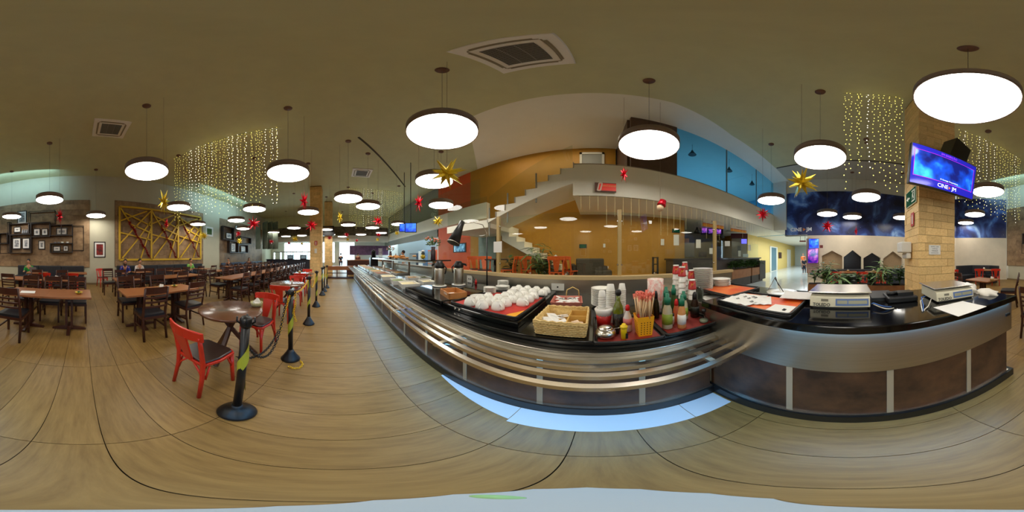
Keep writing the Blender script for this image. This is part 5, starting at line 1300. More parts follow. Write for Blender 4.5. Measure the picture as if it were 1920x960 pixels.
for k in range(22):
    o = inst(dpl, 'dinner_plate', None, (p[0], p[1], ZU + k * .0138)); tag(o, 'white plate in the tall stack at the corner, %s from the bottom' % ORD[k], 'plate', 'stacked white plates at the corner')
bwl = MB().lathe([(.05, 0), (.055, .003), (.10, .05), (.125, .062), (.127, .066), (.10, .058), (.05, .01), (.001, .01)], n=36).mesh('bowl_body', m_white)
p = PD(1352, 530, 2.10)
for k in range(6):
    o = inst(bwl, 'salad_bowl', None, (p[0], p[1], ZU + k * .019)); tag(o, 'white wide-rimmed bowl in the low stack right of the tall plates, %s from the bottom' % ORD[k], 'bowl', 'stacked white bowls at the corner')
o = inst(dpl, 'dinner_plate', None, (1.13, 1.22, ZU)); o.scale = (1.2, 1.2, 1); tag(o, 'single white plate half under the orange-lined tray', 'plate')
# ---------------------------------------------------------------- weighing counter
t1 = tray('orange_tray', 1.10, 1.0, 1.62, 1.52, ZW + .002, 'rear black tray with an orange placemat at the counter corner')
t1.location.z = ZW + .003
MB().box(-.235, -.235, .006, .235, .235, .009).build('placemat', m_mat_or, t1)
m_mat_r2 = m_mat_or
t2 = tray('paper_tray', .93, .36, 1.36, .99, ZW, 'front black tray with papers and an orange placemat', rz=0)
MB().box(-.19, -.29, .006, .19, .29, .009).build('placemat', m_mat_or, t2)
def crumple(t, x, y, a, b_, rz, z=.012, name='paper_napkin', amp=.012, nx=8, ny=7, seed=1, mat=None):
    rr = random.Random(seed); vs = []; 
    for i in range(nx + 1):
        for j in range(ny + 1): vs.append((-a + 2 * a * i / nx + rr.uniform(-.004, .004), -b_ + 2 * b_ * j / ny, rr.uniform(.001, amp)))
    n0 = len(vs); vs += [(x_, y_, z_ - .0012) for x_, y_, z_ in vs]
    fs = []
    for i in range(nx):
        for j in range(ny):
            k = i * (ny + 1) + j; fs.append((k, k + ny + 1, k + ny + 2, k + 1)); fs.append((n0 + k, n0 + k + 1, n0 + k + ny + 2, n0 + k + ny + 1))
    m = MB().add(vs, fs); T = Matrix.Translation((x, y, z)) @ Matrix.Rotation(rz, 4, 'Z')
    return m.xf(T).build(name, mat or m_paper, t)
def scrolls(t, x, y, z, n, sp, seed=0, rz=0):
    rr = random.Random(seed); b = MB()
    for k in range(n):
        cx = x + rr.uniform(-sp, sp); cy_ = y + rr.uniform(-sp, sp); pts = []
        for i in range(12): a_ = i * .9; pts.append((cx + .012 * math.cos(a_) + i * .003, cy_ + .014 * math.sin(a_ * 1.3), z))
        b.tube(pts, .0016, 4)
    b.build('printed_scrolls', M('ink', (44, 40, 40), .6), t, kind='stuff')
crumple(t2, -.02, .17, .17, .14, .1, seed=2); crumple(t2, .0, .04, .12, .10, .5, seed=3)
scrolls(t2, -.03, .14, .026, 6, .09, 1)
MB().box(-.18, -.29, .010, -.02, -.12, .012).build('folded_leaflet', m_paper, t2); scrolls(t2, -.13, -.24, .0135, 2, .02, 3)
pl = thing('serving_plate', 'large white plate holding cutlery tongs on the weighing counter', 'plate', (1.53, .68, ZW + .001)); MB().lathe([(.08, 0), (.10, .003), (.155, .016), (.158, .02), (.10, .011), (.001, .01)], n=40).build('plate_body', m_white, pl)
tg = thing('serving_tongs', 'pair of upright metal tongs leaning in the white plate', 'tongs', (1.50, .74, ZW + .018))
MB().bar((-.05, .06, .02), (.0, .0, .16), .012, .003).bar((.05, -.03, .01), (.0, .0, .16), .012, .003).build('tong_arm', m_steel_bright, tg); MB().bar((.02, -.08, .005), (.0, .01, .15), .008, .006).build('knife_blade', m_black, tg)
o = MB().box(-.13, -.16, 0, .13, .16, .004).build('paper_sheet', M('paper_grey', (222, 218, 214), .7)); tag(o, 'plain pale sheet lying between the white plate and the left scale', 'paper', loc=(1.38, .43, ZW + .036), rz=.15)
def scale_(x, y, rz, label, wdt=.36):
    t = thing('weighing_scale', label, 'scale', (x, y, ZW), rz, 'electronic scales on the weighing counter'); hw = wdt / 2
    # local: front faces -X, width along Y
    prof = [(-.02, .012), (-.005, .085), (.03, .10), (.33, .10), (.33, .012)]
    T = Matrix(((1, 0, 0, 0), (0, 0, 1, 0), (0, 1, 0, 0), (0, 0, 0, 1)))
    MB().prism(prof, -hw, hw, T).build('scale_body', M('scale_cream', (226, 220, 194), .4), t, bev=.004)
    MB().box(-.015, -hw + .02, 0, .32, hw - .02, .012).build('scale_feet', m_black, t)
    MB().box(.0, -hw - .015, .112, .36, hw + .015, .122).build('weighing_pan', m_steel_bright, t, bev=.004)
    MB().box(.05, -.06, .10, .28, .06, .112).build('pan_support', m_black, t)
    Tf = frameT((-.0135, 0, .05), (0, -1, 0), (math.sin(R(11.6)), 0, math.cos(R(11.6))))
    b = MB().box(-.03, -.026, 0, hw - .012, .026, .002).xf(Tf).build('display_panel', M('display_blue', (86, 116, 176), .3), t)
    MB().box(-.018, -.012, .002, .055, .014, .003).box(.062, -.012, .002, hw - .022, .014, .003).xf(Tf).build('display_window', M('lcd', (166, 166, 140), .2), t)
    letters('TOLEDO', .032, M('ink_dark', (14, 14, 16), .6), t, Tf @ Matrix.Translation((-hw * .60, -.022, .001)), depth=.0008, bold=.02)
    MB().box(-hw * .62, .004, .0, -hw * .38, .022, .0018).xf(Tf).build('spec_plate', M('lcd_grey', (120, 116, 100), .5), t)
scale_(1.185, .075, 0, 'left electronic scale with steel pan and blue display', .44); scale_(1.14, -.86, R(-4), 'right electronic scale, smaller in view, with glassy pan', .38)
lp = thing('label_printer', 'low black printer with cables between the two scales', 'printer', (1.36, -.42, ZW)); MB().box(-.10, -.14, 0, .12, .12, .05).build('printer_body', m_black, lp, bev=.01); MB().box(-.04, -.12, .05, .06, .02, .075).tube([(0, .02, .07), (.0, .11, .06)], .02, 8).build('printer_cover', m_black, lp); MB().box(.0, .02, .0, .30, .24, .03).build('printer_tray', m_black, lp)
def cable(pts, mat, label, r=.004):
    o = MB().tube(pts, r, 6).build('data_cable', mat); tag(o, label, 'cable', 'loose cables on the weighing counter')
m_cb = M('cable_blue', (60, 110, 190), .5); m_cw = M('cable_white', (216, 210, 196), .5)
def arcp(a, b, z, side): 
    a = Vector(a); b = Vector(b); n = (b - a).orthogonal().normalized(); return [a.lerp(b, i / 8) + Vector((side * math.sin(i / 8 * PI), 0, 0)) for i in range(9)]
cable(arcp((1.16, -.155, ZW + .04), (1.04, -.36, ZW + .006), 0, .05) [:1] + arcp((1.18, -.17, ZW + .04), (1.16, -.30, ZW + .006), 0, -.03), m_cb, 'blue cable from the left scale towards the printer')
cable(arcp((1.18, -.17, ZW + .03), (1.13, -.31, ZW + .006), 0, -.06), m_cw, 'white cable from the left scale towards the printer')
cable([(1.18, -.64, ZW + .03), (1.12, -.60, ZW + .03), (1.06, -.55, ZW + .012), (1.02, -.50, ZW + .006), (1.00, -.49, ZW + .005)], m_cw, 'white cable looping before the right scale')
cable([(1.25, -.62, ZW + .04), (1.2, -.56, ZW + .05), (1.08, -.52, ZW + .02), (1.0, -.48, ZW + .006)], m_cb, 'blue cable looping before the right scale')
cable([(1.24, -.6, ZW + .03), (1.17, -.54, ZW + .03), (1.07, -.50, ZW + .015), (.99, -.47, ZW + .006)], m_white_pl, 'pale cable beside the blue one before the right scale')
pc = [G(x, y, ZW) for x, y in ((1750, 577), (1797, 594), (1850, 575), (1805, 565))]
b = MB(); b.prism([(p[0], p[1]) for p in pc], ZW + .001, ZW + .003); o = b.build('paper_sheet', m_paper); tag(o, 'white printed sheet lying before the right scale', 'paper')
# cloth heap
def cloth(x, y, z, a, b_, h, label, seed, rz):
    rr = random.Random(seed); m = MB(); n = 20; k = 8; vs = []
    for j in range(k + 1):
        f = j / k
        for i in range(n):
            t_ = 2 * PI * i / n; rad = (1 - f ** 2.2) ** .5 if f < 1 else 0; w_ = 1 + .16 * math.sin(5 * t_ + seed + f * 3) + .10 * math.sin(9 * t_ + f * 5)
            vs.append((a * rad * w_ * math.cos(t_), b_ * rad * w_ * math.sin(t_), h * f * (1 + .18 * math.sin(3 * t_ + 7 * f)) ))
    fs = [(j * n + i, j * n + (i + 1) % n, (j + 1) * n + (i + 1) % n, (j + 1) * n + i) for j in range(k) for i in range(n)]
    m.add(vs, fs, True); o = m.build('cloth', M('cloth_white', (232, 226, 214), .9, bump=.3, noise=.03, scale=30)); tag(o, label, 'cloth', loc=(x, y, z), rz=rz)
cloth(1.36, -1.20, ZW, .10, .16, .085, 'crumpled white cloth heap at the end of the weighing counter', 2, R(60)); cloth(1.12, -1.245, ZW, .13, .09, .05, 'low fold of white cloth nearest the end of the weighing counter', 5, 0)
# ================================================================ WALL DECOR (left), PEOPLE, BACK ZONE, KIOSK, PLANTS, BUFFET
YW = -8.16
def wrect(x0, y0, x1, y1, Y=YW):
    a = WY(x0, y0, Y); c = WY(x1, y1, Y); return max(a[0], c[0]), min(a[0], c[0]), min(a[1], c[1]), max(a[1], c[1])
m_frame = M('frame_dark', (34, 30, 30), .4); m_photo = M('photo_bw', (214, 214, 214), .4, noise=1, col2=(70, 72, 76), scale=9)
m_shelf = M('shelf_dark', (52, 42, 38), .45)
def picture(x0, y0, x1, y1, label, off=0.0, mat=None, group='framed pictures on the wall shelves', fr=None, Y=None):
    X1, X0, z0, z1 = wrect(x0, y0, x1, y1); w_ = X1 - X0; h_ = z1 - z0
    t = thing('framed_picture', label, 'picture', ((X0 + X1) / 2, (Y or YW) + off, z0), 0, group); f = min(.05, w_ * .12)
    MB().box(-w_ / 2, 0, 0, w_ / 2, .02, h_).build('frame', fr or m_frame, t); MB().box(-w_ / 2 + f, .02, f, w_ / 2 - f, .024, h_ - f).build('mat_board', m_paper, t)
    MB().box(-w_ / 2 + f * 2.6, .024, f * 2.6, w_ / 2 - f * 2.6, .027, h_ - f * 2.6).build('photograph', mat or m_photo, t); return t
def cubeshelf(x0, y0, x1, y1, label, dep=.28, ndiv=0, horiz=()):
    X1, X0, z0, z1 = wrect(x0, y0, x1, y1); t = thing('wall_shelf', label, 'shelf', ((X0 + X1) / 2, YW, z0), 0, 'box shelves on the cement wall'); w_ = X1 - X0; h_ = z1 - z0; s = .035
    MB().box(-w_ / 2, 0, 0, w_ / 2, dep, s).build('bottom_board', m_shelf, t); MB().box(-w_ / 2, 0, h_ - s, w_ / 2, dep, h_).build('top_board', m_shelf, t)
    MB().box(-w_ / 2, 0, s, -w_ / 2 + s, dep, h_ - s).build('side_board', m_shelf, t); MB().box(w_ / 2 - s, 0, s, w_ / 2, dep, h_ - s).build('side_board', m_shelf, t)
    for q in range(ndiv): xx = -w_ / 2 + w_ * (q + 1) / (ndiv + 1); MB().box(xx - s / 2, 0, s, xx + s / 2, dep, h_ - s).build('divider_board', m_shelf, t)
    for hh in horiz: MB().box(-w_ / 2 + s, 0, h_ * hh, w_ / 2 - s, dep, h_ * hh + s).build('middle_board', m_shelf, t)
def wireframe(x0, y0, x1, y1, label, dep=.28):
    X1, X0, z0, z1 = wrect(x0, y0, x1, y1); t = thing('wire_frame', label, 'shelf', ((X0 + X1) / 2, YW, z0), 0, 'open metal frames on the cement wall'); w_ = (X1 - X0) / 2; h_ = z1 - z0; r = .012
    for a in (-w_, w_):
        for y in (.01, dep): MB().cb((a, y, h_ / 2), (.022, .022, h_)).build('upright', m_black_metal, t)
        for z in (0, h_): MB().cb((a, dep / 2, z), (.022, dep, .022)).build('side_bar', m_black_metal, t)
    for y in (.01, dep):
        for z in (0, h_): MB().cb((0, y, z), (w_ * 2, .022, .022)).build('long_bar', m_black_metal, t)
def C1(x, y): return x / 3, 360 + y / 3
def c1r(a, b_, c, d): return (*C1(a, b_), *C1(c, d))
cubeshelf(*c1r(60, 185, 172, 240), 'box shelf with small vases, upper left of the wall display'); cubeshelf(*c1r(180, 178, 286, 255), 'box shelf holding two bright photographs in the middle of the wall display')
cubeshelf(*c1r(286, 190, 410, 248), 'box shelf with a wide photograph, upper right of the wall display', ndiv=1); cubeshelf(*c1r(286, 290, 410, 342), 'box shelf with two small photographs, lower right of the wall display', ndiv=0)
cubeshelf(*c1r(66, 244, 184, 345), 'large box shelf with two tall photographs, lower left of the wall display'); cubeshelf(*c1r(2, 236, 54, 292), 'small box shelf at the left end of the wall display')
wireframe(*c1r(170, 120, 314, 180), 'open black metal frame above the middle box shelf'); wireframe(*c1r(410, 196, 470, 330), 'open black metal frame at the right end of the wall display'); wireframe(*c1r(54, 176, 66, 340), 'narrow black metal frame at the left of the wall display'); wireframe(*c1r(2, 290, 60, 345), 'low black metal frame at the left end of the wall display')
picture(*c1r(98, 110, 152, 180), 'black framed picture standing highest, above the left box shelf', .02)
picture(*c1r(82, 199, 121, 229), 'small bright photograph in the upper left box shelf', .1); picture(*c1r(192, 208, 230, 247), 'left bright photograph in the middle box shelf', .1); picture(*c1r(237, 208, 272, 246), 'right bright photograph in the middle box shelf', .1)
picture(*c1r(318, 204, 380, 244), 'wide photograph in the upper right box shelf', .1); picture(*c1r(75, 260, 123, 322), 'left tall photograph in the lower left box shelf', .1); picture(*c1r(129, 260, 172, 321), 'right tall photograph in the lower left box shelf', .1)
picture(*c1r(217, 274, 254, 323), 'photograph hung alone on the cement between the lower shelves', .02); picture(*c1r(300, 304, 343, 336), 'left small photograph in the lower right box shelf', .1); picture(*c1r(357, 303, 385, 334), 'right small photograph in the lower right box shelf', .1)
for k, xx in enumerate((134, 146, 158)):
    X1, X0, z0, z1 = wrect(*c1r(xx - 5, 195, xx + 5, 229)); o = MB().lathe([(.04, 0), (.07, .06), (.06, .16), (.03, .2), (.035, .24)], n=14).build('vase', M('vase_grey', (130, 130, 134), .3)); tag(o, '%s grey vase from the left in the upper left box shelf' % ORD[k], 'vase', 'vases on the wall shelves', loc=((X0 + X1) / 2, YW + .14, wrect(*c1r(60, 185, 172, 240))[2] + .036))
for k, xx in enumerate((312, 332, 352, 380)):
    X1, X0, z0, z1 = wrect(*c1r(xx - 5, 270, xx + 5, 290)); o = MB().lathe([(.03, 0), (.06, .01), (.075, .06), (.07, .06), (.03, .015), (.001, .012)], n=14).build('small_bowl', m_white if k > 1 else M('vase_grey')); tag(o, '%s small bowl from the left on the lower right box shelf' % ORD[k], 'bowl', 'small bowls on the wall shelves', loc=((X0 + X1) / 2, YW + .14, wrect(*c1r(286, 290, 410, 342))[3] + .001))
picture(176, 453, 198, 483, 'dark framed red abstract picture on the cream pier', .0, M('red_art', (176, 40, 26), .5, noise=1, col2=(40, 30, 30), scale=4), None, m_frame, Y=-8.204)
# far shelf group
def C4(x, y): return 400 + x / 4.8, 360 + y / 4.8
def c4r(a, b_, c, d): return (*C4(a, b_), *C4(c, d))
for r_, lab in (((66, 306, 165, 440), 'box shelf with a photograph, upper left of the far wall display'), ((124, 440, 205, 548), 'box shelf, lower left of the far wall display'), ((205, 470, 292, 550), 'box shelf with a blue-lit photograph, lower right of the far wall display'), ((228, 400, 320, 472), 'box shelf at the right end of the far wall display')):
    cubeshelf(*c4r(*r_), lab)
for r_, lab in (((105, 365, 155, 425), 'photograph in the upper left far box shelf'), ((188, 300, 216, 345), 'small photograph hung above the far box shelves'), ((150, 460, 190, 540), 'photograph in the lower left far box shelf'), ((240, 488, 280, 540), 'blue-lit photograph in the lower right far box shelf')):
    picture(*c4r(*r_), lab, .1)
# green monstera picture on the pier
t = picture(386, 424, 400, 444, 'green leaf picture on the pier right of the lattice', 0, m_leaf, None, m_paper, Y=-8.204)
# ---- yellow lattice
def C2(x, y): return 180 + x * .3542, 340 + y * .3542
def L2(x, y): p = WY(*C2(x, y), -8.08); return Vector((p[0], 0, p[1]))
X_l, X_r, zt1, zb1 = -1.90, -7.22, 4.06, 1.27
lat = thing('yellow_lattice', 'yellow wooden lattice of crossing bars on the brown cement wall', 'wall lattice', (0, -8.16, 0))
m_lat = M('lattice_yellow', (222, 178, 40), .5)
zb1 = 1.26
def lbar(p, q, w_=.075, name='lattice_bar', d=0): MB().bar((p[0], .055 + d, p[1]), (q[0], .055 + d, q[1]), .05, w_, (0, 1, 0) if False else (0, 0, 1)).build(name, m_lat, lat)
def lbar(p, q, w_=.08, name='lattice_bar', d=0):
    p = Vector((p[0], .055 + d, p[1])); q = Vector((q[0], .055 + d, q[1])); e = (q - p).normalized(); n = Vector((-e.z, 0, e.x)) * w_ / 2; y = Vector((0, .025, 0))
    v = [p - n - y, p + n - y, p + n + y, p - n + y, q - n - y, q + n - y, q + n + y, q - n + y]
    MB().add(v, [(0, 1, 2, 3), (7, 6, 5, 4), (0, 4, 5, 1), (1, 5, 6, 2), (2, 6, 7, 3), (3, 7, 4, 0)]).build(name, m_lat, lat)
xs_ = [X_l, -3.67, -5.42, X_r]
for x in xs_: lbar((x, zb1), (x, zt1), .10, 'frame_bar')
lbar((X_l, zt1), (X_r, zt1), .10, 'frame_bar'); lbar((X_l, zb1), (X_r, zb1), .10, 'frame_bar')
# local crossing bars, given in fractions of a panel (0..1 from left to right in view, 0 bottom..1 top)
bars = [((0, .98), (.42, .60)), ((.42, .60), (1, .22)), ((0, .84), (1, .66)), ((0, .86), (.95, .62)), ((.18, 1), (1, .78)), ((.05, .70), (.85, .95)), ((0, .30), (.98, .98)), ((0, .46), (1, .42)), ((.05, .05), (1, .60)), ((.65, 0), (1, .62)), ((.1, .02), (.62, .42)), ((0, .97), (.30, .62))]
bars = [((.02, .98), (.38, .62)), ((.02, .72), (.85, .95)), ((.02, .30), (.98, .96)), ((.15, .88), (.98, .66)), ((.02, .50), (.98, .38)), ((.08, .03), (.60, .42)), ((.60, .42), (.98, .75)), ((.65, .03), (.98, .62)), ((.35, .66), (.98, .52))]
for i in range(3):
    a, c = xs_[i], xs_[i + 1]
    for k, ((u0, v0), (u1, v1)) in enumerate(bars):
        if i == 1: u0, u1 = u0, u1; v0, v1 = v0 * .98, v1
        lbar((a + (c - a) * u0, zb1 + (zt1 - zb1) * v0), (a + (c - a) * u1, zb1 + (zt1 - zb1) * v1), .07, 'lattice_bar', .004 * (k % 3))
# tinsel garlands
def garland(p, q, label, seed):
    rr = random.Random(seed); m = MB(); p = Vector((p[0], -7.99, p[1])); q = Vector((q[0], -7.99, q[1])); n = int((q - p).length / .02)
    for i in range(n):
        c = p.lerp(q, i / n) + Vector((.02 * math.sin(i * .2), 0, .02 * math.cos(i * .23)))
        for k in range(7):
            d = Vector((rr.uniform(-1, 1), rr.uniform(-.8, 1), rr.uniform(-1, 1))).normalized() * .11; e = d.orthogonal().normalized() * .013
            m.add([c - e, c + e, c + d], [(0, 1, 2)])
    o = m.build('tinsel_garland', M('tinsel_red', (180, 22, 40), .3, metal=.4)); tag(o, label, 'garland', 'red tinsel garlands on the yellow lattice')
for (a, b_, c, d), lab in (((175, 215, 288, 408), 'left red tinsel garland across the yellow lattice'), ((345, 235, 425, 408), 'middle red tinsel garland across the yellow lattice'), ((468, 245, 545, 402), 'right red tinsel garland across the yellow lattice')):
    p = WY(*C2(a, b_), -8.0); q = WY(*C2(c, d), -8.0); garland(p, q, lab, a)
# ---------------------------------------------------------------- people
m_skin = M('skin', (198, 142, 108), .55); m_hair = M('hair_dark', (34, 24, 20), .6); m_trouser = M('trousers_dark', (40, 44, 60), .8)
def skin_mesh(nodes, edges, mat, name, parent, sub=1, root=0):
    me = bpy.data.meshes.new(name); me.from_pydata([n[0] for n in nodes], edges, []); me.materials.append(mat)
    o = bpy.data.objects.new(name, me); C.objects.link(o); 
    if parent is not None: o.parent = parent
    md = o.modifiers.new('skin', 'SKIN'); md.use_smooth_shade = True
    lay = me.skin_vertices[0].data if me.skin_vertices else None
    if lay is None:
        import bmesh
        bm = bmesh.new(); bm.from_mesh(me); bm.verts.layers.skin.verify(); bm.to_mesh(me); bm.free(); lay = me.skin_vertices[0].data
    for i, n in enumerate(nodes): lay[i].radius = (n[1], n[2] if len(n) > 2 else n[1]); lay[i].use_root = (i == root)
    if sub: s = o.modifiers.new('sub', 'SUBSURF'); s.levels = sub; s.render_levels = sub
    return o
def person(x, y, rz, label, shirt, sit=True, hairlong=False, lean=.0, skinm=None, zoff=0, arm=0):
    """faces +Y local; seated with the hips at seat height or standing"""
    t = thing('person', label, 'person', (x, y, zoff), rz); sk = skinm or m_skin
    if sit:
        hip = .54; tz = hip
        n = [((0, 0, hip), .135, .11), ((0, -.01, hip + .16), .125, .09), ((0, .02 + lean * .4, hip + .36), .145, .09), ((0, .03 + lean * .6, hip + .46), .06, .055), ((0, .04 + lean * .7, hip + .53), .052, .05)]
        e = [(0, 1), (1, 2), (2, 3), (3, 4)]
        def limb(pts, start):
            prev = start
            for p in pts: n.append(p); e.append((prev, len(n) - 1)); prev = len(n) - 1
        for s in (-1, 1):
            limb([((s * .10, .10, hip - .02), .085, .085), ((s * .12, .40, hip - .04), .065, .065), ((s * .12, .44, .28), .052, .052), ((s * .12, .42, .08), .036, .036), ((s * .13, .52, .045), .038, .028)], 0)
            limb([((s * .18, .02 + lean * .4, hip + .385), .058, .055), ((s * .23, .08 + lean * .4, hip + .17), .044, .044), ((s * (.15 if arm == 0 else .05), .30 + lean * .4, hip + (.17 if arm == 0 or s < 0 else .38)), .032, .03), ((s * (.13 if arm == 0 else .04), .36 + lean * .4, hip + (.18 if arm == 0 or s < 0 else .42)), .026, .02)], 2)
        hz = hip + .64; hy = .06 + lean * .8
    else:
        hip = .93
        n = [((0, 0, hip), .12, .10), ((0, -.01, hip + .2), .115, .085), ((0, 0, hip + .42), .14, .085), ((0, .01, hip + .51), .055, .05), ((0, .02, hip + .58), .05, .048)]
        e = [(0, 1), (1, 2), (2, 3), (3, 4)]
        def limb(pts, start):
            prev = start
            for p in pts: n.append(p); e.append((prev, len(n) - 1)); prev = len(n) - 1
        for s in (-1, 1):
            limb([((s * .09, .01, hip - .08), .085, .085), ((s * .10, .03 + s * .06, .50), .06, .06), ((s * .10, s * .10, .10), .038, .038), ((s * .11, s * .10 + .12, .04), .038, .03)], 0)
            limb([((s * .18, 0, hip + .44), .055, .052), ((s * .22, .02, hip + .17), .042, .042), ((s * .20, .12, hip - .04), .03, .03), ((s * .19, .16, hip - .12), .026, .02)], 2)
        hz = hip + .69; hy = .04
    body = skin_mesh(n, e, sk, 'body', t, 1)
    # clothing follows the body
    idx = [0, 1, 2] + ([10, 11, 15 + 0] if False else [])
    sn = [((0, 0, hip - .03), .142, .125), ((0, -.01, hip + .17), .138, .105), ((0, n[2][0][1], hip + .365 + (0 if sit else .05)), .158, .105), ((0, n[3][0][1], hip + .43 + (0 if sit else .05)), .075, .07)]
    se = [(0, 1), (1, 2), (2, 3)]
    for s in (-1, 1):
        A = n[10 if sit and s == -1 else (19 if sit else (9 if s == -1 else 17))][0]
        base = (5 + (0 if s == -1 else 9)) + 5 if sit else (5 + (0 if s == -1 else 8)) + 4
        p0, p1 = n[base][0], n[base + 1][0]; sn.append((p0, .066, .062)); se.append((2, len(sn) - 1)); mid = tuple((a + b_) / 2 for a, b_ in zip(p0, p1)); sn.append((mid, .056, .056)); se.append((len(sn) - 2, len(sn) - 1)); sn.append((p1, .050, .050)); se.append((len(sn) - 2, len(sn) - 1))
    skin_mesh(sn, se, shirt, 'shirt', t, 1)
    tn = [((0, 0, hip - .02), .145, .12)]; te = []
    for s in (-1, 1):
        b0 = 5 if s == -1 else (14 if sit else 13); prev = 0
        for k in range(4 if sit else 3):
            p = n[b0 + k]; tn.append((p[0], p[1] * 1.12 + .003, p[1] * 1.12 + .003)); te.append((prev, len(tn) - 1)); prev = len(tn) - 1
    skin_mesh(tn, te, m_trouser, 'trousers', t, 1)
    # head with face
    m = MB(); c = Vector((0, hy, hz))
    def ell(ctr, rx, ry, rz_, n1=12, n2=8):
        vs = [(ctr[0], ctr[1], ctr[2] - rz_)]; fs = []
        for j in range(1, n2):
            ph = PI * j / n2
            for i in range(n1):
                th = 2 * PI * i / n1; k_ = 1 - .16 * max(0, -math.cos(PI - ph)) if False else 1
                zz = -math.cos(ph); taper = 1 - .18 * max(0, -zz)
                vs.append((ctr[0] + rx * math.sin(ph) * math.cos(th) * taper, ctr[1] + ry * math.sin(ph) * math.sin(th) * taper, ctr[2] + rz_ * zz))
        vs.append((ctr[0], ctr[1], ctr[2] + rz_)); L_ = len(vs) - 1
        for i in range(n1): fs.append((0, 1 + (i + 1) % n1, 1 + i)); fs.append((L_, L_ - n1 + i, L_ - n1 + (i + 1) % n1))
        for j in range(n2 - 2):
            for i in range(n1): a = 1 + j * n1 + i; b_ = 1 + j * n1 + (i + 1) % n1; fs.append((a, b_, b_ + n1, a + n1))
        return vs, fs
    for a in (ell(c, .075, .09, .115), ell(c + Vector((-.077, 0, -.005)), .012, .02, .03, 6, 4), ell(c + Vector((.077, 0, -.005)), .012, .02, .03, 6, 4), ell(c + Vector((0, .092, -.015)), .014, .018, .024, 6, 4)): m.add(*a, True)
    m.build('head', sk, t)
    for s in (-1, 1): MB().add(*ell(c + Vector((s * .03, .080, .012)), .011, .008, .007, 6, 4), True).build('eye', M('eye_dark', (24, 20, 20), .3), t); MB().add(*ell(c + Vector((0, .078, -.058)), .024, .008, .007, 8, 4), True).build('mouth', M('lips', (150, 70, 66), .5), t)
    h = MB(); h.add(*ell(c + Vector((0, -.022, .040)), .090, .098, .102), True)
    if hairlong: h.add(*ell(c + Vector((0, -.07, -.10)), .085, .05, .17), True)
    h.build('hair', m_hair, t)
    # fingers
    for s in (-1, 1):
        w0 = Vector(n[(13 if s == -1 else 22) if sit else (12 if s == -1 else 20)][0]); d = Vector((0, 1, 0)) if sit else Vector((0, .2, -1)); hb = MB(); side = Vector((1, 0, 0))
        hb.bar(w0 - d * .02, w0 + d * .05, .06, .025)
        for k in range(4): f0 = w0 + d * .045 + side * (k - 1.5) * .017; L_ = (.06, .07, .065, .05)[k if s < 0 else 3 - k]; hb.tube([f0, f0 + d * L_ * .5, f0 + d * L_ * .9 + Vector((0, 0, -.012))], .0078, 5)
        th0 = w0 - side * s * .028; hb.tube([th0, th0 - side * s * .022 + d * .02, th0 - side * s * .026 + d * .045], .009, 5)
        hb.build('hand', sk, t)
    return t
g_ = M('shirt_green', (30, 150, 60), .8); gl_ = M('shirt_lime', (130, 200, 90), .8); bl_ = M('shirt_blue', (30, 50, 150), .8); wh_ = M('shirt_white', (220, 214, 206), .8); dk_ = M('shirt_dark', (34, 36, 52), .8); br_ = M('shirt_maroon', (90, 44, 44), .8)
def pp(x, Y): return (Y * math.tan(az(x)), Y)
p = pp(55, -7.62); person(p[0], p[1], R(0), 'person in a green shirt sitting on the sofa behind a laptop', g_, lean=.1)
lt_ = thing('laptop', 'grey laptop open on the table before the person in the green shirt', 'laptop', (2.05, -6.83, .75), R(-12)); MB().box(-.17, -.11, 0, .17, .11, .016).build('laptop_base', M('laptop_grey', (120, 122, 124), .4), lt_); MB().bar((0, .11, .012), (0, .17, .22), .34, .008, (0, 1, 0)).build('laptop_screen', M('laptop_grey'), lt_)
p = pp(234, -7.55); person(p[0], p[1], R(-10), 'long-haired person in blue leaning over the table under the lattice', bl_, lean=.25, hairlong=True)
p = pp(260, -7.6); person(p[0], p[1], R(5), 'person in a white shirt sitting under the lattice', wh_, lean=.12)
p = pp(356, -7.6); person(p[0], p[1], R(0), 'person in a lime green shirt sitting at the right end of the lattice sofa', gl_, lean=.05)
p = pp(430, -7.62); person(p[0], p[1], R(-80), 'person in a dark shirt seated side-on by the blue sofa', dk_, lean=.1, arm=1)
p = pp(466, -7.6); person(p[0], p[1], R(-40), 'person in maroon seated at the right of the blue sofa', br_, lean=.1, hairlong=True, arm=1)
p = PD(639, 500, 17.0); person(p[0], p[1], R(90), 'person in dark clothes standing at the bright far doorway', dk_, sit=False)
p = PD(671, 500, 15.5); person(p[0], p[1], R(60), 'person with dark hair standing beyond the far end of the buffet', M('shirt_brick', (120, 60, 44), .8), sit=False)
p = PD(1506, 500, 16.5); person(p[0], p[1], R(100), 'person in an orange top walking in the white corridor', M('shirt_orange', (230, 110, 40), .8), sit=False)
p = PD(1508, 500, 13.0); person(p[0], p[1], R(100), 'person in navy clothes walking in the white corridor, nearer one', dk_, sit=False).scale = (.78, .78, .78)
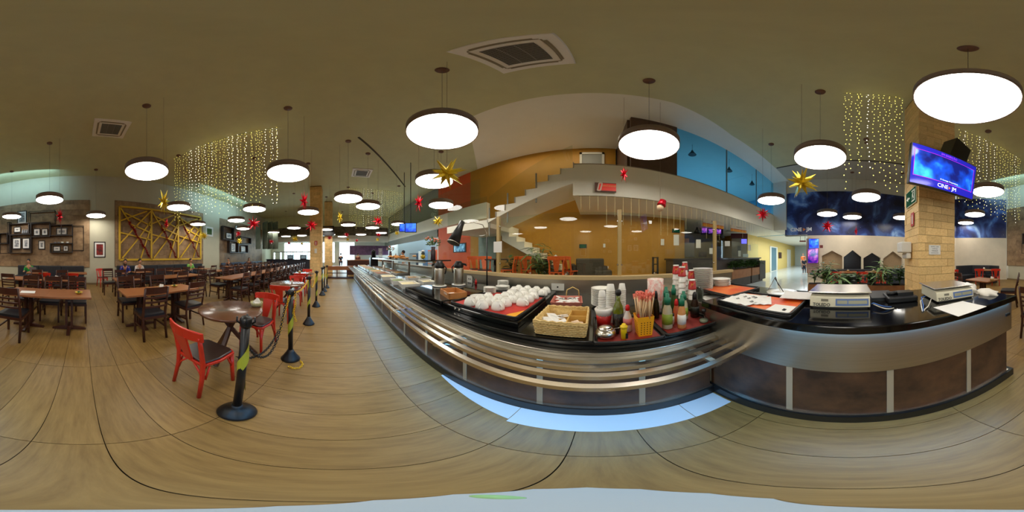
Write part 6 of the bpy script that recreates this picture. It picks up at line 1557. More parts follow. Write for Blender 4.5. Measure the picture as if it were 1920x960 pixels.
# ---------------------------------------------------------------- stairs
m_stair = m_soffit
def flight(name, x_top, z_top, dirx, n, tread, riser, y0, y1, th_top, th_bot, label=None):
    poly = []; x = x_top; z = z_top; poly.append((x, z))
    for k in range(n):
        z -= riser; poly.append((x, z)); x += dirx * tread; poly.append((x, z))
    poly.append((x, z - th_bot)); poly.append((x_top, z_top - riser - th_top))
    T = Matrix(((1, 0, 0, 0), (0, 0, 1, 0), (0, 1, 0, 0), (0, 0, 0, 1)))
    m = MB(); m.prism(poly, y0, y1, T); o = struct(name, m, m_stair)
    return o
uf = flight('trim_stair_upper', -.48, 3.84, -1, 8, .293, .165, 3.67, 4.85, .45, .12)
b = MB(); b.box(-4.65, 3.67, 2.27, -2.80, 5.60, 2.50); struct('trim_stair_landing', b, m_stair)
lf = flight('trim_stair_lower', -3.1, 2.50, 1, 10, .29, .19, 4.88, 5.60, .30, .10)
# risers in contrast
for k in range(8):
    x = -.48 - k * .293; z = 3.84 - k * .165
    MB().box(x + .001, 3.64, z - .165 - .0, x + .02, 4.85, z).build('riser_edge', M('stair_edge', (176, 168, 150), .7), uf)
struct('trim_landing_block', MB().box(-.48, 3.81, 3.19, -.30, 4.86, 3.84), m_stair)
for k, (dx, hz) in enumerate(((-.9, .5), (-1.7, .5), (-2.3, .5))): MB().box(-.48 + dx - .015, 3.70, 3.30 + dx * .56, -.48 + dx + .015, 3.73, 4.15 + dx * .56).build('baluster', m_grey, uf)
b = MB(); Tst = Matrix(((1, 0, 0, 0), (0, 0, 1, 0), (0, 1, 0, 0), (0, 0, 0, 1)))
b.prism([(-.50, 3.70), (-2.82, 2.42), (-2.82, 3.2), (-.50, 4.5)], 3.735, 3.745, Tst); b.build('glass_rail', m_glass, uf)
MB().box(-4.65, 3.70, 2.5, -2.86, 3.71, 3.25).build('glass_rail', m_glass, uf)
# sign on the fascia
p = fpt(0, 0); 
sx0 = along(F0, F1, 1115)[1]; sx1 = along(F0, F1, 1154)[1]; wS = (sx1 - sx0).length; zA = zat(1115, 361, sx0); zB_ = zat(1115, 345, sx0)
fs = thing('shop_sign', 'red illuminated bank sign on the white gallery fascia', 'sign', (sx0.x + wS / 2, sx0.y - .03 + .02, (zA + zB_) / 2)); Tf = frameT((0, -.03, 0), (1, .055, 0)); hS = (zB_ - zA) / 2
MB().box(-wS / 2, -hS, 0, wS / 2, hS, .04).xf(Tf).build('sign_box', M('sign_brown', (110, 72, 58), .5), fs)
MB().box(-wS * .34, -hS * .82, .04, wS / 2, hS * .82, .045).xf(Tf).build('sign_face', M('sign_face_red', (196, 44, 28), .4, emit=.35), fs)
b = MB()
for (a, c) in (((-.38, -.85), (-.30, .85)), ((-.30, .85), (-.16, .85)), ((-.16, .85), (-.24, -.85)), ((-.24, -.85), (-.38, -.85))): b.bar((a[0] * wS, a[1] * hS, .05), (c[0] * wS, c[1] * hS, .05), .03, .01)
b.xf(Tf).build('sign_emblem', M('sign_pale', (240, 220, 200), .5), fs); letters('SANTANDER', wS * .115, M('sign_cream2', (236, 200, 130), .5), fs, Tf @ Matrix.Translation((wS * .17, hS * .25, .047)), depth=.001)
# icicle wires hanging under the fascia and small ornament
t = thing('icicle_lights', 'row of thin pale icicle light strings hanging under the gallery fascia', 'string lights', (0, 0, 2.885)); MB().tube([(-.35, 3.70, 0), (8.0, 4.16, 0)], .004, 5).build('lead_wire', m_wire, t)
rr = random.Random(2)
for k in range(42):
    u = k / 42; x = -.3 + 8.2 * u; y = 3.70 + .46 * u; L_ = rr.choice((.35, .5, .7, .9)); s = MB().tube([(x, y, 0), (x, y, -L_)], .004, 4).build('light_string', M('icicle', (206, 186, 130), .5, emit=.25), t)
orn = thing('felt_ornament', 'small pale felt head ornament with a red hat hanging under the gallery', 'ornament', PD(1238, 390, 3.2)); MB().ico((0, 0, 0), .085).build('ornament_head', M('felt', (226, 196, 160), .9), orn); MB().lathe([(.09, .06), (.085, .10), (.07, .18), (.001, .2)], n=16).build('red_hat', m_redfoil, orn).rotation_euler = (0, R(20), 0); MB().tube([(0, 0, .1), (0, 0, ZC - orn.location.z)], .0025, 5).build('hanging_thread', M('thread'), orn)
# ---------------------------------------------------------------- back zone: orange chairs, tables, armchair
oc = bentwood(m_orange_lacq, m_black_leather); oused = False
def ochair(x, y, rz, label):
    global oused
    if not oused: oused = True; oc.location = (x, y, .6); oc.rotation_euler = (0, 0, rz); oc['label'] = label; oc['group'] = 'orange bentwood chairs behind the glass screen'; return
    dup(oc, (x, y, .6), rz, label, 'orange bentwood chairs behind the glass screen')
for (x, D, rz, lab) in ((893, 4.9, 200, 'orange chair leftmost behind the glass screen'), (908, 4.6, 180, 'orange chair behind the heat lamp pole'), (953, 5.0, 75, 'orange chair right of the left glass post'), (992, 5.0, -30, 'orange chair left of the plant behind the glass'), (1043, 4.25, 0, 'nearest orange chair behind the glass, its splat towards us'), (1073, 4.7, -50, 'orange chair right of the nearest one behind the glass')):
    p = PD(x, 500, D); a = az(x); dd_ = R(rz) if rz not in (0,) else 0
    ochair(p[0], p[1], -a + dd_, lab)
def btable(x, D, label, r=.42):
    p = PD(x, 500, D); t = thing('round_table', label, 'table', (p[0], p[1], .6), 0, 'round tables behind the glass screen')
    MB().lathe([(.001, .73), (r, .73), (r, .765), (.001, .765)], n=28).build('tabletop', m_dark_wood, t); MB().tube([(0, 0, .04), (0, 0, .73)], .035, 10).build('pedestal', m_black, t); MB().lathe([(.22, 0), (.22, .02), (.04, .05), (.001, .05)], n=20).build('base', m_black, t); return p
p = btable(1042, 4.85, 'dark round table with a folded napkin behind the glass screen')
q = thing('folded_napkin', 'white folded napkin on the dark round table behind the glass', 'napkin', (p[0], p[1], 1.365)); MB().add([(-.13, -.06, 0), (.13, -.06, 0), (.13, .06, 0), (-.13, .06, 0), (0, 0, .13)], [(3, 2, 1, 0), (0, 1, 4), (1, 2, 4), (2, 3, 4), (3, 0, 4)]).build('napkin_cloth', m_paper, q)
btable(928, 5.15, 'pale round table behind the left glass post')
ar = thing('dark_armchair', 'dark grey armchair against the yellow wall behind the glass', 'armchair'); p = PD(1104, 500, 4.95); ar.location = (p[0], p[1], .6); ar.rotation_euler = (0, 0, R(10)); m_ar = M('armchair_grey', (74, 66, 50), .8)
MB().box(-.40, -.1, .1, .40, .45, .42).build('seat', m_ar, ar, bev=.03); MB().box(-.40, -.35, .1, .40, -.1, .78).build('backrest', m_ar, ar, bev=.04); MB().box(.40, -.3, .1, .52, .45, .56).build('armrest', m_ar, ar, bev=.03); MB().box(-.52, -.3, .1, -.40, .45, .60).build('armrest', m_ar, ar, bev=.03)
for sx in (-.42, .42):
    for sy in (-.25, .38): MB().box(sx - .03, sy - .03, 0, sx + .03, sy + .03, .1).build('leg', m_black, ar)
st_ = thing('low_stool', 'low dark upholstered stool right of the dark armchair', 'stool'); p = PD(1131, 500, 4.75); st_.location = (p[0], p[1], .6); MB().box(-.24, -.2, .20, .24, .2, .44).build('seat', m_ar, st_, bev=.03)
for sx in (-.2, .2):
    for sy in (-.16, .16): MB().box(sx - .02, sy - .02, 0, sx + .02, sy + .02, .20).build('leg', m_black, st_)
# leaf plants
def leaf_mesh(L_, w_, mat, bend=.3):
    m = MB(); vs = []; n = 5
    for i in range(n + 1):
        u = i / n; ww = w_ * math.sin(PI * (u * .92 + .04)) ** .8; zz = -bend * L_ * u * u
        vs += [(-ww, L_ * u, zz + ww * .15), (0, L_ * u, zz - .004), (ww, L_ * u, zz + ww * .15)]
    fs = []
    for i in range(n): a = 3 * i; fs += [(a, a + 1, a + 4, a + 3), (a + 1, a + 2, a + 5, a + 4)]
    return m.add(vs, fs, True).mesh('leaf', mat)
lv = [leaf_mesh(.13, .028, m_leaf), leaf_mesh(.17, .035, m_leaf), leaf_mesh(.34, .02, M('leaf_pale', (116, 150, 84), .5, noise=.3, scale=8, rand=.2), .6)]
def plant(x, y, z, label, h=.5, n_st=6, kind=0, seed=0, pot=None, cat='plant'):
    rr = random.Random(seed); t = thing('potted_plant', label, cat, (x, y, z))
    if pot: MB().lathe([(pot * .7, 0), (pot, pot * 1.5), (pot * .9, pot * 1.5), (pot * .85, pot * 1.3), (.001, pot * 1.3)], n=18).build('pot', M('terracotta', (150, 90, 56), .7), t)
    z0 = pot * 1.3 if pot else .0
    for i in range(n_st):
        a = rr.random() * 6.28; tl = rr.uniform(.12, .5); hh = h * rr.uniform(.75, 1.15); pts = [Vector((math.cos(a) * tl * hh * (k / 6) ** 1.5, math.sin(a) * tl * hh * (k / 6) ** 1.5, z0 + hh * k / 6)) for k in range(7)]
        s = MB().tube(pts, [.008 - .0009 * k for k in range(7)], 5).build('stem', M('stem_green', (80, 110, 50), .6), t)
        nl = 13 if kind == 0 else 7
        for k in range(nl):
            u = .25 + .75 * (k + .5) / nl; p_ = pts[min(5, int(u * 6))].lerp(pts[min(6, int(u * 6) + 1)], u * 6 % 1); sc = 1.5 - .6 * u if kind == 0 else rr.uniform(1.1, 1.6)
            inst(lv[kind if kind != 1 else rr.randint(0, 1)] if kind < 2 else lv[2], 'leaf', s, p_, (rr.uniform(.1, .7), rr.uniform(-.3, .3), (a if kind else 0) + k * 2.4 + rr.uniform(-.4, .4)), (sc, sc, sc))
    return t
m_pl = M('planter_wood', (150, 100, 60), .6, noise=.3, scale=6, stretch=(1, 8, 1))
def planter(x, y, rz, L_, label, h=.62):
    t = thing('wooden_planter', label, 'planter', (x, y, 0), rz, None); n = 3
    for k in range(n): MB().box(-L_ / 2, -.16, .02 + k * (h - .05) / n, L_ / 2, .16, (k + 1) * (h - .05) / n + .01).build('board', m_pl, t)
    MB().box(-L_ / 2 + .02, -.14, h - .06, L_ / 2 - .02, .14, h - .03).build('soil', M('soil', (40, 28, 20), .95), t)
    return t
for k, (x, D, L_) in enumerate(((1534, 5.1, .62), (1570, 5.1, .85), (1615, 5.0, .9), (1660, 4.9, .9), (1688, 4.9, .55))):
    p = PD(x, 500, D); planter(p[0], p[1], -az(x), L_, ['wooden planter box at the left end of the plant row', 'wooden planter box second from the left in the plant row', 'wooden planter box in the middle of the plant row', 'wooden planter box fourth from the left in the plant row', 'wooden planter box beside the near brick column'][k])
for k, (x, D, h, kd, n_) in enumerate(((1527, 5.1, .50, 1, 5), (1545, 5.05, .66, 0, 7), (1556, 5.15, .5, 2, 6), (1572, 5.0, .28, 2, 5), (1590, 5.0, .26, 1, 6), (1607, 5.0, .30, 1, 5), (1632, 4.9, .36, 1, 7), (1652, 4.95, .62, 2, 7), (1668, 4.9, .38, 1, 6), (1687, 4.85, .56, 0, 7), (1697, 4.9, .45, 1, 4))):
    p = PD(x, 500, D); plant(p[0], p[1], .57, ['leafy plant leftmost in the planter row', 'tall glossy-leaved plant near the corridor screens', 'thin pale-leaved plant beside the tall glossy one', 'low grassy plant before the left red chair', 'low broad-leaved plant between the red chairs', 'low plant before the middle red chair', 'broad pale plant right of the middle red chair', 'tall pale grassy plant before the right red chair', 'dark leafy plant right of the right red chair', 'tall dark plant beside the near brick column', 'small plant touching the near brick column'][k], h, n_, kd, k)
p = PD(1010, 500, 4.9); plant(p[0], p[1], .6, 'spiky palm-like plant at the foot of the stairs behind the glass', 0.95, 9, 2, 44, .15); p = PD(1020, 500, 4.55); plant(p[0], p[1], .6, 'white-flecked leafy plant left of the round table behind the glass', .65, 7, 1, 45, .14)
p = PD(960, 500, 5.3); plant(p[0], p[1], .6, 'small plant behind the left glass post', .6, 5, 1, 46, .13)
# wall frames on the yellow wall (small)
def yframe(x0, y0, x1, y1, label, mat=m_paper, name='wall_frame', cat='picture', inner=None):
    a = WY(x0, y0, YB - .01); c = WY(x1, y1, YB - .01); t = thing(name, label, cat, ((a[0] + c[0]) / 2, YB - .001, (a[1] + c[1]) / 2)); w_ = abs(c[0] - a[0]) / 2; h_ = abs(c[1] - a[1]) / 2
    MB().box(-w_, -.025, -h_, w_, 0, h_).build('frame', mat, t)
    if inner: MB().box(-w_ * .82, -.028, -h_ * .8, w_ * .82, -.025, h_ * .8).build('panel', inner, t)
yframe(1086, 458, 1100, 465, 'small green sign plate on the yellow wall behind the glass', m_black, 'wall_sign', 'sign', M('sign_green')); yframe(1131, 457, 1135, 464, 'white light switch on the yellow wall', m_white_pl, 'light_switch', 'switch')
yframe(1239, 448, 1245, 460, 'white notice on the yellow wall left of the kiosk', m_paper, 'paper_notice', 'notice'); yframe(1260, 429, 1275, 437, 'green exit plate on the yellow wall left of the kiosk', m_black, 'exit_sign', 'sign', M('sign_green'))
yframe(850, 457, 874, 473, 'small television in a black frame on the orange wall', m_black, 'wall_television', 'television', screen_mat('tv_small', (40, 90, 130), (140, 200, 230), 6, .9)); 
yframe(1124, 499, 1129, 503, 'white socket plate low on the yellow wall, left one', m_white_pl, 'socket_plate', 'socket'); yframe(1136, 499, 1141, 503, 'white socket plate low on the yellow wall, right one', m_white_pl, 'socket_plate', 'socket')
# black railing left of the kiosk
def railing(x0, x1, D0, D1, label, zr=.6):
    a = PD(x0, 500, D0); c = PD(x1, 500, D1); t = thing('metal_railing', label, 'railing', (a[0], a[1], zr), 0, 'black metal railings by the kiosk'); v = Vector((c[0] - a[0], c[1] - a[1], 0))
    for u in (0, 1): MB().bar(v * u, v * u + Vector((0, 0, .82)), .05).build('post', m_black_metal, t)
    for z in (.1, .35, .6, .8): MB().bar(Vector((0, 0, z)), v + Vector((0, 0, z)), .03).build('rail_bar', m_black_metal, t)
railing(1224.5, 1233, 4.9, 5.0, 'black metal railing behind the glass, left section'); railing(1236, 1251, 5.1, 5.35, 'black metal railing behind the glass, right section', 0)
# ---------------------------------------------------------------- kiosk
ka = Vector(PD(1262, 500, 5.5)[:2]); kb = Vector(PD(1337, 500, 7.7)[:2]); kb = Vector(PD(1424, 500, 9.9)[:2]); kd_ = (kb - ka).normalized(); kn = Vector((-kd_.y, kd_.x)); L_ = (kb - ka).length
kt = thing('ticket_counter', 'long dark kiosk counter with planter boxes under the ticket signs', 'counter', (ka.x, ka.y, 0), math.atan2(kd_.y, kd_.x)); m_kd = M('kiosk_dark', (62, 52, 44), .5, noise=.3, scale=4)
MB().box(0, 0, .1, L_, .5, 1.30).build('counter_body', m_kd, kt); MB().box(-.06, -.10, 1.30, L_ + .05, .52, 1.36).build('counter_top', M('kiosk_top', (40, 40, 44), .15), kt); MB().box(.1, .06, 0, L_ - .1, .55, .1).build('plinth', m_black, kt); MB().box(L_ - .6, -.35, .1, L_ + .12, .6, 1.18).build('counter_end', m_kd, kt)
for k, (a, c) in enumerate(((.47, .74), (.76, .97))):
    t = thing('wooden_planter', '%s wooden planter box before the kiosk counter' % ('left' if k == 0 else 'right'), 'planter', (ka.x, ka.y, 0), math.atan2(kd_.y, kd_.x)); MB().box(L_ * a, -.33, .42, L_ * c, -.04, .82).build('planter_box', m_pl, t); MB().box(L_ * a, -.30, .0, L_ * c, -.05, .42).build('planter_base', m_kd, t)
    for q in range(5):
        u = a + (c - a) * (q + .5) / 5; P_ = ka + kd_ * (L_ * u) - kn * .18; plant(P_.x, P_.y, .82, 'green plant, %s from the left, in the %s kiosk planter' % (ORD[q], 'left' if k == 0 else 'right'), .38, 5, 1, 60 + q + 10 * k)
Tk = Matrix(((kd_.x, kn.x, 0, ka.x), (kd_.y, kn.y, 0, ka.y), (0, 0, 1, 0), (0, 0, 0, 1)))
def kbox(nm, lab, cat, a, b_, c, d, e, f, mat, grp=None):
    t = thing(nm, lab, cat, tuple(Tk @ Vector(((a + d) / 2, (b_ + e) / 2, c))), math.atan2(kd_.y, kd_.x), grp); x, y, z = (d - a) / 2, (e - b_) / 2, f - c; MB().box(-x, -y, 0, x, y, z).build('body', mat, t); return t
MB().box(.1, .04, 1.36, L_ - .1, .05, 2.15).build('glass_shield', m_glass, kt)
# suspended signs
def hsign(x0, x1, yt, yb, D, text, label, sub):
    a = Vector(PD(x0, yt, D)); c = Vector(PD(x1, yt, D + .75)); c.z = a.z; ex_ = (c - a).normalized(); w_ = (c - a).length; h_ = a.z - PD(x0, yb, D)[2]
    t = thing('hanging_sign', label, 'sign', a + (c - a) / 2 + Vector((0, 0, -h_))); T = frameT((0, 0, 0), ex_)
    MB().box(-w_ / 2, h_ * .24, -.02, w_ / 2, h_, .02).xf(T).build('sign_panel', M('sign_white_panel', (222, 214, 204), .5), t); MB().box(-w_ / 2, 0, -.02, w_ / 2, h_ * .20, .02).xf(T).build('sign_base', M('sign_orange', (232, 150, 40), .5), t); MB().box(-w_ / 2, h_ * .20, -.02, w_ / 2, h_ * .245, .02).xf(T).build('sign_stripe', M('sign_red2', (190, 40, 30), .5), t)
    letters(text, w_ * .165, M('sign_text_red', (190, 30, 34), .5), t, T @ Matrix.Translation((0, h_ * .68, .021)), depth=.002); letters(sub, w_ * .07, M('sign_text_grey', (110, 90, 90), .5), t, T @ Matrix.Translation((0, h_ * .42, .021)), depth=.002)
    for s in (-.4, .4): MB().tube([tuple(ex_ * w_ * s + Vector((0, 0, h_))), tuple(ex_ * w_ * s + Vector((0, 0, 2.92 - t.location.z)))], .006, 5).build('hanger', m_black, t)
hsign(1318, 1356.5, 397.5, 424, 6.3, 'CAIXA CINEMA', 'hanging white sign for the cinema till above the kiosk', 'Bilheteria'); hsign(1370.5, 1399, 412, 433, 7.6, 'CAIXA LOJA', 'hanging white sign for the shop till above the kiosk', 'Bomboniere')
def at_k(x, D): 
    P_ = Vector(PD(x, 500, D)); return P_
def kthing(x0, x1, y0, y1, D, mat, nm, lab, cat, depth=.1, grp=None):
    a = Vector(PD(x0, y0, D)); c = Vector(PD(x1, y0, D)); w_ = (c - a).length / 2; zt_k = a.z; zb_k = PD(x0, y1, D)[2]; m_ = (a + c) / 2
    t = thing(nm, lab, cat, (m_.x, m_.y, zb_k), -az((x0 + x1) / 2), grp); MB().box(-w_, 0, 0, w_, depth, zt_k - zb_k).build('body', mat, t); return t, w_, zt_k - zb_k
for k, (x0, x1) in enumerate(((1316, 1326), (1328.5, 1338.5), (1344, 1352))):
    kthing(x0, x1, 428 + k, 436 + k, 8.4, screen_mat('menu_screen%d' % k, (40, 40, 120), (170, 210, 250), 5 + k, 1.3, (150, 60, 170)), 'menu_screen', '%s bright menu screen above the kiosk' % ORD[k], 'screen', .05, 'menu screens above the kiosk')
kthing(1314, 1356, 426, 440, 8.5, M('screen_bezel', (30, 18, 60), .4), 'screen_rail', 'dark violet rail carrying the kiosk menu screens', 'panel', .04)
for (x0, x1, y0, y1, D, lab) in ((1305, 1314, 449, 465, 7.0, 'white notice standing left in the kiosk glass'), (1330, 1336.5, 465, 476, 7.3, 'small white notice behind the right glass post'), (1359, 1368.5, 452, 461.5, 7.9, 'square white notice in the middle of the kiosk'), (1403, 1407.5, 459, 470, 9.3, 'narrow white notice at the right end of the kiosk'), (1263, 1273, 440, 460, 5.4, 'pale framed notice left of the kiosk')): kthing(x0, x1, y0, y1, (D if D < 5.6 else along(ka, kb, (x0 + x1) / 2)[1].length - .06), m_paper, 'paper_notice', lab, 'notice', .02)
pm_t, w_, h_ = kthing(1372, 1400, 447, 482, 9.3, M('popcorn_glass', (120, 110, 90), .1), 'popcorn_machine', 'popcorn machine with a dark red top and violet light in the kiosk', 'popcorn machine', .5); MB().box(-w_ - .05, -.05, h_, w_ + .05, .5, h_ + .28).build('machine_top', M('dark_red', (80, 18, 22), .4), pm_t); MB().box(w_ * .3, -.06, h_ - .30, w_, -.005, h_ - .05).build('violet_light', M('violet_glow', (90, 90, 240), .4, emit=1.5), pm_t); MB().box(-.1, -.04, .0, .1, -.005, h_ * .6).build('popcorn_door', m_black, pm_t)
for k, (x0, x1, y0, y1, D, mt, nm, lab, cat) in enumerate(((1277, 1302, 455, 482, 7.15, M('espresso', (110, 112, 118), .3, metal=.6), 'coffee_machine', 'shiny espresso machine at the left end of the kiosk', 'coffee machine'), (1310, 1325, 472, 482, 7.2, m_black, 'till_screen', 'black till screen on the kiosk counter', 'till'), (1344, 1356, 462, 483, 7.9, M('till_blue', (50, 74, 110), .4), 'display_case', 'small blue display case on the kiosk counter', 'case'), (1281, 1292, 447, 455, 7.3, M('cups_box', (176, 130, 90), .5), 'cup_box', 'stack of cups on the espresso machine', 'cups'), (1384, 1389, 470, 481, 8.7, m_white_pl, 'popcorn_bucket', 'white bucket in front of the popcorn machine', 'bucket'), (1393, 1403, 476, 482, 9.0, M('tissue', (200, 214, 220), .5), 'tissue_box', 'pale box at the right end of the kiosk counter', 'box'))): kthing(x0, x1, y0, y1, D, mt, nm, lab, cat, .35)
for k, (x, y, D) in enumerate(((1307, 437, 6.9), (1353, 446, 8.0))):
    p = PD(x, y, D); t = thing('kiosk_pendant', '%s small dark cone pendant lamp above the kiosk' % ('left' if k == 0 else 'right'), 'pendant lamp', p); MB().lathe([(.16, 0), (.05, .17), (.03, .25), (.001, .26)], n=18).build('shade', m_black, t); MB().lathe([(.001, .002), (.15, .002)], n=18).build('bulb_disc', m_lamp_glow, t); MB().tube([(0, 0, .25), (0, 0, 2.92 - p[2])], .006, 5).build('cable', m_black, t)
# digital screens by the corridor
for (x0, x1, y0, y1, nm, lab, mt) in ((1517, 1535, 448, 465, 'digital_screen', 'upper bright blue screen on the corridor pillar', screen_mat('scr_a', (20, 40, 190), (120, 210, 255), 3, 1.6, (30, 110, 255))), (1515, 1534, 466, 493, 'digital_screen', 'lower magenta poster screen on the corridor pillar', screen_mat('scr_b', (20, 10, 110), (255, 130, 160), 3.5, 1.4, (120, 30, 160)))):
    kthing(x0, x1, y0, y1, 8.42, mt, nm, lab, 'screen', .06, 'screens by the corridor')
t, w_, h_ = kthing(1512, 1535.5, 447, 512, 8.52, M('pillar_taupe', (150, 122, 108), .6), 'screen_pillar', 'taupe pillar carrying the two screens beside the corridor', 'pillar', .2)
t, w_, h_ = kthing(1499, 1511, 451, 453.5, 12, M('sign_maroon', (110, 40, 36), .5), 'corridor_sign', 'small maroon sign at the corridor mouth', 'sign', .03); MB().box(-w_ * .8, 0, h_, -w_ * .7, .02, 2.96 - t.location.z).box(w_ * .7, 0, h_, w_ * .8, .02, 2.96 - t.location.z).build('hanger', m_black, t, kind='stuff'); kthing(1537, 1543, 459.5, 465, 8.2, M('sign_maroon'), 'wall_plaque', 'small maroon plaque right of the corridor screens', 'plaque', .02)
# upstairs pendants
for k, (x, y, D) in enumerate(((1298, 290, 5.4), (1367, 321, 6.5), (1410, 346, 8.0))):
    p = PD(x, y, D); t = thing('upstairs_pendant', '%s small black cone pendant behind the blue gallery glazing' % ORD[k], 'pendant lamp', p, 0, 'pendants in the upstairs room'); MB().lathe([(.14, 0), (.05, .14), (.03, .22), (.001, .22)], n=16).build('shade', m_black, t); MB().tube([(0, 0, .2), (0, 0, max(.3, ZC - p[2]))], .006, 5).build('cable', m_black, t)
# butterfly shapes on the gallery glass, left
def glassrail_left():
    t = thing('gallery_glass', 'clear glass gallery rail with frosted butterfly shapes beyond the buffet', 'glass rail', (0, 5.36, 3.8))
    for k in range(8): MB().box(-12.9 + k * 1.05, 0, 0, -12.9 + k * 1.05 + 1.03, .012, 1.25).build('pane', m_glass, t)
    m_fr = M('frosted', (196, 214, 200), .3); b = MB()
    for (cx, cz, r, s) in ((-7.85, .62, .30, 1.3), (-8.2, .18, .2, .8), (-7.95, .1, .22, .8)):
        ring = [(cx + r * math.cos(a_ * PI / 9) * .7, -.006, cz + r * s * math.sin(a_ * PI / 9) * .8) for a_ in range(18)]; b.tube(ring, .012, 5, False, True)
        for q in range(4): b.tube([(cx, -.006, cz - r * s * .7), (cx + (q - 1.5) * r * .3, -.006, cz + r * s * .6)], .006, 4)
    b.build('butterfly_outline', m_fr, t, kind='stuff')
glassrail_left()
# ---------------------------------------------------------------- buffet things
m_food = [M('food_tan', (206, 160, 90), .6, noise=.4, scale=20), M('food_cream', (230, 216, 170), .6, noise=.2, scale=20), M('food_brown', (150, 90, 50), .6, noise=.4, scale=20), M('food_green', (120, 140, 70), .6, noise=.4, scale=24), M('food_pink', (210, 160, 140), .6, noise=.3, scale=20)]
def dish(x, y, a, b_, fm, label, h=.07, rz=0, z=None):
    t = thing('serving_dish', label, 'dish', (x, y, Z0 if z is None else z), rz, 'white buffet dishes'); basket_shell(a - .015, b_ - .015, h, .006, .015).build('dish_body', m_white, t)
    rr = random.Random(int(x * 100)); vs = []; nx = 7
    for i in range(nx + 1):
        for j in range(nx + 1): e_ = min(i, nx - i, j, nx - j); vs.append((-(a - .02) + 2 * (a - .02) * i / nx, -(b_ - .02) + 2 * (b_ - .02) * j / nx, h * .6 + min(e_, 2) * .009 + rr.uniform(0, .012)))
    MB().add(vs, [(i * (nx + 1) + j, (i + 1) * (nx + 1) + j, (i + 1) * (nx + 1) + j + 1, i * (nx + 1) + j + 1) for i in range(nx) for j in range(nx)], True).build('food', fm, t)
DL = [((766, 535), .17, .15, 1, 'nearest cream-filled white dish on the buffet'), ((743, 529), .16, .13, 3, 'white dish with greens behind the nearest one'), ((774, 523), .16, .14, 0, 'blue-white dish at the back of the buffet'), ((793, 523), .17, .13, 3, 'white dish with pale greens left of the flasks'), ((800, 531), .15, .12, 1, 'white dish tucked left of the flask'),
      ((722, 521), .20, .15, 1, 'long white dish with a spoon on the buffet')]
for (x, y), a, b_, fi, lab in DL:
    p = G(x, y, Z0 + .03); y_ = min(2.25, max(1.22, p[1])); dish(p[0], y_, a * 1.15, b_ * 1.1, m_food[fi], lab, .085, R(-10))
for k in range(14):
    x = -5.0 - (k // 2) * .72; y = 1.38 if k % 2 else 1.98
    dish(x, y, .30, .22, m_food[(0, 2, 4, 0, 1, 3, 0)[k % 7]], 'platter of food, %s from the near end of the far buffet, %s row' % (ORD[k // 2], 'front' if k % 2 else 'back'), .05)
rr = random.Random(9)
bre = MB().lathe([(.001, 0), (.05, .01), (.055, .03), (.03, .05), (.001, .052)], n=10, sx=1.5).mesh('roll', M('bread', (216, 150, 80), .6, noise=.2, scale=20))
bt = thing('bread_platter', 'heap of golden bread rolls on the glass shelf over the buffet', 'bread', (-5.4, 2.1, 1.361))
for i in range(26): inst(bre, 'bread_roll', bt, (rr.uniform(-.9, .9), rr.uniform(-.18, .18), .0 + .03 * (i % 3)), (0, 0, rr.random() * 3))
# vases of flowers
def vase(px, ybase, ytop, D, label, seed, zs=1.36):
    p = PD(px, ybase, D); t = thing('flower_vase', label, 'vase', (p[0], p[1], zs)); rr = random.Random(seed)
    MB().lathe([(.055, 0), (.06, .01), (.06, .20), (.045, .23), (.055, .30), (.05, .30), (.001, .22)], n=18).build('vase_body', M('vase_purple_brown', (58, 42, 48), .25), t)
    b = MB(); 
    for i in range(40):
        d = Vector((rr.uniform(-1, 1), rr.uniform(-1, 1), rr.uniform(.2, 1))).normalized() * rr.uniform(.08, .22); c = Vector((0, 0, .30)) + d; b.add([c + Vector((-.03, 0, 0)), c + Vector((.03, 0, -.01)), c + Vector((0, .03, .03)), c + d.normalized() * .06], [(0, 1, 3), (1, 2, 3), (2, 0, 3), (0, 2, 1)])
    b.build('foliage', m_leaf, t, kind='stuff')
    fb = MB().ico((0, 0, 0), .028).mesh('flower_head', M('flower_pink', (226, 140, 110), .6, noise=.3, scale=20, rand=.15))
    for i in range(14): d = Vector((rr.uniform(-1, 1), rr.uniform(-1, 1), rr.uniform(.3, 1))).normalized() * rr.uniform(.18, .26); inst(fb, 'flower_head', t, Vector((0, 0, .30)) + d)
vase(812, 475, 433, 3.75, 'dark vase of pink flowers near the end of the glass shelf', 1); vase(732, 470, 446, 7.2, 'dark vase of flowers farther along the buffet', 2)
jr = thing('fruit_jar', 'glass jar with dark and yellow fruit beside the flower vase', 'jar', (*PD(793, 470, 4.3)[:2], 1.361)); MB().lathe([(.06, 0), (.085, .03), (.085, .13), (.05, .17), (.07, .2)], n=20).build('jar_glass', m_glass, jr); MB().ico((0, 0, .07), .07).build('yellow_fruit', M('lemon', (220, 180, 30), .5), jr); MB().ico((0, 0, .15), .055).build('dark_fruit', M('dark_fruit', (60, 60, 40), .5), jr); MB().lathe([(.05, .20), (.055, .23), (.001, .25)], n=16).build('jar_lid', m_white, jr)
for k, (x, lab) in enumerate(((742, 'left pump bottle beside the far flower vase'), (750, 'right pump bottle beside the far flower vase'))):
    p = PD(x, 470, 6.6); o = MB().lathe([(.03, 0), (.03, .12), (.01, .15), (.012, .2), (.001, .2)], n=12).build('pump_bottle', M('amber')); tag(o, lab, 'bottle', loc=(p[0], p[1], 1.361))
jp = thing('juice_dispenser', 'tall black and white drinks dispenser at the far end of the glass shelf', 'dispenser', (-8.6, 1.9, Z0)); MB().box(-.2, -.2, 0, .2, .2, .5).build('dispenser_base', m_black, jp); MB().lathe([(.12, .5), (.12, .8), (.14, .82), (.001, .95)], n=16).build('dispenser_tank', m_black, jp)
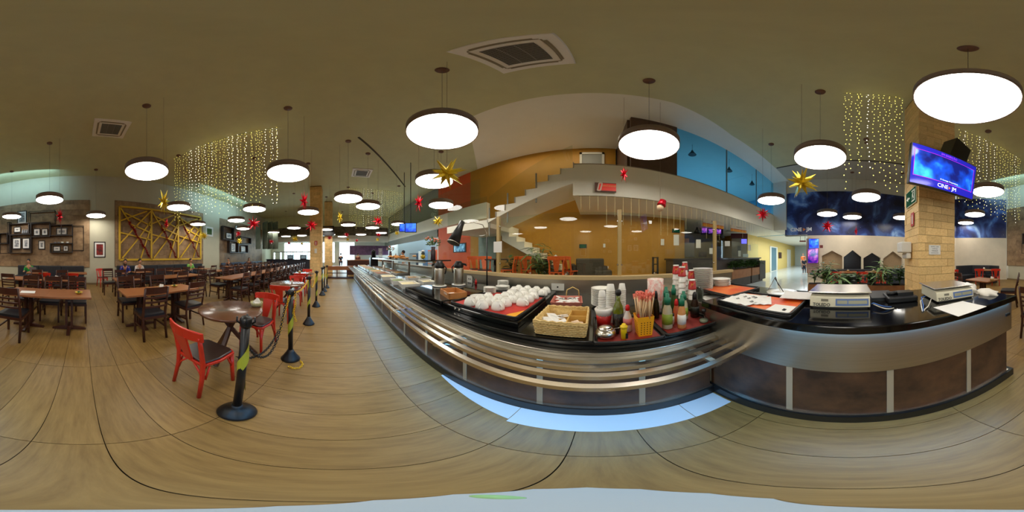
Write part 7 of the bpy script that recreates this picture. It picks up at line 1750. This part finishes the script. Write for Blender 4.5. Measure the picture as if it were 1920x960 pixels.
o = MB().lathe([(.04, 0), (.04, .22), (.02, .24)], n=14).build('white_candle', m_white); tag(o, 'white cylinder standing on the far buffet', 'container', loc=(-5.9, 1.7, Z0))
for k in range(7):
    o = MB().lathe([(.06, 0), (.12, .03), (.12, .035), (.05, .01)], n=20).build('stacked_plate', m_white); tag(o, 'white plate in the tall rack beyond the shelf, %s from the bottom' % ORD[k], 'plate', 'plates in the far rack', loc=(-7.9, 2.1, 1.362 + k * .07))
for k, (x, w_, h_, mt, nm, lab, cat) in enumerate(((-8.6, .7, 1.95, M('fridge_steel', (170, 184, 196), .3, metal=.5), 'refrigerator', 'tall pale refrigerator in the servery left of the orange wall', 'refrigerator'), (-10.2, 1.1, 1.9, M('orange_cabinet', (226, 96, 60), .5), 'cabinet', 'orange red cabinet in the servery', 'cabinet'), (-11.9, .8, 1.95, M('fridge_blue', (120, 160, 190), .3), 'display_fridge', 'blue lit display fridge in the servery', 'refrigerator'), (-13.4, 1.4, 1.7, M('oven_grey', (110, 112, 116), .35, metal=.4), 'oven_rack', 'grey oven rack farthest in the servery', 'oven'))):
    t = thing(nm, lab, cat, (x, 6.95, 0)); MB().box(-w_ / 2, -.35, .08, w_ / 2, .4, h_).build('cabinet_body', mt, t); MB().box(-w_ / 2 + .04, -.37, .9, w_ / 2 - .04, -.35, h_ - .08).box(-w_ / 2 + .04, -.37, .14, w_ / 2 - .04, -.35, .84).build('cabinet_door', m_grey if k % 2 else m_white_pl, t, kind='stuff'); MB().box(-w_ / 2, -.33, 0, w_ / 2, .38, .08).build('plinth', m_black, t)
p = PD(757, 500, 8.6); person(p[0], max(p[1], 3.2), R(150), 'person in white standing in the servery behind the buffet', wh_, sit=False)
# table-like barrier and till counter at the far end
bt2 = thing('wooden_bench', 'low dark wooden bench frame at the far end of the aisle', 'bench', (-10.6, .28, 0))
MB().box(-.25, -1.05, .55, .25, .95, .80).build('bench_top', m_table_wood, bt2); MB().box(-.2, -1.0, .0, -.14, .9, .08).box(.2, -1.0, 0, .26, .9, .08).build('floor_rail', m_dark_wood, bt2, kind='stuff')
for y in (-1.0, -.35, .3, .88): MB().box(.14, y - .03, .08, .2, y + .03, .55).build('leg', m_dark_wood, bt2)
MB().box(.14, -1.0, .33, .18, .9, .38).build('stretcher', m_dark_wood, bt2)
ct = thing('till_counter', 'dark red wooden counter at the far end of the buffet', 'counter', (-13.0, 1.9, 0)); MB().box(-.5, -1.2, 0, .5, 2.4, 1.10).build('counter_body', m_dark_wood, ct); MB().box(-.55, -1.25, 1.10, .55, 2.45, 1.15).build('counter_top', m_table_wood, ct)
b = thing('far_wall_panel', 'purple mottled panel on the far wall beyond the buffet', 'panel', (-17.0, 3.2, 1.55)); MB().box(0, -2.0, 0, .05, 2.2, 1.0).build('panel_face', M('purple_panel', (96, 60, 96), .6, noise=.6, scale=3), b)
# drinks cabinets and service counter in front of the far windows
for k in range(7):
    y = -6.9 + k * .8; t = thing('drinks_cabinet', '%s tall glass drinks cabinet from the left against the far windows' % ORD[k], 'cabinet', (-17.6, y, 0), 0, 'drinks cabinets before the far windows'); MB().box(-.25, -.36, 0, .25, .36, .12).build('cabinet_base', m_black, t); MB().box(-.25, -.38, 1.85, .25, .38, 1.95).build('cabinet_top', m_steel, t)
    for s in (-.36, .36): MB().box(-.25, s - .015, .12, .25, s + .015, 1.85).build('cabinet_side', m_steel, t)
    for z in (.5, .85, 1.2, 1.55): MB().box(-.24, -.35, z, .24, .35, z + .02).build('shelf', m_white, t)
sc2 = thing('service_counter', 'long dark service counter across the far end of the dining room', 'counter', (-15.4, -4.2, 0)); MB().box(-.3, -2.9, 0, .3, 2.3, 1.08).build('counter_body', M('dark_blue_grey', (44, 46, 62), .5), sc2); MB().box(-.35, -2.95, 1.08, .35, 2.35, 1.13).build('counter_top', m_granite, sc2)
for k in range(3):
    t = thing('drinks_machine', '%s dark machine from the left on the far service counter' % ORD[k], 'machine', (-15.4, -4.6 + k * 1.3, 1.13), 0, 'machines on the far service counter'); MB().box(-.2, -.3, 0, .2, .3, .42).build('machine_body', M('machine_dark', (40, 46, 60), .4), t); MB().box(.2, -.22, .08, .21, .22, .32).build('machine_front', M('machine_blue', (150, 180, 200), .3), t)
# tall cloth banners by the far drinks area
for k, x in enumerate((484, 497, 506, 516)):
    p = PD(x, 450, 13.0); t = thing('hanging_banner', '%s tall grey-green banner from the left near the drinks cabinets' % ORD[k], 'banner', (p[0], min(p[1], -4), 2.0), R(60), 'tall banners near the drinks cabinets'); MB().box(-.35, -.02, .0, .35, .02, 2.2).build('banner_cloth', M('banner_grey', (120, 128, 112), .8, noise=.4, scale=2), t)
# far column fittings
for (X, Y, zz, nm, lab, mt, w_, h_) in ((-9.49, -1.30, 1.62, 'soap_dispenser', 'white dispenser on the far brick column', m_white_pl, .13, .26), (-9.49, -1.30, 2.08, 'extinguisher_sign', 'red sign on the far brick column', M('sign_red'), .16, .26)):
    t = thing(nm, lab, 'sign' if 'sign' in nm else 'dispenser', (X, Y, zz)); MB().box(.005, -w_ / 2, 0, .03 if 'sign' in nm else .12, w_ / 2, h_).build('body', mt, t)
    if 'sign' in nm: MB().box(.03, -.02, .03, .034, .02, h_ - .04).build('symbol', M('sign_white'), t)
t = thing('wall_television', 'black box television high beside the farther brick column', 'television', (-12.5, -.75, 3.0)); MB().box(0, -.4, 0, .2, .45, .75).build('body', m_black, t)
for k, (x, D) in enumerate(((770, 6.8), (758, 7.8))):
    p = PD(x, 427, D); t = thing('blue_screen', '%s small blue screen hanging over the back of the buffet' % ('right' if k == 0 else 'left'), 'screen', (p[0], p[1], p[2] - .2), R(62), 'blue screens over the buffet'); MB().box(-.25, 0, 0, .25, .06, .42).build('screen_body', m_black, t); MB().box(-.22, -.005, .03, .22, 0, .39).build('screen_face', screen_mat('scr_c', (30, 60, 220), (90, 170, 255), 3, 1.2), t); MB().tube([(0, .03, .42), (0, .03, ZC - t.location.z)], .015, 6).build('screen_pole', m_black, t)
# leaflet on the floor right below the lens
pts = [G(x, y, 0) for x, y in ((520, 949), (700, 938), (850, 927), (1000, 917), (1100, 914), (1200, 917), (1330, 925), (1450, 935), (1600, 951), (1800, 955), (1960, 956), (100, 956), (300, 955))]
b = MB(); b.prism([(p[0], p[1]) for p in pts][::-1], .001, .004); t = thing('white_leaflet', 'white sheet with a green oval lying on the floor right below the viewpoint', 'paper'); b.build('sheet', M('leaflet_paper', (176, 178, 172), .7), t)
c = G(930, 932, 0); MB().lathe([(.001, .0051), (.02, .005), (.0205, .004)], (c[0] + .0, c[1], 0), 24, True, 1.3, .8).build('green_oval', M('logo_green', (150, 190, 120), .6), t)
